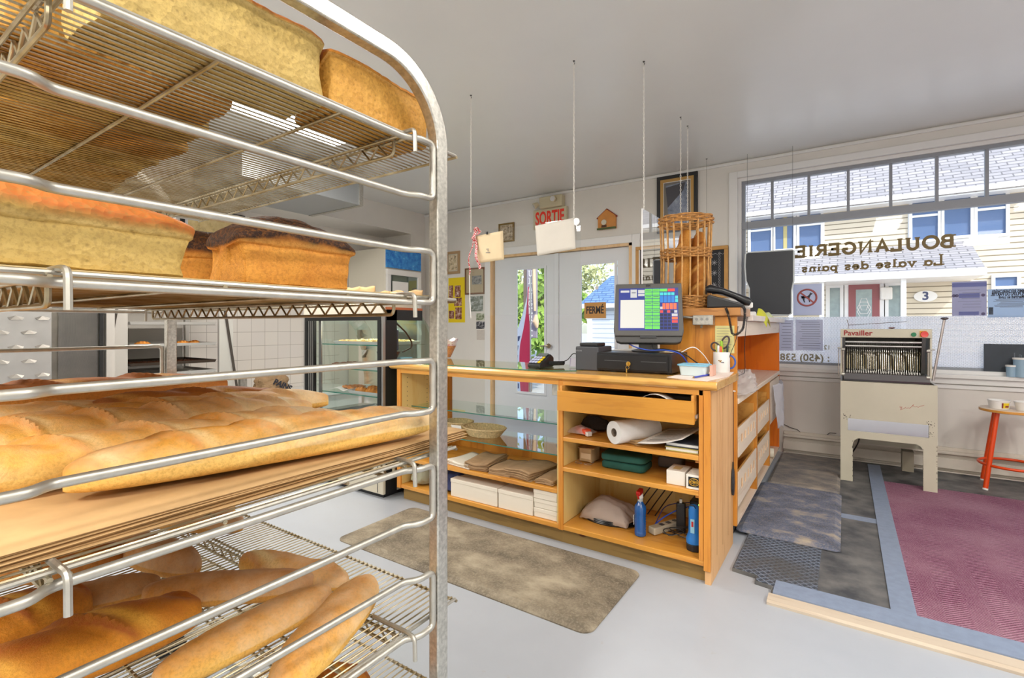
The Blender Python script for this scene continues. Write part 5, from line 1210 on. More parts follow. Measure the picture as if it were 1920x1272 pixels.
for r_ in range(5):
    for k in range(3): cell('k', .70+.062*k, .75+.062*k, .61+.076*r_, .668+.076*r_, 'number_keys')
    cell('lorkk'[r_] if r_ < 3 else 'k', .892, .985, .61+.076*r_, .668+.076*r_, 'wide_keys')
for k in range(6):
    for j in range(2): cell('d', .46+.128*j, .55+.128*j, .045+k*.16, .055+k*.16, 'key_text', -.0026)
cell('d', .22, .29, .10, .115, 'key_text', -.0026)
for (c_, nm), m_ in EMB.items(): tb(m_).build(nm, EM[c_], scr, local=True)
t_ = text('IBM', .016, blackp, tl, (0, 0, 0), depth=.001, bold=.0006, world=False); t_.matrix_local = TM @ Matrix.Translation((0, -.0012, .286))
# papers, cables around the drawer top
for k, (px, py, sx, sy, r_, mm, lb) in enumerate(((1190, 655, .16, .10, .2, paperm, 'loose white slip lying on the cash drawer left of the stand'), (1250, 660, .12, .09, -.3, plain('buff_paper', S(222, 204, 168), .8), 'buff slip lying on the cash drawer right of the stand'))):
    q = P(px, py, Z=TZ+.106); x, y = q.x, min(q.y, cy+.25)
    tag(MB().grid(lambda u, v: V((x+(u-.5)*sx*cos(r_)-(v-.5)*sy*sin(r_), y+(u-.5)*sx*sin(r_)+(v-.5)*sy*cos(r_), TZ+.1055+.012*u*v*v)), 8, 8).build('paper_slip', mm, smooth=True, solid=.0012), lb, 'paper')
wc = thing('till_cable', 'blue and black cables curling from the till stand down to the counter', 'cable', (-.72, 2.62, TZ))
z0 = TZ+.11
MB().tube(fillet([(-1.02, 2.63, z0+.05), (-.95, 2.60, z0+.02), (-.86, 2.58, z0+.004), (-.78, 2.56, z0+.012), (-.70, 2.58, z0-.002), (-.67, 2.66, TZ+.03), (-.66, 2.76, TZ+.02)], .04), .0032, 8).build('cable_run', MATS['cable_blue'], wc, smooth=True)
MB().tube(fillet([(-.86, 2.66, z0+.06), (-.86, 2.60, z0+.01), (-.79, 2.60, z0+.015), (-.70, 2.62, z0+.0), (-.64, 2.68, TZ+.05), (-.60, 2.78, TZ+.01)], .04), .003, 8).build('cable_run', blackp, wc, smooth=True)
MB().tube(fillet([(-.70, 2.60, z0+.0), (-.64, 2.60, z0+.035), (-.60, 2.64, z0-.01), (-.57, 2.72, TZ+.02)], .03), .0022, 8).build('cable_run', whitep, wc, smooth=True)
blob('crumpled_note', 'crumpled pale yellow note beside the right end of the cash drawer', 'paper', (P(1290, 680, Z=TZ+.02).x-.01, 2.54, TZ+.0), .03, .02, .085, 3, plain('cream_note', S(230, 216, 168), .8), .5, 20)
# plastic container
a = P(1297, 706, Z=TZ); c0 = (a.x, a.y+.055, TZ)
pc = thing('food_container', 'clear plastic container with light blue lid in front of the mug', 'container', c0)
def rrect(hx, hy, r_, z, c, n=5):
    return [(c[0]+sx_*(hx-r_)+r_*cos(R(a0+90*i/n)), c[1]+sy_*(hy-r_)+r_*sin(R(a0+90*i/n)), c[2]+z) for sx_, sy_, a0 in ((1, 1, 0), (-1, 1, 90), (-1, -1, 180), (1, -1, 270)) for i in range(n+1)]
def loft(rings, cap=True):
    n = len(rings[0]); vs = [p for r_ in rings for p in r_]
    fs = [(i*n+k, i*n+(k+1) % n, (i+1)*n+(k+1) % n, (i+1)*n+k) for i in range(len(rings)-1) for k in range(n)]
    if cap: fs += [tuple(range(n-1, -1, -1)), tuple((len(rings)-1)*n+k for k in range(n))]
    return MB().add(vs, fs)
loft([rrect(.058, .048, .015, .001, c0), rrect(.066, .054, .018, .048, c0)]).build('tub', plain('cloudy_plastic', S(206, 220, 222), .25, spec=.6), pc, smooth=True)
loft([rrect(.072, .060, .02, .048, c0), rrect(.073, .061, .02, .054, c0), rrect(.066, .054, .018, .056, c0), rrect(.064, .052, .018, .053, c0)]).build('lid', plain('sky_blue_lid', S(132, 194, 222), .4), pc, smooth=True)
B(c0[0]+.075, c0[0]+.088, c0[1]-.02, c0[1]+.06, TZ+.0008, TZ+.052).build('side_card', plain('salmon_card', S(226, 176, 156), .6), None)
tag(bpy.data.objects['side_card'], 'small salmon card box standing between the blue-lidded container and the mug', 'box')
# mug with pens
a = P(1353, 697, Y=2.785); c0 = (a.x, 2.785, TZ)
mg = thing('pen_mug', 'white mug with a small bee print used as pen holder, right end of the counter', 'mug', c0)
MB().lathe([(.038, 0), (.041, .004), (.041, .104), (.0405, .106), (.037, .105), (.0365, .008), (0, .007)], c0, 32, cap=False).build('mug_body', whitep, mg, smooth=True)
MB().tube([(c0[0]+.039+.026*sin(q), c0[1]+.01, TZ+.054+.034*cos(q)) for q in [pi*i/12 for i in range(13)]], .0048, 8).build('mug_handle', plain('mug_blue', S(60, 92, 170), .35), mg, smooth=True)
mb = MB()
for (dx, dz, w_, h_) in ((-.008, .06, .007, .005), (-.002, .054, .008, .007), (.002, .062, .006, .003)): mb.box(c0[0]+dx, c0[0]+dx+w_, c0[1]-.0418, c0[1]-.040, TZ+dz, TZ+dz+h_)
mb.build('bee_print', plain('bee_amber', S(150, 110, 40), .5), mg)
B(c0[0]+.006, c0[0]+.02, c0[1]-.0408, c0[1]-.0385, TZ+.052, TZ+.055).build('logo_print', plain('logo_blue', S(40, 50, 90), .5), mg)
pens = ((-.022, -.01, .03, .01, S(214, 224, 60), 'lime yellow highlighter leaning at the left of the mug', .125, .006), (-.012, -.018, -.02, -.0, S(240, 240, 236), 'white marker in the mug beside the lime one', .13, .006), (-.002, -.014, .0, .012, S(246, 112, 50), 'orange highlighter standing in the mug', .125, .0075),
        (.008, -.004, -.15, .02, S(170, 220, 40), 'bright green marker leaning in the mug under the scissors', .155, .0065), (.022, .0, .12, .05, S(30, 60, 60), 'dark teal pen at the right of the mug', .135, .0045), (.018, .012, .2, .0, S(30, 30, 34), 'black pen at the right rear of the mug', .13, .0045))
for k, (dx, dy, lx_, ly_, col, lb, ln_, r_) in enumerate(pens):
    b0 = V((c0[0]+dx, c0[1]+dy, TZ+.012)); d_ = V((lx_*.4, ly_, 1)).normalized()
    t = thing('pen', lb, 'pen', tuple(b0)); MB().cyl(b0, b0+d_*ln_*.72, r_, 10).build('barrel', plain('pen_%d' % k, col, .4), t, smooth=True)
    MB().tube([b0+d_*ln_*.72, b0+d_*ln_*.96, b0+d_*ln_], [r_*1.12, r_*1.1, r_*.5], 10).build('cap', plain('pen_cap_%d' % k, tuple(c*.7 for c in col[:3])+(1,), .35), t, smooth=True)
s_ = thing('scissors', 'dark-handled scissors standing handles up in the mug', 'scissors', (c0[0], c0[1]+.01, TZ+.02))
hm_ = plain('scissor_grip', S(74, 62, 66), .5)
yy = c0[1]+.008
for (ox, oz, rx_, rz_, rt, nm) in ((-.034, .135, .019, .022, -.5, 'finger_loop'), (.016, .158, .017, .034, .35, 'finger_loop')):
    pts = []
    for i in range(20):
        q = 2*pi*i/20; x, z_ = rx_*cos(q), rz_*sin(q); pts.append((c0[0]+ox+x*cos(rt)+z_*sin(rt), yy, TZ+oz-x*sin(rt)+z_*cos(rt)))
    MB().tube(pts, .0046, 8, True).build(nm, hm_, s_, smooth=True)
MB().tube([(c0[0]-.022, yy, TZ+.118), (c0[0]-.004, yy, TZ+.098), (c0[0]+.004, yy, TZ+.04)], [.004, .004, .002], 8).tube([(c0[0]+.007, yy+.004, TZ+.128), (c0[0]+.0, yy+.004, TZ+.098), (c0[0]-.004, yy+.004, TZ+.04)], [.004, .004, .002], 8).build('blade', steel, s_, smooth=True)
# counter papers and pen
a = P(1258, 712, Z=TZ)
pts = [P(x, y, Z=TZ) for x, y in ((1250, 708), (1290, 699), (1378, 697), (1366, 707), (1325, 716), (1300, 714))]
tag(MB().prism([(q.x, max(2.285, q.y)) for q in pts], lambda u, v, w_: (u, v, w_), TZ+.0002, TZ+.0012).build('wrinkled_paper', plain('offwhite_paper', S(232, 216, 206), .8, bmp=.4, vscale=30)), 'wrinkled off-white paper lying under the blue-lidded container and mug', 'paper')
for o_ in ('food_container', 'pen_mug', 'side_card'): bpy.data.objects[o_].location.z += .0014
for o_ in bpy.data.objects:
    if o_.name.startswith('pen') and o_.parent is None and o_.type == 'EMPTY' and 'mug' not in o_.name: o_.location.z += .0014
a, b_ = P(1301, 708, Z=TZ+.006), P(1330, 703, Z=TZ+.006)
pn = thing('ballpoint_pen', 'blue ballpoint pen lying on the wrinkled paper at the counter corner', 'pen', tuple(a))
MB().cyl((a.x, a.y, TZ+.0062), (b_.x, b_.y, TZ+.0062), .0042, 10).build('barrel', plain('pen_blue', S(60, 76, 190), .35), pn, smooth=True)
dv = (V((a.x, a.y, 0))-V((b_.x, b_.y, 0))).normalized()
MB().cyl(V((a.x, a.y, TZ+.0062)), V((a.x, a.y, TZ+.0062))+dv*.014, .004, 10, .001).build('tip', brass, pn, smooth=True)
# card terminal
a = P(1005, 690, Z=TZ+.006); c0 = V((a.x, a.y+.05, TZ+.0062))
te = thing('card_terminal', 'black card payment terminal with coloured keys, standing on the glass sheet', 'card terminal', tuple(c0))
MB().prism([(-.075, 0), (-.08, .02), (.05, .075), (.085, .055), (.085, 0)], lambda u, v, w_: (c0.x+w_, c0.y+u, c0.z+v), -.042, .042).build('terminal_body', blackp, te, bevel=.006)
ky = {}
for r_ in range(3):
    for k in range(4):
        u = -.060+.026*r_; zz = .022+(u+.08)*.423; ky.setdefault('y' if k == 3 else 'l', MB()).obox((c0.x-.029+.0185*k, c0.y+u, c0.z+zz+.004), (.014, .018, .005), (.4, 0, 0))
ky['l'].build('number_keys', plain('lilac_key', S(180, 186, 214), .5), te); ky['y'].build('function_keys', plain('yellow_key', S(226, 196, 40), .5), te)
MB().obox((c0.x, c0.y+.028, c0.z+.071), (.06, .035, .003), (.4, 0, 0)).build('display', plain('lcd_grey', S(96, 104, 104), .2), te)
co = MB(); q0, q1 = P(1026, 681, Y=2.5), P(1054, 681, Y=2.55)
pts = [(c0.x+.045+(q1.x-c0.x-.045)*i/120, 2.50+.07*i/120+.011*cos(i*.9), c0.z+.022+.011*sin(i*.9)) for i in range(121)]
cc = thing('coiled_cord', 'black coiled cord running from the card terminal toward the printer', 'cord', (c0.x+.12, 2.53, c0.z))
co.tube(pts, .0028, 5).build('coil', blackp, cc, smooth=True)
MB().tube(fillet([pts[-1], (q1.x+.02, 2.58, c0.z+.04), (q1.x+.05, 2.60, c0.z+.085), (q1.x+.09, 2.60, c0.z+.06)], .02), .0028, 6).build('straight_end', blackp, cc, smooth=True)
q = P(1072, 690, Z=TZ+.006)
ct_ = thing('card_holder', 'little clear holder of business cards between the coiled cord and the printer', 'card holder', (q.x, q.y+.05, TZ+.0062))
MB().obox((q.x-.005, q.y+.05, TZ+.038), (.055, .003, .055), (-.3, 0, 0)).obox((q.x-.005, q.y+.03, TZ+.012), (.055, .05, .003)).build('holder', plexi, ct_)
for k in range(3): MB().obox((q.x-.012+.008*k, q.y+.042-.008*k, TZ+.036), (.040, .001, .048), (-.3, 0, .2)).build('card', plain('mauve_card_%d' % k, S(150+20*k, 146+20*k, 170+15*k), .5), ct_)
# basket of baguettes on the slab
wk = plain('willow_tan', S(214, 160, 92), .55, var=.35, vscale=40, bmp=.3)
wkd = plain('willow_woven', S(200, 142, 76), .6, var=.45, vscale=60, bmp=.4)
BC = V((-.775, 2.965, 1.2485)); BR, BH = .140, .535
bk_ = thing('wicker_basket', 'tall cylindrical wicker basket of upright rods with woven bands, holding baguettes', 'basket', tuple(BC))
NS = 20
for k in range(NS):
    a0 = 2*pi*k/NS+.1
    MB().tube([(BC.x+BR*1.00*cos(a0), BC.y+BR*1.00*sin(a0), BC.z+.015), (BC.x+BR*.965*cos(a0+.03), BC.y+BR*.965*sin(a0+.03), BC.z+BH*.5), (BC.x+BR*1.03*cos(a0), BC.y+BR*1.03*sin(a0), BC.z+BH-.01)], .0048, 7).build('upright_rod', wk, bk_, smooth=True)
def weave(z0, z1, rows, r_, nm):
    mb = MB()
    for j in range(rows):
        z_ = z0+(z1-z0)*(j+.5)/rows; hgt = (z1-z0)/rows*.55
        mb.tube([(BC.x+(r_+.0062*sin(NS/2*q+pi*j))*cos(q), BC.y+(r_+.0062*sin(NS/2*q+pi*j))*sin(q), BC.z+z_+.0015*sin(7*q+j)) for q in [2*pi*i/110 for i in range(110)]], hgt, 6, True)
    mb.build(nm, wkd, bk_, smooth=True)
weave(.0, .075, 9, BR, 'woven_base'); weave(BH*.545, BH*.545+.055, 6, BR*.97, 'woven_band'); weave(BH-.045, BH, 4, BR*1.04, 'woven_rim')
MB().lathe([(BR*.97, .004), (BR*.97, .010)], tuple(BC), 40).build('basket_floor', wkd, bk_)
stl = crust('basket_crust', S(206, 146, 62), S(184, 116, 40), S(142, 80, 24), S(216, 164, 84))
for k, (dx, dy, lean, h_, lb) in enumerate(((.035, -.045, -.10, .44, 'front baguette standing in the tall basket'), (.085, .02, -.12, .43, 'baguette standing at the right inside the tall basket'), (.02, .05, .02, .40, 'baguette standing at the back inside the tall basket'))):
    o = long_loaf(h_, .085, .075, 60+k, slashes=4, slashamp=.16).build('baguette', stl, None, smooth=True, local=True)
    o.location = (BC.x+dx, BC.y+dy, BC.z+.016+h_/2); o.rotation_euler = (0, R(90)-abs(lean)*.5, R(200+50*k)); tag(o, lb, 'bread', 'baguettes in the tall basket')
# telephone
tp_ = thing('telephone', 'black desk telephone with white index strip on the wooden slab', 'telephone', (-.545, 2.93, 1.2485), rot=(0, 0, R(12)))
MB().prism([(-.085, 0), (-.085, .02), (.09, .075), (.10, .06), (.10, 0)], lambda u, v, w_: (u*-1, w_, v), -.075, .075).build('phone_base', blackp, tp_, local=True, bevel=.008)
hs_ = [(-.105, .0, .108), (-.085, .0, .113), (-.02, 0, .098), (.04, 0, .072), (.10, 0, .040), (.118, 0, .03)]
MB().tube([(x, -.045, z_-.005) for x, y_, z_ in hs_], [.018, .024, .017, .017, .024, .016], 12).build('handset', darkm, tp_, local=True, smooth=True)
MB().obox((-.01, .01, .072), (.11, .07, .004), (0, .32, 0)).build('index_card', plain('silver_index', S(206, 206, 210), .3), tp_, local=True)
MB().obox((.045, .01, .055), (.03, .09, .006), (0, .32, 0)).build('keypad', greyp, tp_, local=True)
MB().box(.075, .13, -.03, .05, .001, .03).build('white_block', whitep, tp_, local=True, bevel=.004)
pc_ = thing('phone_cord', 'black coiled telephone cord looping down in front of the pine panel', 'cord', (-.50, 2.79, 1.1))
def coil(path, r_, turns, tr, nm, parent, m):
    pts = [V(p) for p in path]; seg = [(b-a).length for a, b in zip(pts, pts[1:])]; L_ = sum(seg); out = []
    N = turns*9
    for i in range(N+1):
        s = L_*i/N; k = 0
        while k < len(seg)-1 and s > seg[k]: s -= seg[k]; k += 1
        p = pts[k].lerp(pts[k+1], s/seg[k]); d_ = (pts[k+1]-pts[k]).normalized(); u = d_.orthogonal().normalized(); w_ = d_.cross(u); q = 2*pi*i/9
        out.append(p+u*r_*cos(q)+w_*r_*sin(q))
    return MB().tube(out, tr, 5).build(nm, m, parent, smooth=True)
yq = 2.775
cpath = [P(1361, 578, Y=yq+.02), P(1366, 590, Y=yq), P(1370, 612, Y=yq), P(1373, 628, Y=yq), P(1383, 627, Y=yq), P(1393, 618, Y=yq), P(1396, 600, Y=yq), P(1397, 582, Y=yq), P(1393, 574, Y=yq+.06)]
cpath = fillet(cpath, .02, 4); coil(cpath, .0055, 62, .0019, 'coil', pc_, blackp)
lc = thing('line_cord', 'thin black telephone line hanging from the slab down to the middle shelf', 'cord', (-.46, 2.80, .9))
pth = [P(x, y, X=-.455) for x, y in ((1398, 595), (1396, 640), (1397, 690), (1396, 700), (1385, 705))]
pth[0] = V((-.447, pth[0].y, pth[0].z)); MB().tube(fillet(pth, .05), .0018, 6).build('cord_run', blackp, lc, smooth=True)
MB().tube(fillet([P(1384, 612, Y=2.80), P(1380, 640, Y=2.79), P(1370, 662, Y=2.78), P(1362, 690, Y=2.77)], .05), .0016, 6).build('cord_run', blackp, lc, smooth=True)
# ------------------------------------------------------------------ hanging acrylic guards
cm = plain('white_chain', S(232, 228, 220), .4)
def chain(name, top, z1, label, group='white hanging chains', link=.022, r_=.0016):
    t = thing(name, label, 'chain', tuple(top), group=group); n = int((top[2]-z1)/(link*.78)); mb = MB()
    for k in range(n):
        z_ = top[2]-.012-k*link*.78; pts = []
        for i in range(8):
            q = 2*pi*i/8; a_, b2 = .0042*cos(q), (link*.5)*sin(q); pts.append((top[0]+(a_ if k % 2 else 0), top[1]+(0 if k % 2 else a_), z_-link*.4+b2))
        mb.tube(pts, r_, 4, True)
    mb.build('links', cm, t)
    MB().tube([(top[0], top[1], top[2]), (top[0], top[1], top[2]-.010), (top[0]+.006, top[1], top[2]-.016), (top[0], top[1], top[2]-.022)], .002, 6).lathe([(.007, -.003), (.007, 0)], tuple(top), 10).build('ceiling_hook', greyp, t)
    return t
PY = 2.655
A0 = P(883, 440, Y=PY); A1 = P(1086, 409, Y=PY); zb_ = P(1086, 589, Y=PY).z
za = A1.z
ga = tag(B(A0.x-.02, A1.x+.008, PY-.002, PY+.002, zb_, za).build('acrylic_guard', plexi), 'clear acrylic sneeze guard hanging over the counter by white chains', 'sneeze guard')
chain('hanging_chain', (A0.x, PY, ZC), za-.0, 'white chain holding the left corner of the clear guard, above the checked ribbon')
chain('hanging_chain', (A1.x-.035, PY, ZC), za-.012, 'white chain holding the right corner of the clear guard beside the exit sign')
BX = -1.0
B0 = P(1204, 391, X=BX); z1 = B0.z
gb = tag(B(BX-.002, BX+.002, B0.y, 4.00, 1.26, z1).build('acrylic_guard', glass('clear_acrylic_side', (.96, .97, .97, 1), 1, .16)), 'clear acrylic side guard reflecting the window, behind the wicker basket', 'sneeze guard')
MB().box(BX-.004, BX+.004, B0.y-.003, B0.y, 1.26, z1).build('polished_edge', plain('white_acrylic_edge', S(240, 240, 240), .2), gb)
chain('hanging_chain', (BX, B0.y+.03, ZC), z1-.0, 'white chain holding the near corner of the side guard')
chain('hanging_chain', (BX-.035, 3.82, ZC), z1-.0, 'white chain above the wicker basket, left one of the close pair')
chain('hanging_chain', (BX-.035, 4.02, ZC), z1-.0, 'white chain above the wicker basket, right one of the close pair')
q = P(1325, 298, Z=ZC); t = thing('hanging_string', 'thin grey cord hanging from a ceiling hook left of the shop window', 'cord', tuple(q))
MB().tube([tuple(q), (q.x, q.y, 1.60)], .0012, 5).lathe([(.008, -.004), (.008, 0)], tuple(q), 10).build('cord_run', greyp, t)
# clipped bags on the guard
def hang_sheet(name, corners, y, m, label, cat, thick=.004, extra=None):
    pts = [P(px, py, Y=y) for px, py in corners]
    def f(u, v): a_ = pts[0].lerp(pts[1], u); b2 = pts[3].lerp(pts[2], u); q = a_.lerp(b2, v); return V((q.x, y-.004*sin(pi*v)*sin(pi*u)-.006*v, q.z))
    o = MB().grid(f, 10, 10).build(name, m, None, smooth=True, solid=thick); return tag(o, label, cat)
o = hang_sheet('paper_bag', ((892, 443), (943, 433), (946, 487), (898, 494)), PY-.012, plain('natural_paper', S(232, 210, 172), .8, var=.05, vscale=10), 'tan paper bag clipped flat on the clear guard next to the checked ribbon', 'bag')
q = P(914, 468, Y=PY-.022); mb = MB()
for k, (dx, w_) in enumerate(((-.008, .02), (.0, .012), (-.012, .036))): mb.box(q.x+dx, q.x+dx+w_, q.y-.0035, q.y-.0028, q.z-.012*k, q.z-.012*k+.004)
mb.build('bag_print', greyprint, o)
q = P(913, 438, Y=PY-.018); B(q.x-.006, q.x+.008, q.y-.006, q.y+.004, q.z-.006, q.z+.012).build('binder_clip', blackp, o, bevel=.002)
hang_sheet('paper_bag', ((1004, 424), (1076, 409), (1080, 467), (1009, 480)), PY-.012, plain('white_bag_paper', S(224, 218, 208), .8, var=.04, vscale=10), 'white paper bag clipped on the clear guard in front of the exit sign', 'bag', .008)
q = P(1081, 416, Y=PY-.01); tag(MB().lathe([(.022, 0), (.022, .004)], (q.x, q.y-.006, q.z), 24, 'Y').build('round_tag', plain('clear_white_disc', S(236, 236, 238), .25)), 'round white disc hanging at the right corner of the clear guard', 'tag')
def ribbon_mat():
    m, n, l, b = nt('red_gingham'); tc = n.new('ShaderNodeTexCoord'); ck = n.new('ShaderNodeTexChecker'); ck.inputs['Scale'].default_value = 110
    ck.inputs['Color1'].default_value = S(196, 14, 30); ck.inputs['Color2'].default_value = S(236, 214, 212); l.new(tc.outputs['Object'], ck.inputs[0]); l.new(ck.outputs[0], b.inputs['Base Color']); b.inputs['Roughness'].default_value = .8; return m
gm_ = ribbon_mat()
rb = thing('gingham_ribbon', 'red and white gingham ribbon bow tied to the left guard chain', 'ribbon', tuple(P(886, 440, Y=PY-.03)))
def ribbon(pp, w_, nm):
    pts = [P(x, y, Y=PY-.03) for x, y in pp]
    def f(u, v):
        s = u*(len(pts)-1); k = min(int(s), len(pts)-2); p = pts[k].lerp(pts[k+1], s-k); return V((p.x+(v-.5)*w_, p.y+.012*sin(u*9)+.004*sin(v*5), p.z+.004*sin(v*3)))
    MB().grid(f, 30, 6).build(nm, gm_, rb, smooth=True, solid=.0015)
ribbon(((889, 445), (893, 470), (896, 490), (899, 505)), .024, 'ribbon_tail'); ribbon(((887, 445), (883, 470), (880, 495), (879, 517)), .013, 'ribbon_tail')
ribbon(((886, 448), (890, 434), (894, 427), (899, 434), (892, 441)), .03, 'ribbon_bow')
wc_ = thing('white_string', 'white string hanging straight down from the gingham ribbon', 'cord', tuple(P(881, 500, Y=PY-.02)))
MB().tube([P(880, 515, Y=PY-.02), P(881, 560, Y=PY-.02), P(883, 597, Y=PY-.02)], .003, 6).build('cord_run', whitep, wc_)
# ------------------------------------------------------------------ things on the front wall
def wall_frame(name, x0p, x1p, ytl, ytr, ybl, fm, mats_, label, cat='picture', fw_=.02, depth=.02, mat_m=None, art=None, y=WY, border=.0):
    a, b_ = P(x0p, ytl, Y=y), P(x1p, ytr, Y=y); zt_ = (a.z+b_.z)/2; zb2 = P(x0p, ybl, Y=y).z; x0, x1 = a.x, b_.x
    t = thing(name, label, cat, ((x0+x1)/2, y-.01, zb2))
    MB().box(x0, x1, y-depth, y-.0008, zt_-fw_, zt_).box(x0, x1, y-depth, y-.0008, zb2, zb2+fw_).box(x0, x0+fw_, y-depth, y-.0008, zb2+fw_, zt_-fw_).box(x1-fw_, x1, y-depth, y-.0008, zb2+fw_, zt_-fw_).build('frame', fm, t, bevel=.002)
    if mat_m: B(x0+fw_, x1-fw_, y-.010, y-.0008, zb2+fw_, zt_-fw_).build('mount', mat_m, t)
    b3 = fw_+border
    B(x0+b3, x1-b3, y-.012, y-.0101, zb2+b3, zt_-b3).build('picture_print', art, t)
    return t, (x0, x1, zb2, zt_)
def art(name, cols, sc=9, sz=(1, 1, 1)):
    m, n, l, b = nt(name); v = coords(n, l, sz); t_ = noi(n, l, v, sc, 5, .7)
    k = len(cols); l.new(ramp(n, l, t_, [(.34+.32*i/(k-1), c) for i, c in enumerate(cols)]), b.inputs['Base Color']); b.inputs['Roughness'].default_value = .35; return m
goldw = plain('gilt_wood', S(140, 112, 56), .4, var=.3, vscale=30)
wall_frame('picture_frame', 936, 965, 421, 417, 456, goldw, 0, 'small gilt-framed picture left of the exit sign', border=.006, mat_m=cream, art=art('small_photo', [S(70, 60, 54), S(180, 160, 130), S(226, 214, 196)], 26))
wall_frame('picture_frame', 838, 863, 473, 471, 515, plain('tan_frame_wood', S(176, 144, 104), .5), 0, 'tan-framed colour photo next to the rack post', fw_=.035, border=.015, mat_m=cream, art=art('kitchen_photo', [S(60, 54, 60), S(210, 190, 150), S(236, 226, 210)], 20))
wall_frame('picture_frame', 873, 910, 503, 502, 553, plain('walnut_frame', S(116, 78, 46), .4), 0, 'walnut-framed group photo left of the glazed doors', fw_=.02, border=.0, mat_m=None, art=plain('sepia_mount', S(176, 160, 130), .6))
a, b_ = P(886, 518, Y=WY), P(904, 533, Y=WY); tag(B(a.x, b_.x, WY-.0135, WY-.0125, b_.z, a.z).build('group_photo', art('bw_group', [S(60, 62, 66), S(130, 132, 130), S(170, 168, 160)], 30)), None, None).parent = bpy.data.objects['picture_frame.002']
_g = bpy.data.objects['group_photo']; _g.location = _g.location - V(bpy.data.objects['picture_frame.002'].location)
def flat(name, x0, x1, y0, y1, m, label, cat, y=WY, th=.002):
    a, b_ = P(x0, y0, Y=y), P(x1, y1, Y=y); t = thing(name, label, cat, ((a.x+b_.x)/2, y-.001, b_.z)); B(a.x, b_.x, y-th-.0008, y-.0008, b_.z, a.z).build('sheet', m, t); return t, a, b_
t, a, b_ = flat('black_white_photo', 882, 906, 556, 584, art('bridge_photo', [S(60, 74, 60), S(120, 130, 120), S(206, 212, 216)], 9, (1, 1, 2)), 'black and white landscape photo below the walnut frame', 'photo')
t, a, b_ = flat('yellow_poster', 841, 872, 522, 605, plain('bright_yellow_card', S(236, 208, 24), .5), 'bright yellow poster board with small photos beside the rack post', 'poster')
for k, (x0, x1, y0, y1) in enumerate(((853, 864, 536, 557), (852, 866, 559, 574), (854, 866, 577, 599), (842, 850, 536, 560), (842, 852, 583, 598))):
    p0, p1 = P(x0, y0, Y=WY), P(x1, y1, Y=WY); B(p0.x, p1.x, WY-.0045, WY-.0030, p1.z, p0.z).build('small_photo', art('poster_photo_%d' % k, [S(40, 34, 50), S(150, 90, 60), S(236, 220, 210)], 22), t)
flat('black_white_photo', 893, 908, 588, 601, art('photo_green', [S(50, 66, 50), S(150, 160, 130), S(226, 226, 216)], 30), 'small greenish photo, upper of the two pinned beside the door frame', 'photo')
flat('black_white_photo', 893, 911, 603, 617, art('photo_bw', [S(20, 20, 24), S(60, 60, 70), S(236, 236, 236)], 26), 'small black and white photo, lower of the two pinned beside the door frame', 'photo')
flat('notice_paper', 894, 912, 619, 638, plain('notice_print', S(208, 200, 192), .7, var=.1, vscale=60), 'small printed notice under the two pinned photos', 'paper')
flat('wall_switch', 894, 910, 680, 690, plain('switch_plate', S(214, 206, 196), .4), 'small wall plate low beside the door frame behind the counter', 'switch')
# exit sign and emergency light
a, b_ = P(1004, 392, Y=WY), P(1066, 421, Y=WY); ex = thing('exit_sign', 'beige exit sign reading SORTIE in red above the glazed doors', 'exit sign', ((a.x+b_.x)/2, WY-.03, b_.z))
ztop = P(1035, 392, Y=WY).z; zbot = P(1035, 424, Y=WY).z-.03
beige = plain('beige_housing', S(206, 196, 166), .5)
B(a.x, b_.x, WY-.05, WY-.0008, zbot, ztop).build('sign_box', beige, ex, bevel=.006)
text('SORTIE', .215, plain('exit_red', S(240, 58, 36), .4), ex, ((a.x+b_.x)/2+.0, WY-.052, (ztop+zbot)/2+.0), sx=.56, bold=.006, depth=.002)
a, b_ = P(1010, 373, Y=WY), P(1060, 391, Y=WY)
el = thing('emergency_light', 'beige emergency light with two lamp heads on top of the exit sign', 'emergency light', ((a.x+b_.x)/2, WY-.05, ztop))
B(a.x+.06, b_.x, WY-.09, WY-.0008, ztop+.001, ztop+.135).build('battery_box', beige, el, bevel=.01)
for (cx_, cz_, rt) in ((a.x+.045, ztop+.06, (.5, 0, -.9)), (b_.x-.09, ztop+.08, (0, 0, 0))):
    h_ = MB().lathe([(.022, 0), (.032, -.03), (.038, -.06), (.036, -.062)], (0, 0, 0), 20, 'Y'); h_.build('lamp_head', beige, el, local=True, smooth=True); o = bpy.data.objects[[k.name for k in bpy.data.objects if k.name.startswith('lamp_head')][-1]]
    o.location = (cx_-el.location.x, WY-.085-el.location.y, cz_-el.location.z); o.rotation_euler = rt
    g = MB().lathe([(.033, -.058), (.030, -.0635)], (0, 0, 0), 20, 'Y').build('lens', plain('lamp_lens_%d' % int(cx_*100), S(230, 230, 230), .05, .8), o, local=True, smooth=True)
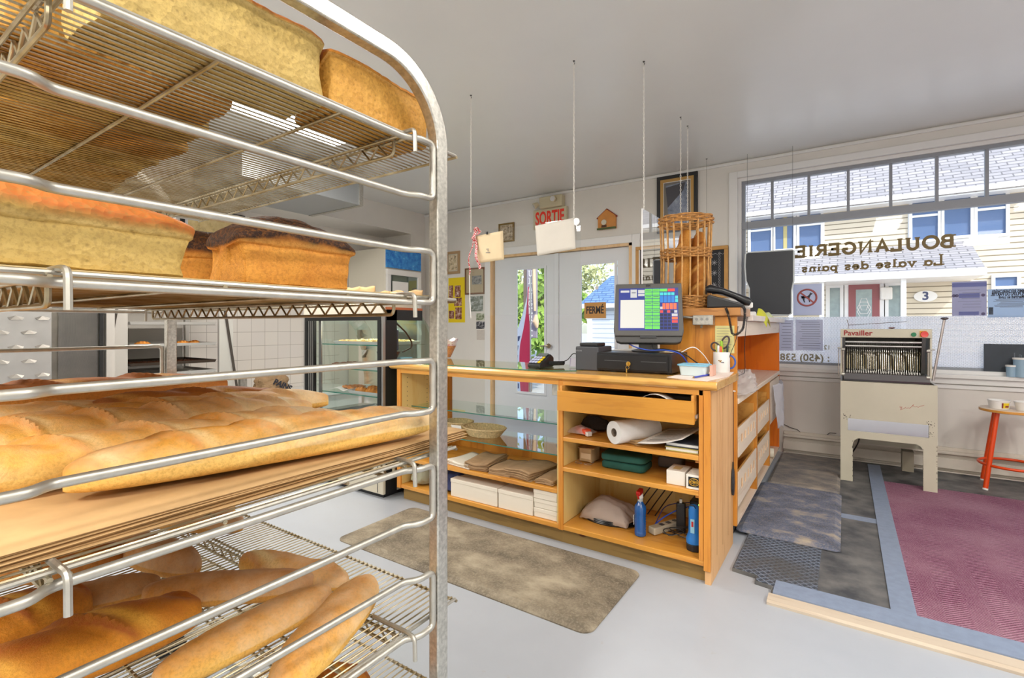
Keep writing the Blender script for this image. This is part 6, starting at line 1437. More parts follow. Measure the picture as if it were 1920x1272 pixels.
# birdhouse clock
a, b_ = P(1123, 432, Y=WY), P(1156, 405, Y=WY); bh = thing('birdhouse_plaque', 'small orange wooden house-shaped wall plaque with red roof edge', 'wall plaque', ((a.x+b_.x)/2, WY-.02, a.z))
w_ = b_.x-a.x; x0, x1 = a.x, b_.x; z0 = a.z; ze = P(1123, 409, Y=WY).z; zp = P(1138, 394, Y=WY).z
MB().prism([(x0, z0), (x1, z0), (x1, ze), ((x0+x1)/2, zp), (x0, ze)], lambda u, v, y: (u, y, v), WY-.03, WY-.0008).build('house_body', plain('orange_ply', S(214, 142, 62), .5, var=.15, vscale=12), bh)
MB().tube([(x0-.015, WY-.02, ze-.012), ((x0+x1)/2, WY-.02, zp+.006), (x1+.015, WY-.02, ze-.012)], .008, 6).build('roof_edge', plain('brick_red_paint', S(150, 50, 36), .5), bh)
B(x0-.005, x1+.005, WY-.045, WY-.0308, z0-.005, z0+.014).build('green_ledge', plain('moss_green_paint', S(80, 96, 50), .6), bh)
MB().lathe([(.03, 0), (.03, .006)], ((x0+x1)/2-.03, WY-.037, z0+.075), 20, 'Y').build('clock_face', cream, bh)
B((x0+x1)/2-.06, (x0+x1)/2-.0, WY-.034, WY-.0305, z0+.02, z0+.045).build('dark_opening', plain('opening_brown', S(96, 62, 40), .7), bh)
# big framed apron picture
a, b_ = P(1233, 334, Y=WY), P(1309, 322, Y=WY); t = thing('picture_frame', 'large black and gold framed picture of a grey apron above the chalkboard', 'picture', ((a.x+b_.x)/2, WY-.02, 1.99))
x0, x1, zt_, zb2 = a.x, b_.x, (a.z+b_.z)/2, P(1300, 432, Y=WY).z
def ring_frame(x0, x1, z0, z1, w_, y0, y1): return MB().box(x0, x1, y0, y1, z1-w_, z1).box(x0, x1, y0, y1, z0, z0+w_).box(x0, x0+w_, y0, y1, z0+w_, z1-w_).box(x1-w_, x1, y0, y1, z0+w_, z1-w_)
ring_frame(x0, x1, zb2, zt_, .036, WY-.03, WY-.0008).build('outer_frame', blackp, t, bevel=.003)
ring_frame(x0+.036, x1-.036, zb2+.036, zt_-.036, .03, WY-.025, WY-.0008).build('gold_mount', plain('ochre_gold', S(190, 150, 84), .4), t)
ring_frame(x0+.066, x1-.066, zb2+.066, zt_-.066, .005, WY-.02, WY-.0008).build('white_line', whitep, t)
B(x0+.07, x1-.07, WY-.014, WY-.0009, zb2+.07, zt_-.07).build('backing', plain('taupe_board', S(126, 122, 118), .7), t)
MB().prism([(x0+.09, zt_-.10), (x1-.10, zt_-.085), (x1-.085, zb2+.08), (x0+.12, zb2+.08), (x0+.105, zt_-.28)], lambda u, v, y: (u, y, v), WY-.018, WY-.0145).build('apron', art('grey_denim', [S(96, 104, 122), S(132, 142, 162), S(160, 168, 184)], 8), t)
MB().prism([(x0+.09, zt_-.12), (x1-.12, zt_-.09), (x1-.14, zt_-.17), (x0+.11, zt_-.33)], lambda u, v, y: (u, y, v), WY-.0195, WY-.0182).build('dark_flap', plain('dark_denim', S(84, 84, 90), .8), t)
# chalkboards
ply = plain('oak_frame', S(206, 154, 84), .5, var=.15, vscale=10)
for (xl, xr, ytl, ytr, yb2, lb) in ((1193, 1246, 464, 459, 560, 'oak-framed chalkboard right of the glazed doors'), (1316, 1366, 467, 458, 560, 'oak-framed chalkboard with chalk stars between basket and window')):
    p0, p1 = P(xl, ytl, Y=WY), P(xr, ytr, Y=WY); zt_ = (p0.z+p1.z)/2; zb2 = P(xl, yb2, Y=WY).z
    t = thing('chalkboard', lb, 'chalkboard', ((p0.x+p1.x)/2, WY-.02, zb2)); ring_frame(p0.x, p1.x, zb2, zt_, .036, WY-.028, WY-.0008).build('frame', ply, t, bevel=.004)
    B(p0.x+.036, p1.x-.036, WY-.012, WY-.0008, zb2+.036, zt_-.036).build('board', plain('slate_black_%d' % xl, S(42, 44, 50), .7, var=.2, vscale=8), t)
    if xl > 1300:
        ck = MB(); xr_ = p1.x-.06; random.seed(3)
        for k in range(14):
            z_ = zt_-.07-k*.028; ck.tube([(xr_-.02+.008*cos(q), WY-.014, z_+.012*sin(q)) for q in [2*pi*i/6 for i in range(6)]], .0012, 4, True)
        for k, z_ in enumerate((zt_-.16, zt_-.26, zt_-.38)):
            for j in range(4):
                q = pi*j/4+.2*k; c_ = p0.x+.12; ck.tube([(c_-.028*cos(q), WY-.014, z_-.028*sin(q)), (c_+.028*cos(q), WY-.014, z_+.028*sin(q))], .0014, 4)
        ck.tube([(p0.x+.07+.16*i/10, WY-.014, zt_-.075+.008*sin(i*2.2)) for i in range(11)], .0014, 4)
        ck.build('chalk_drawing', plain('chalk', S(206, 206, 210), .9), t)
        text('5$', .05, MATS['chalk'], t, (p0.x+.16, WY-.0135, zb2+.06), depth=.001)
# FERME sign on the right door glass
a, b_ = P(1096, 568, Y=WY), P(1136, 597, Y=WY)
fs2 = thing('closed_sign', 'small wooden sign reading FERMÉ hanging by a string on the right door glass', 'sign', ((a.x+b_.x)/2, WY, b_.z))
B(a.x, b_.x, WY-.006, WY+.006, b_.z, a.z).build('board', plain('tan_board', S(206, 152, 84), .6, var=.1, vscale=10), fs2)
text('FERMÉ', .115, plain('charcoal_lettering', S(50, 46, 50), .6), fs2, ((a.x+b_.x)/2, WY-.0072, (a.z+b_.z)/2), sx=.66, bold=.003)
q = P(1119, 540, Y=WY)
MB().tube([(a.x+.07, WY, a.z), (q.x, WY, q.z), (b_.x-.07, WY, a.z)], .0012, 5).build('string', greyp, fs2)
MB().lathe([(.02, 0), (.02, .01), (.01, .014)], (q.x, WY-.006, q.z), 16, 'Y').build('suction_hook', whitep, fs2)
# ------------------------------------------------------------------ at the window
def on_glass(name, x0, x1, y0, y1, m, label, cat='paper', y=GY-.009):
    a, b_ = P(x0, y0, Y=y), P(x1, y1, Y=y); t = thing(name, label, cat, ((a.x+b_.x)/2, y, b_.z)); B(a.x, b_.x, y-.0012, y, b_.z, a.z).build('sheet', m, t); return t, a, b_
lav = film('backlit_paper', S(226, 228, 240), .0); lav2 = film('backlit_blue_paper', S(204, 222, 240), .0)
nod = thing('dog_ban_sign', 'white sheet with a red no-dogs pictogram on the window glass', 'sign', tuple(P(1514, 592, Y=GY-.009)))
a, b_ = P(1487, 534, Y=GY-.009), P(1541, 591, Y=GY-.009)
B(a.x, b_.x, GY-.0102, GY-.009, b_.z, a.z).build('sheet', lav, nod)
cx_, cz_ = (a.x+b_.x)/2-.002, (a.z+b_.z)/2+.018; rr = .073; rm = plain('ban_red', S(178, 92, 88), .6)
MB().tube([(cx_+rr*cos(q), GY-.012, cz_+rr*sin(q)) for q in [2*pi*i/36 for i in range(36)]], .0075, 6, True).obox((cx_, GY-.0125, cz_), (rr*1.9, .003, .013), (0, R(-42)*-1, 0)).build('ban_ring', rm, nod)
dg = [(-.042, -.008), (-.030, .012), (.004, .012), (.020, .030), (.024, .046), (.034, .040), (.046, .034), (.030, .022), (.020, .0), (.024, -.042), (.017, -.042), (.008, -.008), (-.018, -.004), (-.020, -.022), (-.014, -.044), (-.022, -.044), (-.032, -.020), (-.036, -.0), (-.048, .014)]
MB().prism([(cx_+u, cz_+v) for u, v in dg], lambda u, v, y: (u, y, v), GY-.0112, GY-.0104).build('dog_silhouette', plain('dog_black', S(54, 54, 64), .6), nod)
def lines(t, a, b_, n, m, x_in=.1, y_in=.1, y=GY-.0112, nm='print', h_=.003, jag=.2, seed=1):
    random.seed(seed); mb = MB(); W_ = b_.x-a.x; H_ = a.z-b_.z
    for k in range(n):
        z_ = a.z-H_*(y_in+(1-2*y_in)*k/(n-1)); j = random.uniform(0, jag)*W_
        mb.box(a.x+W_*x_in+j, b_.x-W_*x_in-random.uniform(0, jag)*W_*.3, y-.0006, y, z_-h_/2, z_+h_/2)
    return mb.build(nm, m, t)
t, a, b_ = on_glass('window_notice', 1461, 1487, 601, 658, lav, 'backlit printed sheet on the frosted band, left of its pair'); lines(t, a, b_, 9, greyprint)
t, a, b_ = on_glass('window_notice', 1492, 1543, 600, 658, lav, 'backlit printed form on the frosted band, right of its pair'); lines(t, a, b_, 12, greyprint, .08, .08)
t, a, b_ = on_glass('window_notice', 1785, 1850, 529, 592, film('backlit_mauve_paper', S(200, 200, 220), .0), 'mauve backlit poster with blue bands at the right of the window'); 
W_ = b_.x-a.x; H_ = a.z-b_.z; bb = MB()
for (u0, u1, v0, v1) in ((.0, 1, .04, .16), (.2, .8, .35, .48), (.2, .78, .88, .98)): bb.box(a.x+W_*u0, a.x+W_*u1, GY-.0112, GY-.0106, a.z-H_*v1, a.z-H_*v0)
bb.build('blue_bands', plain('band_blue', S(104, 112, 170), .6), t); lines(t, a, b_, 7, greyprint, .15, .25, h_=.002)
db = MB()
for (u, v) in ((.05, .41), (.14, .41), (.9, .41), (.9, .95)): db.lathe([(.012, 0), (.012, .0006)], (a.x+W_*u, GY-.0118, a.z-H_*v), 14, 'Y')
db.build('round_icons', plain('icon_dark', S(90, 84, 120), .6), t)
t, a, b_ = on_glass('window_notice', 1852, 1932, 543, 595, lav2, 'light blue job notice seen from behind at the right edge of the window', y=GY-.0095)
W_ = b_.x-a.x; H_ = a.z-b_.z
for k, (s_t, sz_, vv) in enumerate((('COMMIS RECHERCHÉ(E)', .032, .09), ('TEMPS PLEIN OU PARTIEL', .032, .19), ('Mercredi au Lundi', .030, .29))):
    text(s_t, sz_, darkprint, t, (a.x+W_*.56, GY-.0115, a.z-H_*vv), sx=.62, mirror=True, bold=.0012, depth=.0006)
lines(t, a, V((b_.x, 0, b_.z)), 9, greyprint, .12, .36, h_=.003, seed=4)
B(a.x+.005, a.x+W_*.13, GY-.0118, GY-.0108, b_.z+H_*.1, b_.z+H_*.36).build('corner_photo', plain('photo_grey', S(70, 84, 104), .6, var=.5, vscale=60), t)
# black hanging sign
pts_px = [(1398, 477), (1397, 500), (1399, 527), (1405, 541), (1406, 588), (1411, 590), (1478, 591), (1484, 588), (1484, 545), (1488, 527), (1488, 505), (1488, 470), (1484, 469), (1402, 474)]
YS = 4.98
hsn = thing('hanging_sign', 'black notched sign panel with pale rim hanging in front of the window', 'sign', tuple(P(1443, 590, Y=YS)))
pp = [P(x, y, Y=YS) for x, y in pts_px]
zz_t = (pp[0].z+pp[11].z)/2
def adj(p): return (p.x, p.z)
MB().prism([adj(p) for p in pp], lambda u, v, y: (u, y, v), YS, YS+.012).build('sign_panel', plain('blackboard_panel', S(46, 50, 58), .35), hsn, bevel=.003)
MB().tube([(p.x, YS+.006, p.z) for p in pp], .0085, 6, True).build('pale_rim', plain('pale_rim', S(214, 220, 224), .35), hsn)
for px in (1401, 1486):
    p = P(px, 472, Y=YS); MB().tube([(p.x, YS+.006, p.z-.006), (p.x, YS+.006, ZC)], .0014, 5).build('suspension_wire', greyp, hsn)
# chalkboard and tubs on the sill
a, b_ = P(1845, 645, Y=5.15), P(1935, 706, Y=5.15)
t = thing('sill_chalkboard', 'dark chalkboard with faint handwriting leaning on the window sill', 'chalkboard', ((a.x+b_.x)/2, 5.15, WZ0)); B(a.x, b_.x, 5.148, 5.16, WZ0+.031, a.z).build('board', plain('dusk_board', S(58, 66, 76), .6, var=.2, vscale=8), t)
text('La salle', .055, plain('faint_chalk', S(104, 112, 122), .9), t, (a.x+.24, 5.1475, a.z-.085), mirror=False, depth=.0004)
for k, (px, w_, h_, lb) in enumerate(((1896, .030, .075, 'small clear lidded tub on the sill, left of the big tub'), (1915, .045, .13, 'larger blue-tinted lidded tub on the sill at the frame edge'))):
    p = P(px, 704, Y=5.10); t = thing('clear_tub', lb, 'tub', (p.x, 5.10, WZ0)); cc_ = (p.x, 5.10, WZ0+.0005)
    MB().lathe([(w_*.9, 0), (w_, h_)], cc_, 24).build('tub_wall', plain('pale_blue_plastic_%d' % k, S(150, 178, 200), .2), t, smooth=True); MB().lathe([(w_*1.08, h_), (w_*1.08, h_+.012)], cc_, 24).build('tub_lid', whitep, t, smooth=True)
# ------------------------------------------------------------------ bread slicer
sl = thing('bread_slicer', 'cream upright electric bread slicing machine with red lettering in front of the window', 'bread slicer', (.245, 4.65, .016))
X0, X1, Y0, Y1, ZT = -.030, .518, 4.385, 4.93, .747
F = .0165
cr = plain('slicer_cream_enamel', S(202, 197, 178), .35, var=.06, vscale=5)
# front panel with window opening and legs
fp = MB(); f_ = lambda u, v, y: (u, y, v)
wz0, wz1, wx0, wx1 = .385, .475, X0+.045, X1-.045
fp.box(X0, X1, Y0, Y0+.012, wz1, ZT).box(X0, wx0, Y0, Y0+.012, wz0, wz1).box(wx1, X1, Y0, Y0+.012, wz0, wz1).box(X0, X1, Y0, Y0+.012, .335, wz0)
fp.prism([(X0, F), (X0+.075, F), (X0+.075, .29), (X0+.083, .315), (X0+.105, .335), (X0, .335)], f_, Y0, Y0+.012).prism([(X1, F), (X1, .335), (X1-.105, .335), (X1-.083, .315), (X1-.075, .29), (X1-.075, F)], f_, Y0, Y0+.012)
fp.build('front_panel', cr, sl)
for x in (X0, X1-.012):
    MB().box(x, x+.012, Y0+.012, Y1, .335, ZT).box(x, x+.012, Y0+.012, Y0+.085, F, .335).box(x, x+.012, Y1-.08, Y1, F, .335).build('side_panel', cr, sl)
B(X0+.012, X1-.012, Y1-.012, Y1, .20, ZT).build('rear_panel', cr, sl)
B(wx0, wx1, Y0+.012, Y0+.016, wz0-.01, wz1+.01).build('steel_window', plain('polished_steel', S(190, 188, 192), .12, 1), sl)
B(X0+.012, X1-.012, Y0+.012, Y1-.012, .34, .352).build('bottom_pan', greyp, sl)
MB().box(X1-.16, X1-.09, Y1-.16, Y1-.06, .05, .2).build('motor_box', plain('grimy_cream', S(150, 142, 124), .6), sl)
# wear chips
random.seed(8); wr = MB()
for k in range(60):
    cxw, czw = random.choice(((wx0-.006, wz1+.006), (wx1+.004, wz1+.004), (wx1+.006, wz0+.02))); r_ = random.uniform(.0008, .003); x, z_ = cxw+random.gauss(0, .013), czw+random.gauss(0, .011)
    if not (wx0 < x < wx1 and wz0 < z_ < wz1): wr.box(x-r_, x+r_, Y0-.0004, Y0, z_-r_, z_+r_)
for k in range(30):
    z_ = random.uniform(.03, .33); s = random.choice((X0+.075, X1-.002, X1-.075)); wr.box(s-.003, s, Y0-.0004, Y0, z_, z_+random.uniform(.002, .01))
wr.build('paint_chips', plain('chip_dark', S(70, 62, 52), .8), sl)
random.seed(2)
sp_ = MB(); bx_, bz_ = X1-.20, .575
pts = [(0, 0), (.012, .012), (.004, .018), (-.004, .010), (.010, .002), (.0, -.012), (.02, .0), (.03, .012), (.034, .002), (.044, .01), (.05, .003), (.07, .03), (.075, .04), (.068, .03), (.082, .018), (.09, .026), (.098, .016), (.106, .026), (.13, .036)]
sp_.tube([(bx_+u, Y0-.001, bz_+v*.9) for u, v in pts], .0009, 4); sp_.build('script_lettering', redp, sl)
# head
HT = 1.130; HX0, HX1 = X0, X1-.028
B(HX0, HX1, Y0+.0, Y0+.11, HT-.062, HT).build('head_panel', cr, sl, bevel=.004)
text('Pavailler', .052, plain('maroon_print', S(150, 36, 40), .5), sl, (HX0+.018, Y0-.0012, HT-.031), align='LEFT', bold=.0012, depth=.001)
MB().lathe([(.014, 0), (.015, .006), (.012, .010)], (HX1-.098, Y0-.010, HT-.038), 20, 'Y').build('green_button', plain('green_button', S(24, 120, 80), .35), sl, smooth=True)
B(HX1-.066, HX1-.030, Y0-.004, Y0, HT-.054, HT-.012).build('yellow_plate', plain('yellow_plate', S(226, 160, 40), .5), sl)
MB().lathe([(.012, .0), (.020, -.002), (.022, .006), (.018, .012)], (HX1-.042, Y0-.018, HT-.036), 20, 'Y').build('red_button', plain('stop_red', S(226, 80, 74), .35), sl, smooth=True)
for x0, x1 in ((HX0, HX0+.010), (HX1-.010, HX1)): MB().box(x0, x1, Y0+.01, Y0+.3, ZT+.045, HT-.062).build('head_side', cr, sl)
for xa_, xb_ in ((HX0+.012, HX0+.03), (HX1-.05, HX1-.03)): MB().prism([(Y0+.03, HT-.062), (Y0+.10, ZT), (Y1-.05, ZT), (Y1-.05, HT-.03), (Y0+.11, HT-.013)], lambda u, v, x: (x, u, v), xa_, xb_).build('inner_cheek', plain('machined_plate', S(96, 96, 94), .35, .7) if 'machined_plate' not in MATS else MATS['machined_plate'], sl)
B(HX0+.03, HX1-.05, Y1-.10, Y1-.09, ZT, HT-.03).build('hopper_back', plain('dark_hopper', S(74, 72, 66), .4, .5), sl)
B(HX0+.012, HX1-.03, Y0+.11, Y1-.05, HT-.012, HT-.001).build('hood_top', cr, sl)
nb = 34; bl_ = MB(); 
for k in range(nb):
    x = HX0+.045+(HX1-HX0-.11)*k/(nb-1); bl_.obox((x, Y0+.155, ZT+.165), (.0012, .008, .25), (-.25, 0, 0))
bl_.build('slicing_blades', plain('blade_steel', S(214, 212, 204), .2, 1), sl)
for (y, z_, r_) in ((Y0+.055, HT-.095, .009), (Y0+.06, HT-.125, .008)): MB().cyl((HX0+.03, y, z_), (HX1-.05, y, z_), r_, 14).build('guide_bar', stainless, sl, smooth=True)
cg = MB(); cg2 = MB()
for k in range(30):
    x = HX0+.04+(HX1-HX0-.10)*k/29
    cg.tube([(x, Y0+.085, HT-.165), (x+.003, Y0+.06, HT-.178), (x, Y0+.075, HT-.195), (x, Y0+.08, ZT+.09)], .0022, 5)
    cg2.obox((x, Y0+.05, ZT+.062), (.005, .05, .008), (.5, 0, 0))
cg.build('retaining_fingers', plain('brassy_finger', S(186, 172, 132), .3, .7), sl); cg2.build('comb_teeth', whitep, sl)
MB().prism([(-.05, .0), (-.055, .012), (-.030, .052), (.035, .062), (.035, .054), (-.022, .044), (-.04, .004)], lambda u, v, x: (x, Y0+.045+u, ZT+.006+v-.0), HX0+.02, HX1-.012).build('crumb_tray_lip', plain('worn_tray_steel', S(128, 126, 128), .3, .85), sl)
for x in (HX0+.008, HX1-.03):
    MB().lathe([(.012, 0), (.012, .02)], (x, Y0+.0, HT-.15), 12, 'X').lathe([(.016, 0), (.016, .018)], (x, Y0+.01, ZT+.05), 12, 'X').cyl((x+.01, Y0, HT-.15), (x+.01, Y0+.01, ZT+.05), .006, 8).build('linkage', steel, sl, smooth=True)
MB().cyl((HX0-.018, Y0+.01, HT-.14), (HX0+.01, Y0+.01, HT-.14), .005, 8).cyl((HX0-.01, Y0+.01, HT-.14), (HX0-.012, Y0+.01, ZT+.03), .003, 8).cyl((HX1-.02, Y0+.01, HT-.14), (HX1+.014, Y0+.01, HT-.14), .005, 8).build('pivot_pin', steel, sl)
lp0, lp1 = V((X1-.022, Y0+.02, ZT+.03)), P(1771, 598, Y=Y0+.05)
lv = MB().cyl(lp0, lp1, .0078, 12).build('lever_rod', plain('brushed_lever', S(176, 168, 166), .35, .7), sl, smooth=True)
MB().lathe([(.008, -.008), (.020, -.002), (.021, .006), (.012, .010)], tuple(lp1), 20).build('lever_knob', plain('dark_knob', S(84, 74, 74), .4), sl, smooth=True)
wv_ = MB().tube([P(1590, 617, Y=4.6), P(1591, 609, Y=4.6), P(1588, 600, Y=4.6)], .0025, 6).tube([P(1591, 610, Y=4.6), P(1640, 607, Y=4.6), P(1700, 603.5, Y=4.6)], .0022, 6)
wv_.build('bent_wire', plain('rusty_wire', S(120, 106, 100), .5, .5), sl)
q = P(1672, 617, Y=4.5); MB().lathe([(.005, 0), (.018, .004), (.02, .010), (.012, .014)], (q.x, q.y, HT), 18).build('top_knob', plain('mauve_knob', S(150, 120, 120), .5), sl, smooth=True)
sc_ = thing('power_cable', 'black power cord running along the wall base to the slicer', 'cord', tuple(P(1520, 815, Y=5.12)))
MB().tube([P(x, y, Y=5.125) for x, y in ((1468, 795), (1482, 802), (1495, 806), (1505, 815), (1522, 819), (1541, 826), (1549, 817), (1556, 812), (1568, 813))], .003, 6).build('cord_run', blackp, sc_, smooth=True)
MB().tube(fillet([(.10, 4.9, .30), (.09, 4.85, .22), (.05, 4.9, .12), (.0, 5.0, .03)], .05), .005, 8).build('cord_run', blackp, sc_, smooth=True)
# ------------------------------------------------------------------ stool with tubs
SC = V((.965, 4.80, .016)); SH = .575
stl_ = thing('stool', 'orange-red metal stool with round plywood seat at the right edge', 'stool', tuple(SC))
MB().lathe([(.165, SH-.022), (.172, SH-.014), (.172, SH-.004), (.168, SH)], tuple(SC-V((0, 0, .016))), 48).build('seat', wood('plywood_seat', S(226, 206, 186), S(206, 176, 140), 'X', knots=False, coat=.1), stl_, smooth=True)
MB().lathe([(.1722, SH-.019), (.1726, SH-.016), (.1726, SH-.006), (.1722, SH-.003)], tuple(SC-V((0, 0, .016))), 48, cap=False).build('seat_edge', honey, stl_, smooth=True)
for k in range(4):
    q = R(218+90*k); f0 = V((SC.x+.205*cos(q), SC.y+.205*sin(q), .0165)); t0 = V((SC.x+.115*cos(q), SC.y+.115*sin(q), SH-.022))
    lg = MB().cyl(f0, t0, .0145, 16).build('leg', orangep, stl_, smooth=True)
    MB().cyl(f0, f0+(t0-f0).normalized()*.012, .0155, 12).build('foot_cap', whitep, lg)
zr = .185; rr_ = .205-.09*(zr/.55)
MB().tube([(SC.x+rr_*cos(q), SC.y+rr_*sin(q), zr) for q in [2*pi*i/48 for i in range(48)]], .0095, 10, True).build('foot_ring', orangep, stl_, smooth=True)
for k, (dx, dy, lb) in enumerate(((-.075, -.035, 'white tub with small yellow and maroon label on the stool, left one'), (.055, -.055, 'white tub with small yellow and maroon label on the stool, right one'))):
    c0 = (SC.x+dx, SC.y+dy, SH+.0005); t = thing('yogurt_tub', lb, 'tub', c0, group='white tubs on the stool')
    MB().lathe([(.050, 0), (.058, .052), (.061, .054), (.061, .060), (.058, .060), (.048, .004)], c0, 32).build('tub_body', whitep, t, smooth=True)
    v_ = V((-c0[0], -c0[1], 0)).normalized(); an = math.atan2(v_.y, v_.x)+.35
    def lab(a0, a1, z0, z1, r_=.0008): return MB().grid(lambda u, v: V((c0[0]+((.050+.008*((z0+(z1-z0)*v)/.052))+r_)*cos(an+a0+(a1-a0)*u), c0[1]+((.050+.008*((z0+(z1-z0)*v)/.052))+r_)*sin(an+a0+(a1-a0)*u), c0[2]+z0+(z1-z0)*v)), 10, 3)
    lab(-.1, .75, .008, .044).build('label_yellow', plain('label_yellow_%d' % k, S(232, 202, 40), .5), t); lab(-.1, .05, .008, .044, .0014).build('label_maroon', plain('label_maroon_%d' % k, S(130, 44, 50), .5), t); lab(.25, .7, .014, .026, .0014).build('label_oval', plain('label_red_%d' % k, S(150, 60, 60), .5), t)
# ------------------------------------------------------------------ back left: refrigerated case, fridge, bake-house
CX0, CX1, CY0, CY1 = -3.42, -2.535, 2.235, 2.80
cs_ = thing('refrigerated_case', 'refrigerated pastry case with black-framed sliding glass, seen between the rack shelves', 'display case', ((CX0+CX1)/2, (CY0+CY1)/2, 0))
beigem = plain('case_beige', S(214, 206, 190), .5); blk = plain('case_black', S(26, 27, 28), .35)
MB().box(CX0, CX1, CY0, CY1, .03, .46).build('case_base', cream, cs_, bevel=.006)
MB().box(CX1-.055, CX1-.05, CY0-.002, CY0, .04, .45).build('base_joint', greyp, cs_)
B(CX0+.03, CX1-.03, CY0+.03, CY1-.03, 0, .03).build('kick', blackp, cs_)
B(CX0, CX1-.0, CY0, CY0+.03, 1.215, 1.30).build('top_rail', beigem, cs_, bevel=.003)
B(CX0, CX1-.0, CY0+.03, CY1-.25, 1.275, 1.30).build('case_top', beigem, cs_)
ring_frame(CX0+.02, CX1-.02, .46, 1.215, .026, CY0-.004, CY0+.02).build('door_frame', blk, cs_, bevel=.002)
for x in (CX0+.0, CX1-.02): B(x, x+.02, CY0, CY0+.04, .46, 1.215).build('corner_post', stainless, cs_)
MB().box(CX0+.05, CX0+.13, CY0+.0, CY0+.02, .486, 1.189).build('door_stile', blk, cs_); 
for dx in (.062, .085, .108): B(CX0+dx, CX0+dx+.006, CY0-.003, CY0, .486, 1.189).build('door_track', stainless, cs_)
B(CX0+.13, CX0+.16, CY0+.04, CY0+.05, .46, 1.27).build('inner_post', stainless, cs_)
B(CX0+.13, CX1-.05, CY0+.008, CY0+.012, .486, 1.189).build('sliding_glass', pane, cs_)
MB().box(CX1-.05, CX1-.02, CY0-.006, CY0+.022, .486, 1.189).build('right_stile', blk, cs_)
MB().prism([(CY0+.03, .46), (CY1, .46), (CY1, .60), (CY1-.04, .95), (CY1-.25, 1.30), (CY0+.03, 1.30)], lambda u, v, x: (x, u, v), CX1-.008, CX1-.002).build('end_glass', shelfglass, cs_)
MB().prism([(CY0+.03, .46), (CY1, .46), (CY1, .50), (CY0+.03, .50)], lambda u, v, x: (x, u, v), CX1-.012, CX1).build('end_trim', blk, cs_)
B(CX1-.012, CX1+.002, CY0+.02, CY1-.2, 1.262, 1.278).build('copper_trim', plain('copper_trim', S(196, 108, 66), .3, .4), cs_)
MB().box(CX1-.006, CX1+.001, CY0+.02, CY0+.12, .03, 1.26).build('black_end_strip', blk, cs_)
cg_ = [(CY1, .46), (CY1+.0, .7), (CY1-.03, .95), (CY1-.10, 1.12), (CY1-.25, 1.29)]
MB().grid(lambda u, v: V((CX0+.01+(CX1-CX0-.02)*u, *(lambda s: (lambda k: (cg_[k][0]+(cg_[k+1][0]-cg_[k][0])*(s-k), cg_[k][1]+(cg_[k+1][1]-cg_[k][1])*(s-k)))(min(int(s), 3)))(v*4))), 4, 17).build('curved_front_glass', shelfglass, cs_, smooth=True, solid=.005)
B(CX0+.002, CX0+.008, CY0+.03, CY1-.06, .46, 1.27).build('end_glass', shelfglass, cs_)
B(CX0+.02, CX1-.02, CY0+.02, CY1-.02, .461, .50).build('deck', stainless, cs_)
SHZ = (1.02, .845, .665)
for z_ in SHZ:
    o = B(CX0+.14, CX1-.02, CY0+.06, CY1-.15, z_-.006, z_).build('glass_shelf', shelfglass, cs_); B(CX0+.14, CX1-.02, CY0+.058, CY0+.06, z_-.007, z_).build('shelf_edge', glassedge, o)
B(CX0+.14, CX1-.05, CY0+.3, CY0+.33, 1.24, 1.262).build('case_lamp', emit('case_tube', (1, .97, .9, 1), 6), cs_)
lamp('case_light', 'AREA', (-2.96, CY0+.40, 1.235), 5, (1, .96, .9), (0, 0, 0), .6, .05)
pastry = crust('pastry_gold', S(226, 160, 64), S(206, 128, 40), S(160, 86, 22), S(232, 176, 90), None, 30)
def croissant(c, L_, rz, label=None, group=None, m=pastry, seed=0, first=[None]):
    if first[0] is None:
        n = 40; nv = 14; vs = []; cols = []
        for i in range(n):
            t = -1+2*i/(n-1); a_ = t*1.0; R0 = .5; x = sin(a_)*.62; y = (1-cos(a_))*.55
            w_ = .22*(1-abs(t)**2.2)**.6*(1+.13*abs(sin(t*9)))+.02
            for j in range(nv):
                q = 2*pi*j/nv; vs.append((x+cos(q)*w_*sin(a_)*-.6, y+cos(q)*w_*cos(a_), max(0, .17*(1-abs(t)*.4)+sin(q)*w_*.8))); cols.append((.4+.6*max(0, sin(q))*abs(cos(t*9)), .6*max(0, sin(q))*abs(sin(t*9))**8, 1, 1))
        mb = MB(); mb.add(vs, [(i*nv+j, (i+1)*nv+j, (i+1)*nv+(j+1) % nv, i*nv+(j+1) % nv) for i in range(n-1) for j in range(nv)]+[tuple(range(nv)), tuple((n-1)*nv+k for k in range(nv-1, -1, -1))]); mb.col = cols
        o = mb.build('croissant', m, None, smooth=True, local=True); first[0] = o
    else: o = first[0].copy(); C.objects.link(o)
    o.location = c; o.rotation_euler = (0, 0, rz); o.scale = (L_, L_, L_); return tag(o, label, 'pastry', group)
traym = plain('pale_tray', S(206, 206, 204), .35, .3)
def tray(name, x0, x1, y0, y1, z, label, m=traym, h=.02, group=None):
    t = thing(name, label, 'tray', ((x0+x1)/2, (y0+y1)/2, z), group=group)
    B(x0, x1, y0, y1, z+.0005, z+.003).build('tray_bottom', m, t); e = .008
    MB().add([(x0, y0, z+.001), (x1, y0, z+.001), (x1, y1, z+.001), (x0, y1, z+.001), (x0-e, y0-e, z+h), (x1+e, y0-e, z+h), (x1+e, y1+e, z+h), (x0-e, y1+e, z+h)], [(0, 1, 5, 4), (1, 2, 6, 5), (2, 3, 7, 6), (3, 0, 4, 7)]).build('tray_rim', m, t, solid=.0015)
    return t
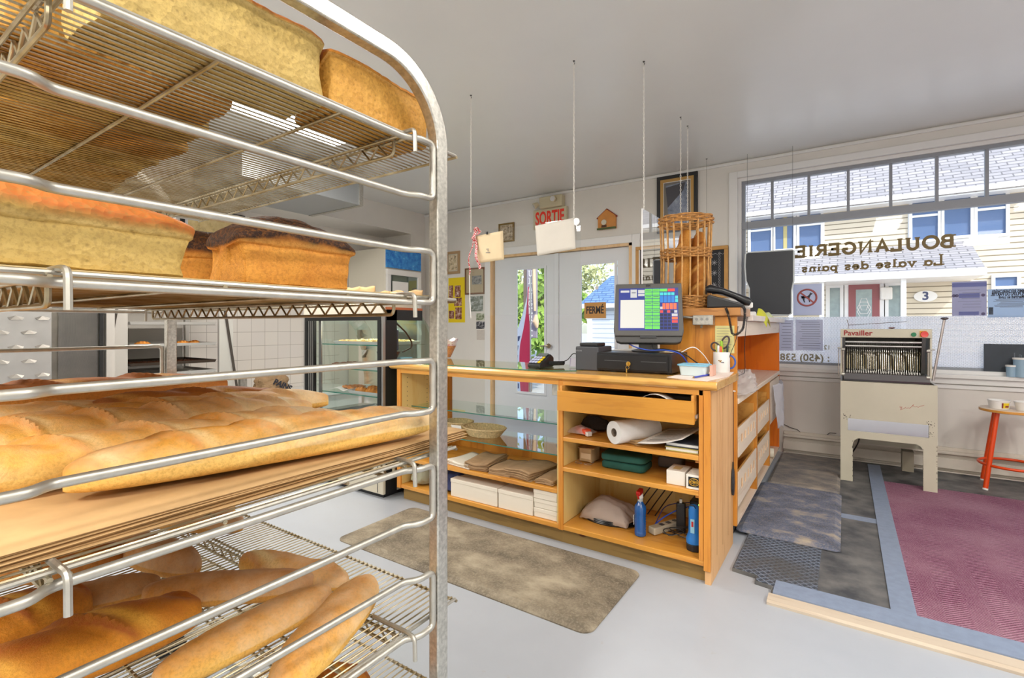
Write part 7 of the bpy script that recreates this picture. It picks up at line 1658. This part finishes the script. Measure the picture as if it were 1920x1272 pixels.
# top shelf: crumbly flat pastries; 2nd: croissants; 3rd: chocolate pastries
tray('pastry_tray', -3.16, -2.62, CY0+.09, CY0+.42, SHZ[0], 'pale tray of crumbly pastry on the top shelf of the refrigerated case', group='trays in the refrigerated case')
random.seed(3); mb = MB()
def lumps(name, x0, x1, y0, y1, z, n, r_, m, label, kind=None, cat='pastry'):
    mb = MB()
    for k in range(n):
        c_ = V((random.uniform(x0, x1), random.uniform(y0, y1), z+r_*.4)); s = r_*random.uniform(.6, 1.2); mb.obox(c_, (s*2, s*1.6, s), (random.uniform(-.4, .4), random.uniform(-.4, .4), random.uniform(0, 3)))
    return tag(mb.build(name, m), label, cat, kind=kind)
lumps('crumble_topping', -3.13, -2.65, CY0+.10, CY0+.40, SHZ[0]+.012, 520, .014, plain('pale_crumble', S(236, 206, 140), .8), 'pale crumble pastry covering the tray on the top case shelf', 'stuff')
lumps('chopped_nuts', -3.22, -3.02, CY0+.10, CY0+.3, SHZ[1]+.014, 160, .013, plain('dark_nuts', S(120, 64, 34), .6), 'dark nutty pastry topping at the left of the middle case shelf', 'stuff')
tray('pastry_tray', -2.98, -2.60, CY0+.09, CY0+.45, SHZ[1], 'pale tray of golden rolls on the middle shelf of the refrigerated case', group='trays in the refrigerated case')
tray('pastry_tray', -3.0, -2.60, CY0+.09, CY0+.45, SHZ[2], 'pale tray of croissants on the lowest glass shelf of the refrigerated case', group='trays in the refrigerated case')
k = 0
for j in range(3):
    for i in range(3):
        croissant((-2.93+.12*i, CY0+.14+.11*j, SHZ[2]+.004), .105, .3+.2*i, 'golden croissant in the tray on the lowest glass shelf of the pastry case', 'croissants in the refrigerated case'); 
        croissant((-2.93+.12*i, CY0+.14+.11*j, SHZ[1]+.004), .095, 2.2+.2*i, 'golden roll-shaped croissant in the tray on the middle shelf of the pastry case', 'croissants on the middle case shelf')
lumps('nut_cluster', -3.16, -3.05, CY0+.16, CY0+.28, SHZ[2]+.02, 90, .013, plain('caramel_nuts', S(196, 128, 66), .5), 'caramel nut cluster on white paper at the left of the lowest case shelf', 'stuff')
tag(MB().grid(lambda u, v: V((-3.24+.22*u, CY0+.09+.3*v, SHZ[2]+.004+.02*abs(sin(u*4+v*3)))), 12, 12).build('crumpled_tissue', paperm, solid=.001), 'white wrapping tissue under the caramel nut cluster', 'paper')
tray('metal_tray', -3.2, -2.65, CY0+.10, CY0+.50, .5005, 'steel tray on the floor of the refrigerated case', stainless, .015)
tag(MB().lathe([(.03, 0), (.045, .01), (.04, .03), (.02, .035)], (-2.68, CY0+.14, .517), 20).build('tartlet', pastry, smooth=True), 'single small tartlet at the right of the steel case tray', 'pastry')
# things on the case and beside it: kraft bags on top, dark scale and lamp arm at the customer side
for k, (px, pw, pt, lb) in enumerate(((662, 34, 538, 'kraft coffee bag standing at the left on the pastry case, behind the dark-topped loaf'), (690, 30, 537, 'kraft coffee bag, second from the left on the pastry case'), (716, 30, 546, 'low kraft bag in the middle of the row on the pastry case'), (742, 26, 545, 'kraft bag leaning right on the pastry case'), (776, 26, 544, 'kraft bag with dark shadowed side at the right of the row'))):
    a, b_ = P(px-pw/2, 560, Y=2.42), P(px+pw/2, pt, Y=2.42); z0 = 1.301
    t = MB().grid(lambda u, v: V((a.x+(b_.x-a.x)*u+(.01*k-.02)*v, 2.42+(.045*(1-v)+.004)*(1 if False else 1)*sin(pi*u)*.6, z0+(b_.z-z0)*v+.004*sin(u*8+k))), 12, 8)
    vs0 = list(t.v); t.grid(lambda u, v: V((a.x+(b_.x-a.x)*u+(.01*k-.02)*v, 2.42-(.045*(1-v)+.004)*sin(pi*u)*.6, z0+(b_.z-z0)*v+.004*sin(u*8+k))), 12, 8)
    if b_.x < CX1: pass
    tag(t.build('kraft_bag', kraft, smooth=True, solid=.002), lb, 'bag', 'kraft coffee bags in a row')
# black band, cone and bent arm at the right end of the case
B(CX1-.004, CX1+.001, CY0+.03, CY1-.2, 1.19, 1.262).build('black_band', blk, cs_)
bm_ = thing('filter_stand', 'black cone holder with smoked hopper and bent arm at the pastry case right end', 'kitchen tool', (-2.61, 2.36, .8455))
MB().lathe([(.02, 0), (.025, .03), (.075, .115), (.08, .12), (.08, .13)], (-2.62, 2.36, .846), 20).build('filter_cone', blackp, bm_, smooth=True)
MB().obox((-2.62, 2.36, 1.055), (.10, .1, .15), (.1, .1, 0)).build('hopper', plain('smoked_plastic', S(60, 84, 110), .2), bm_, bevel=.01)
MB().tube(fillet([(-2.56, 2.36, 1.18), (-2.56, 2.46, 1.11), (-2.56, 2.52, 1.04), (-2.56, 2.52, 1.00), (-2.57, 2.44, .97)], .02), .006, 8).build('lamp_arm', blackp, bm_, smooth=True)
tag(B(-2.66, -2.56, 2.42, 2.53, .852, .93).build('blue_packet', plain('pale_blue_packet', S(150, 196, 226), .4), bevel=.006), 'pale blue packet at the right end inside the pastry case', 'packet')
# tall drinks fridge
fr_ = thing('drinks_fridge', 'tall white drinks fridge with blue header panel against the left wall', 'fridge', (-5.1, 4.5, 0))
FX, FY0, FY1, FZ = -4.74, 4.235, 4.85, 2.14
B(-5.48, FX-.03, FY0, FY1, .05, FZ).build('cabinet', plain('fridge_white', S(222, 216, 200), .4), fr_, bevel=.008)
B(-5.45, FX-.05, FY0+.03, FY1-.03, 0, .05).build('plinth', blackp, fr_)
def blue_mat():
    m, n, l, b = nt('blue_water_header'); v = coords(n, l); t_ = noi(n, l, v, 14, 5, .7)
    l.new(ramp(n, l, t_, [(.4, S(30, 110, 200)), (.62, S(70, 160, 226)), (.75, S(220, 236, 246))]), b.inputs['Base Color']); b.inputs['Roughness'].default_value = .3; return m
B(FX-.03, FX, FY0+.01, FY1-.01, 1.89, FZ-.01).build('header_panel', blue_mat(), fr_)
dd = MB()
for a in ((FY0+.01, FY1-.01, 1.80, 1.87), (FY0+.01, FY1-.01, .15, .22), (FY0+.01, FY0+.07, .22, 1.80), (FY1-.07, FY1-.01, .22, 1.80)): dd.box(FX-.03, FX+.005, a[0], a[1], a[2], a[3])
d_ = dd.build('fridge_door', whitep, fr_, bevel=.004)
B(FX-.02, FX-.012, FY0+.07, FY1-.07, .22, 1.80).build('door_glass', glass('fridge_glass', (.6, .7, .72, 1), 1, .15), d_)
B(FX+.006, FX+.008, FY0+.09, FY0+.36, 1.38, 1.72).build('paper_notice', paperm, fr_)
# AC duct / bulkhead fixture
dtm = plain('galvanised_duct', S(168, 172, 174), .4, .5)
q = P(679, 386, Y=3.3)
du = thing('ceiling_duct', 'grey rectangular metal duct hanging below the ceiling at the back left', 'duct', (-4.4, 2.7, 2.36))
B(-4.9, q.x, 2.1, 3.3, q.z, q.z+.21).build('duct_box', dtm, du, bevel=.004)
B(-4.9, q.x+.008, 3.262, 3.308, q.z-.006, q.z+.216).build('duct_flange', steel, du)
# framed poster on the left wall
po = thing('framed_poster', 'black-framed sepia print on the left wall behind the loaves', 'picture', (XL+.02, 2.53, 1.55))
y0, y1, z0, z1 = P(338, 430, X=XL+.02).y, P(458, 430, X=XL+.02).y, 1.50, 2.36
mb = MB()
for a in ((y0, y1, z1-.035, z1), (y0, y1, z0, z0+.035), (y0, y0+.035, z0, z1), (y1-.035, y1, z0, z1)): mb.box(XL+.0135, XL+.04, *a)
mb.build('frame', blackp, po); B(XL+.0135, XL+.02, y0+.035, y1-.035, z0+.035, z1-.035).build('mount', whitep, po)
B(XL+.0201, XL+.022, y0+.07, y1-.07, z0+.07, z1-.07).build('print', art('sepia_print', [S(150, 128, 96), S(222, 198, 140), S(236, 216, 164)], 5), po)
# sheet-pan rack with croissants
RXf = -4.42; ry0, ry1 = P(241, 647, X=RXf).y, P(410, 647, X=RXf).y
pr_ = thing('sheet_pan_rack', 'pale sheet pan rack with trays against the tiled wall', 'rack', (-4.7, (ry0+ry1)/2, 0))
alu = plain('pale_aluminium', S(206, 202, 196), .4, .45)
for y in (ry0-.12, ry1+.005): B(RXf-.03, RXf, y, y+.115, .0, 1.75).build('upright', alu, pr_)
for y in (ry0-.02, ry1+.01): B(RXf-.68, RXf-.64, y, y+.03, .0, 1.75).build('upright', alu, pr_)
MB().box(RXf-.68, RXf, ry0-.12, ry1+.12, 1.75, 1.78).box(RXf-.68, RXf, ry0-.12, ry1+.12, .05, .08).build('end_plate', alu, pr_)
B(RXf-.675, RXf-.67, ry0, ry1, .08, 1.75).build('back_sheet', plain('grey_back', S(196, 190, 182), .6), pr_)
TZS = [P(300, y, X=RXf).z for y in (608, 649, 684, 704)]
rails_ = MB()
for z_ in TZS: rails_.box(RXf-.64, RXf-.03, ry0-.004, ry0+.012, z_-.008, z_-.005).box(RXf-.64, RXf-.03, ry1-.012, ry1+.004, z_-.008, z_-.005)
rails_.build('runner', alu, pr_)
for i, z_ in enumerate(TZS):
    tray('sheet_pan', RXf-.6, RXf-.02, ry0+.02, ry1-.02, z_-.0045, ['upper empty sheet pan in the tray rack at the back left', 'sheet pan of croissants in the tray rack at the back left', 'blackened sheet pan below the croissants in the tray rack', 'lowest sheet pan in view in the tray rack'][i], alu if i != 2 else plain('burnt_pan', S(70, 56, 44), .5, .4), .022)
z_ = TZS[1]
for j, yy in enumerate((ry0+.13, ry0+.42, ry0+.52)):
    croissant((RXf-.12-.02*j, yy, z_), .10, 1.3+.3*j, ['left croissant on the sheet pan at the back left', 'middle croissant on the sheet pan behind the grey rack post', 'right croissant on the sheet pan at the back left'][j], 'croissants on the sheet pan')
lumps('burnt_crumbs', RXf-.4, RXf-.08, ry0+.08, ry1-.08, TZS[2], 260, .010, plain('burnt_brown', S(96, 52, 26), .7), 'dark brown baked remains on the blackened sheet pan', 'stuff')
for (pa, pb, lb) in (((215, 600), (194, 712), 'dark slanted strap left of the tray rack'), ((425, 600), (446, 738), 'dark slanted strap right of the tray rack')):
    a, b_ = P(*pa, X=RXf+.01), P(*pb, X=RXf+.01); dirv = (a-b_).normalized(); s = MB().tube([a+dirv*.45, b_-dirv*((b_.z-.008)/dirv.z)], .010, 6)
    tag(s.build('slanted_strap', plain('dark_strap', S(60, 52, 44), .6) if 'dark_strap' not in MATS else MATS['dark_strap']), lb, 'strap')
# stainless oven with louvred panel at far left
ov = thing('deck_oven', 'stainless steel oven with rows of slotted vents at the far left', 'oven', (-4.3, .6, 0))
ox = -4.0
B(ox-.9, ox, .1, .93, .05, 2.1).build('oven_body', stainless, ov, bevel=.004); B(ox-.88, ox-.02, .12, .91, 0, .05).build('oven_plinth', blackp, ov)
lv_ = MB()
for r_ in range(16):
    for k in range(7): 
        y = .16+.115*k+(.055 if r_ % 2 else 0); z_ = .35+.085*r_
        if y < .86: lv_.add([(ox+.0005, y, z_), (ox+.014, y+.012, z_-.012), (ox+.014, y+.06, z_-.012), (ox+.0005, y+.072, z_), (ox+.0005, y+.036, z_+.012)], [(0, 1, 2, 3), (0, 3, 4), (0, 4, 1), (3, 2, 4), (1, 4, 2)])
lv_.build('vent_slots', plain('vent_grey', S(128, 124, 118), .4, .7), ov)
pf = thing('proofing_cabinet', 'tall steel cabinet with a dim glass door between oven and tray rack', 'cabinet', (-4.3, 1.1, 0))
B(ox-.36, ox-.05, .94, 1.20, .0, 2.1).build('cabinet_body', plain('brushed_dark_steel', S(140, 136, 128), .35, .8, var=.3, vscale=8), pf)
B(ox-.05, ox-.03, .965, 1.16, .3, 1.95).build('door_glass', glass('smoked_door', (.7, .7, .68, 1), 1, .1), pf)
B(ox-.03, ox-.01, 1.165, 1.185, .05, 2.05).build('door_seal', blk, pf); B(ox-.36, ox-.03, 1.205, 1.25, 0, 2.05).build('side_post', alu, pf)
# crumpled bakery bag and steel bracket on a worktop by the tiled wall
wt = thing('worktop', 'white worktop along the tiled wall behind the baguettes', 'worktop', (-4.9, 3.2, 0))
B(-5.485, -4.75, 2.42, 3.95, .38, .42).build('top_board', whitep, wt, bevel=.004); B(-5.46, -4.8, 2.46, 3.9, .0, .38).build('base_unit', plain('white_laminate', S(226, 222, 216), .4), wt)
q = P(508, 720, X=-5.0)
def cbag(u, v):
    q_ = 2*pi*u; r_ = .15*(1-.15*v)*(1+.22*nz((cos(q_), sin(q_), v*1.5), 2.5, 9)+.1*abs(nz((cos(q_)*2, sin(q_)*2, v*3), 4, 4))); 
    if v > .75: r_ *= 1-(v-.75)*1.2
    return V((-5.0+r_*.8*cos(q_), q.y+r_*1.25*sin(q_), .421+.24*v+.02*nz((cos(q_), sin(q_), v), 3, 2)))
bb_ = thing('bakery_bag', 'crumpled brown paper bag with black print standing by the tiled wall', 'bag', (-5.0, q.y, .421))
MB().grid(cbag, 48, 20, cu=True).build('bag_paper', kraftd, bb_, smooth=False, solid=.001)
tt = text('PAINS', .08, darkprint, bb_, (-4.85, q.y+.04, .535), rot=(pi/2, .5, R(75)), bold=.004, sx=.9)
br = thing('steel_bracket', 'grey steel bracket arm at the tiled wall behind the darkest baguette', 'bracket', (-4.7, 2.3, .6))
MB().tube([P(405, 752, X=-4.6), P(468, 735, X=-4.6)], .022, 4).box(-4.62, -4.58, P(455, 740, X=-4.6).y-.03, P(455, 740, X=-4.6).y+.03, P(455, 742, X=-4.6).z, P(455, 707, X=-4.6).z).build('bracket_arm', steel, br)
# white floral basket corner behind the counter end
q = P(840, 672, Z=TZ)
fb = thing('bread_basket', 'small orange wicker basket lined with printed cloth behind the rack post on the counter', 'basket', (q.x-.02, q.y, TZ+.007))
c0 = (q.x-.02, q.y, TZ+.0068)
MB().lathe([(.035, 0), (.075, .085), (.078, .088), (.074, .088), (.034, .004)], c0, 28).build('basket_wall', plain('orange_wicker', S(226, 160, 100), .6, var=.4, vscale=70, bmp=.5), fb)
MB().grid(lambda u, v: V((c0[0]+(.070+.02*v)*cos(2*pi*u), c0[1]+(.070+.02*v)*sin(2*pi*u), c0[2]+.08+.055*v+.012*sin(10*pi*u)*v)), 60, 6, cu=True).build('cloth_liner', art('floral_cloth', [S(236, 226, 222), S(240, 232, 228), S(200, 120, 130)], 60), fb, smooth=True, solid=.0015)
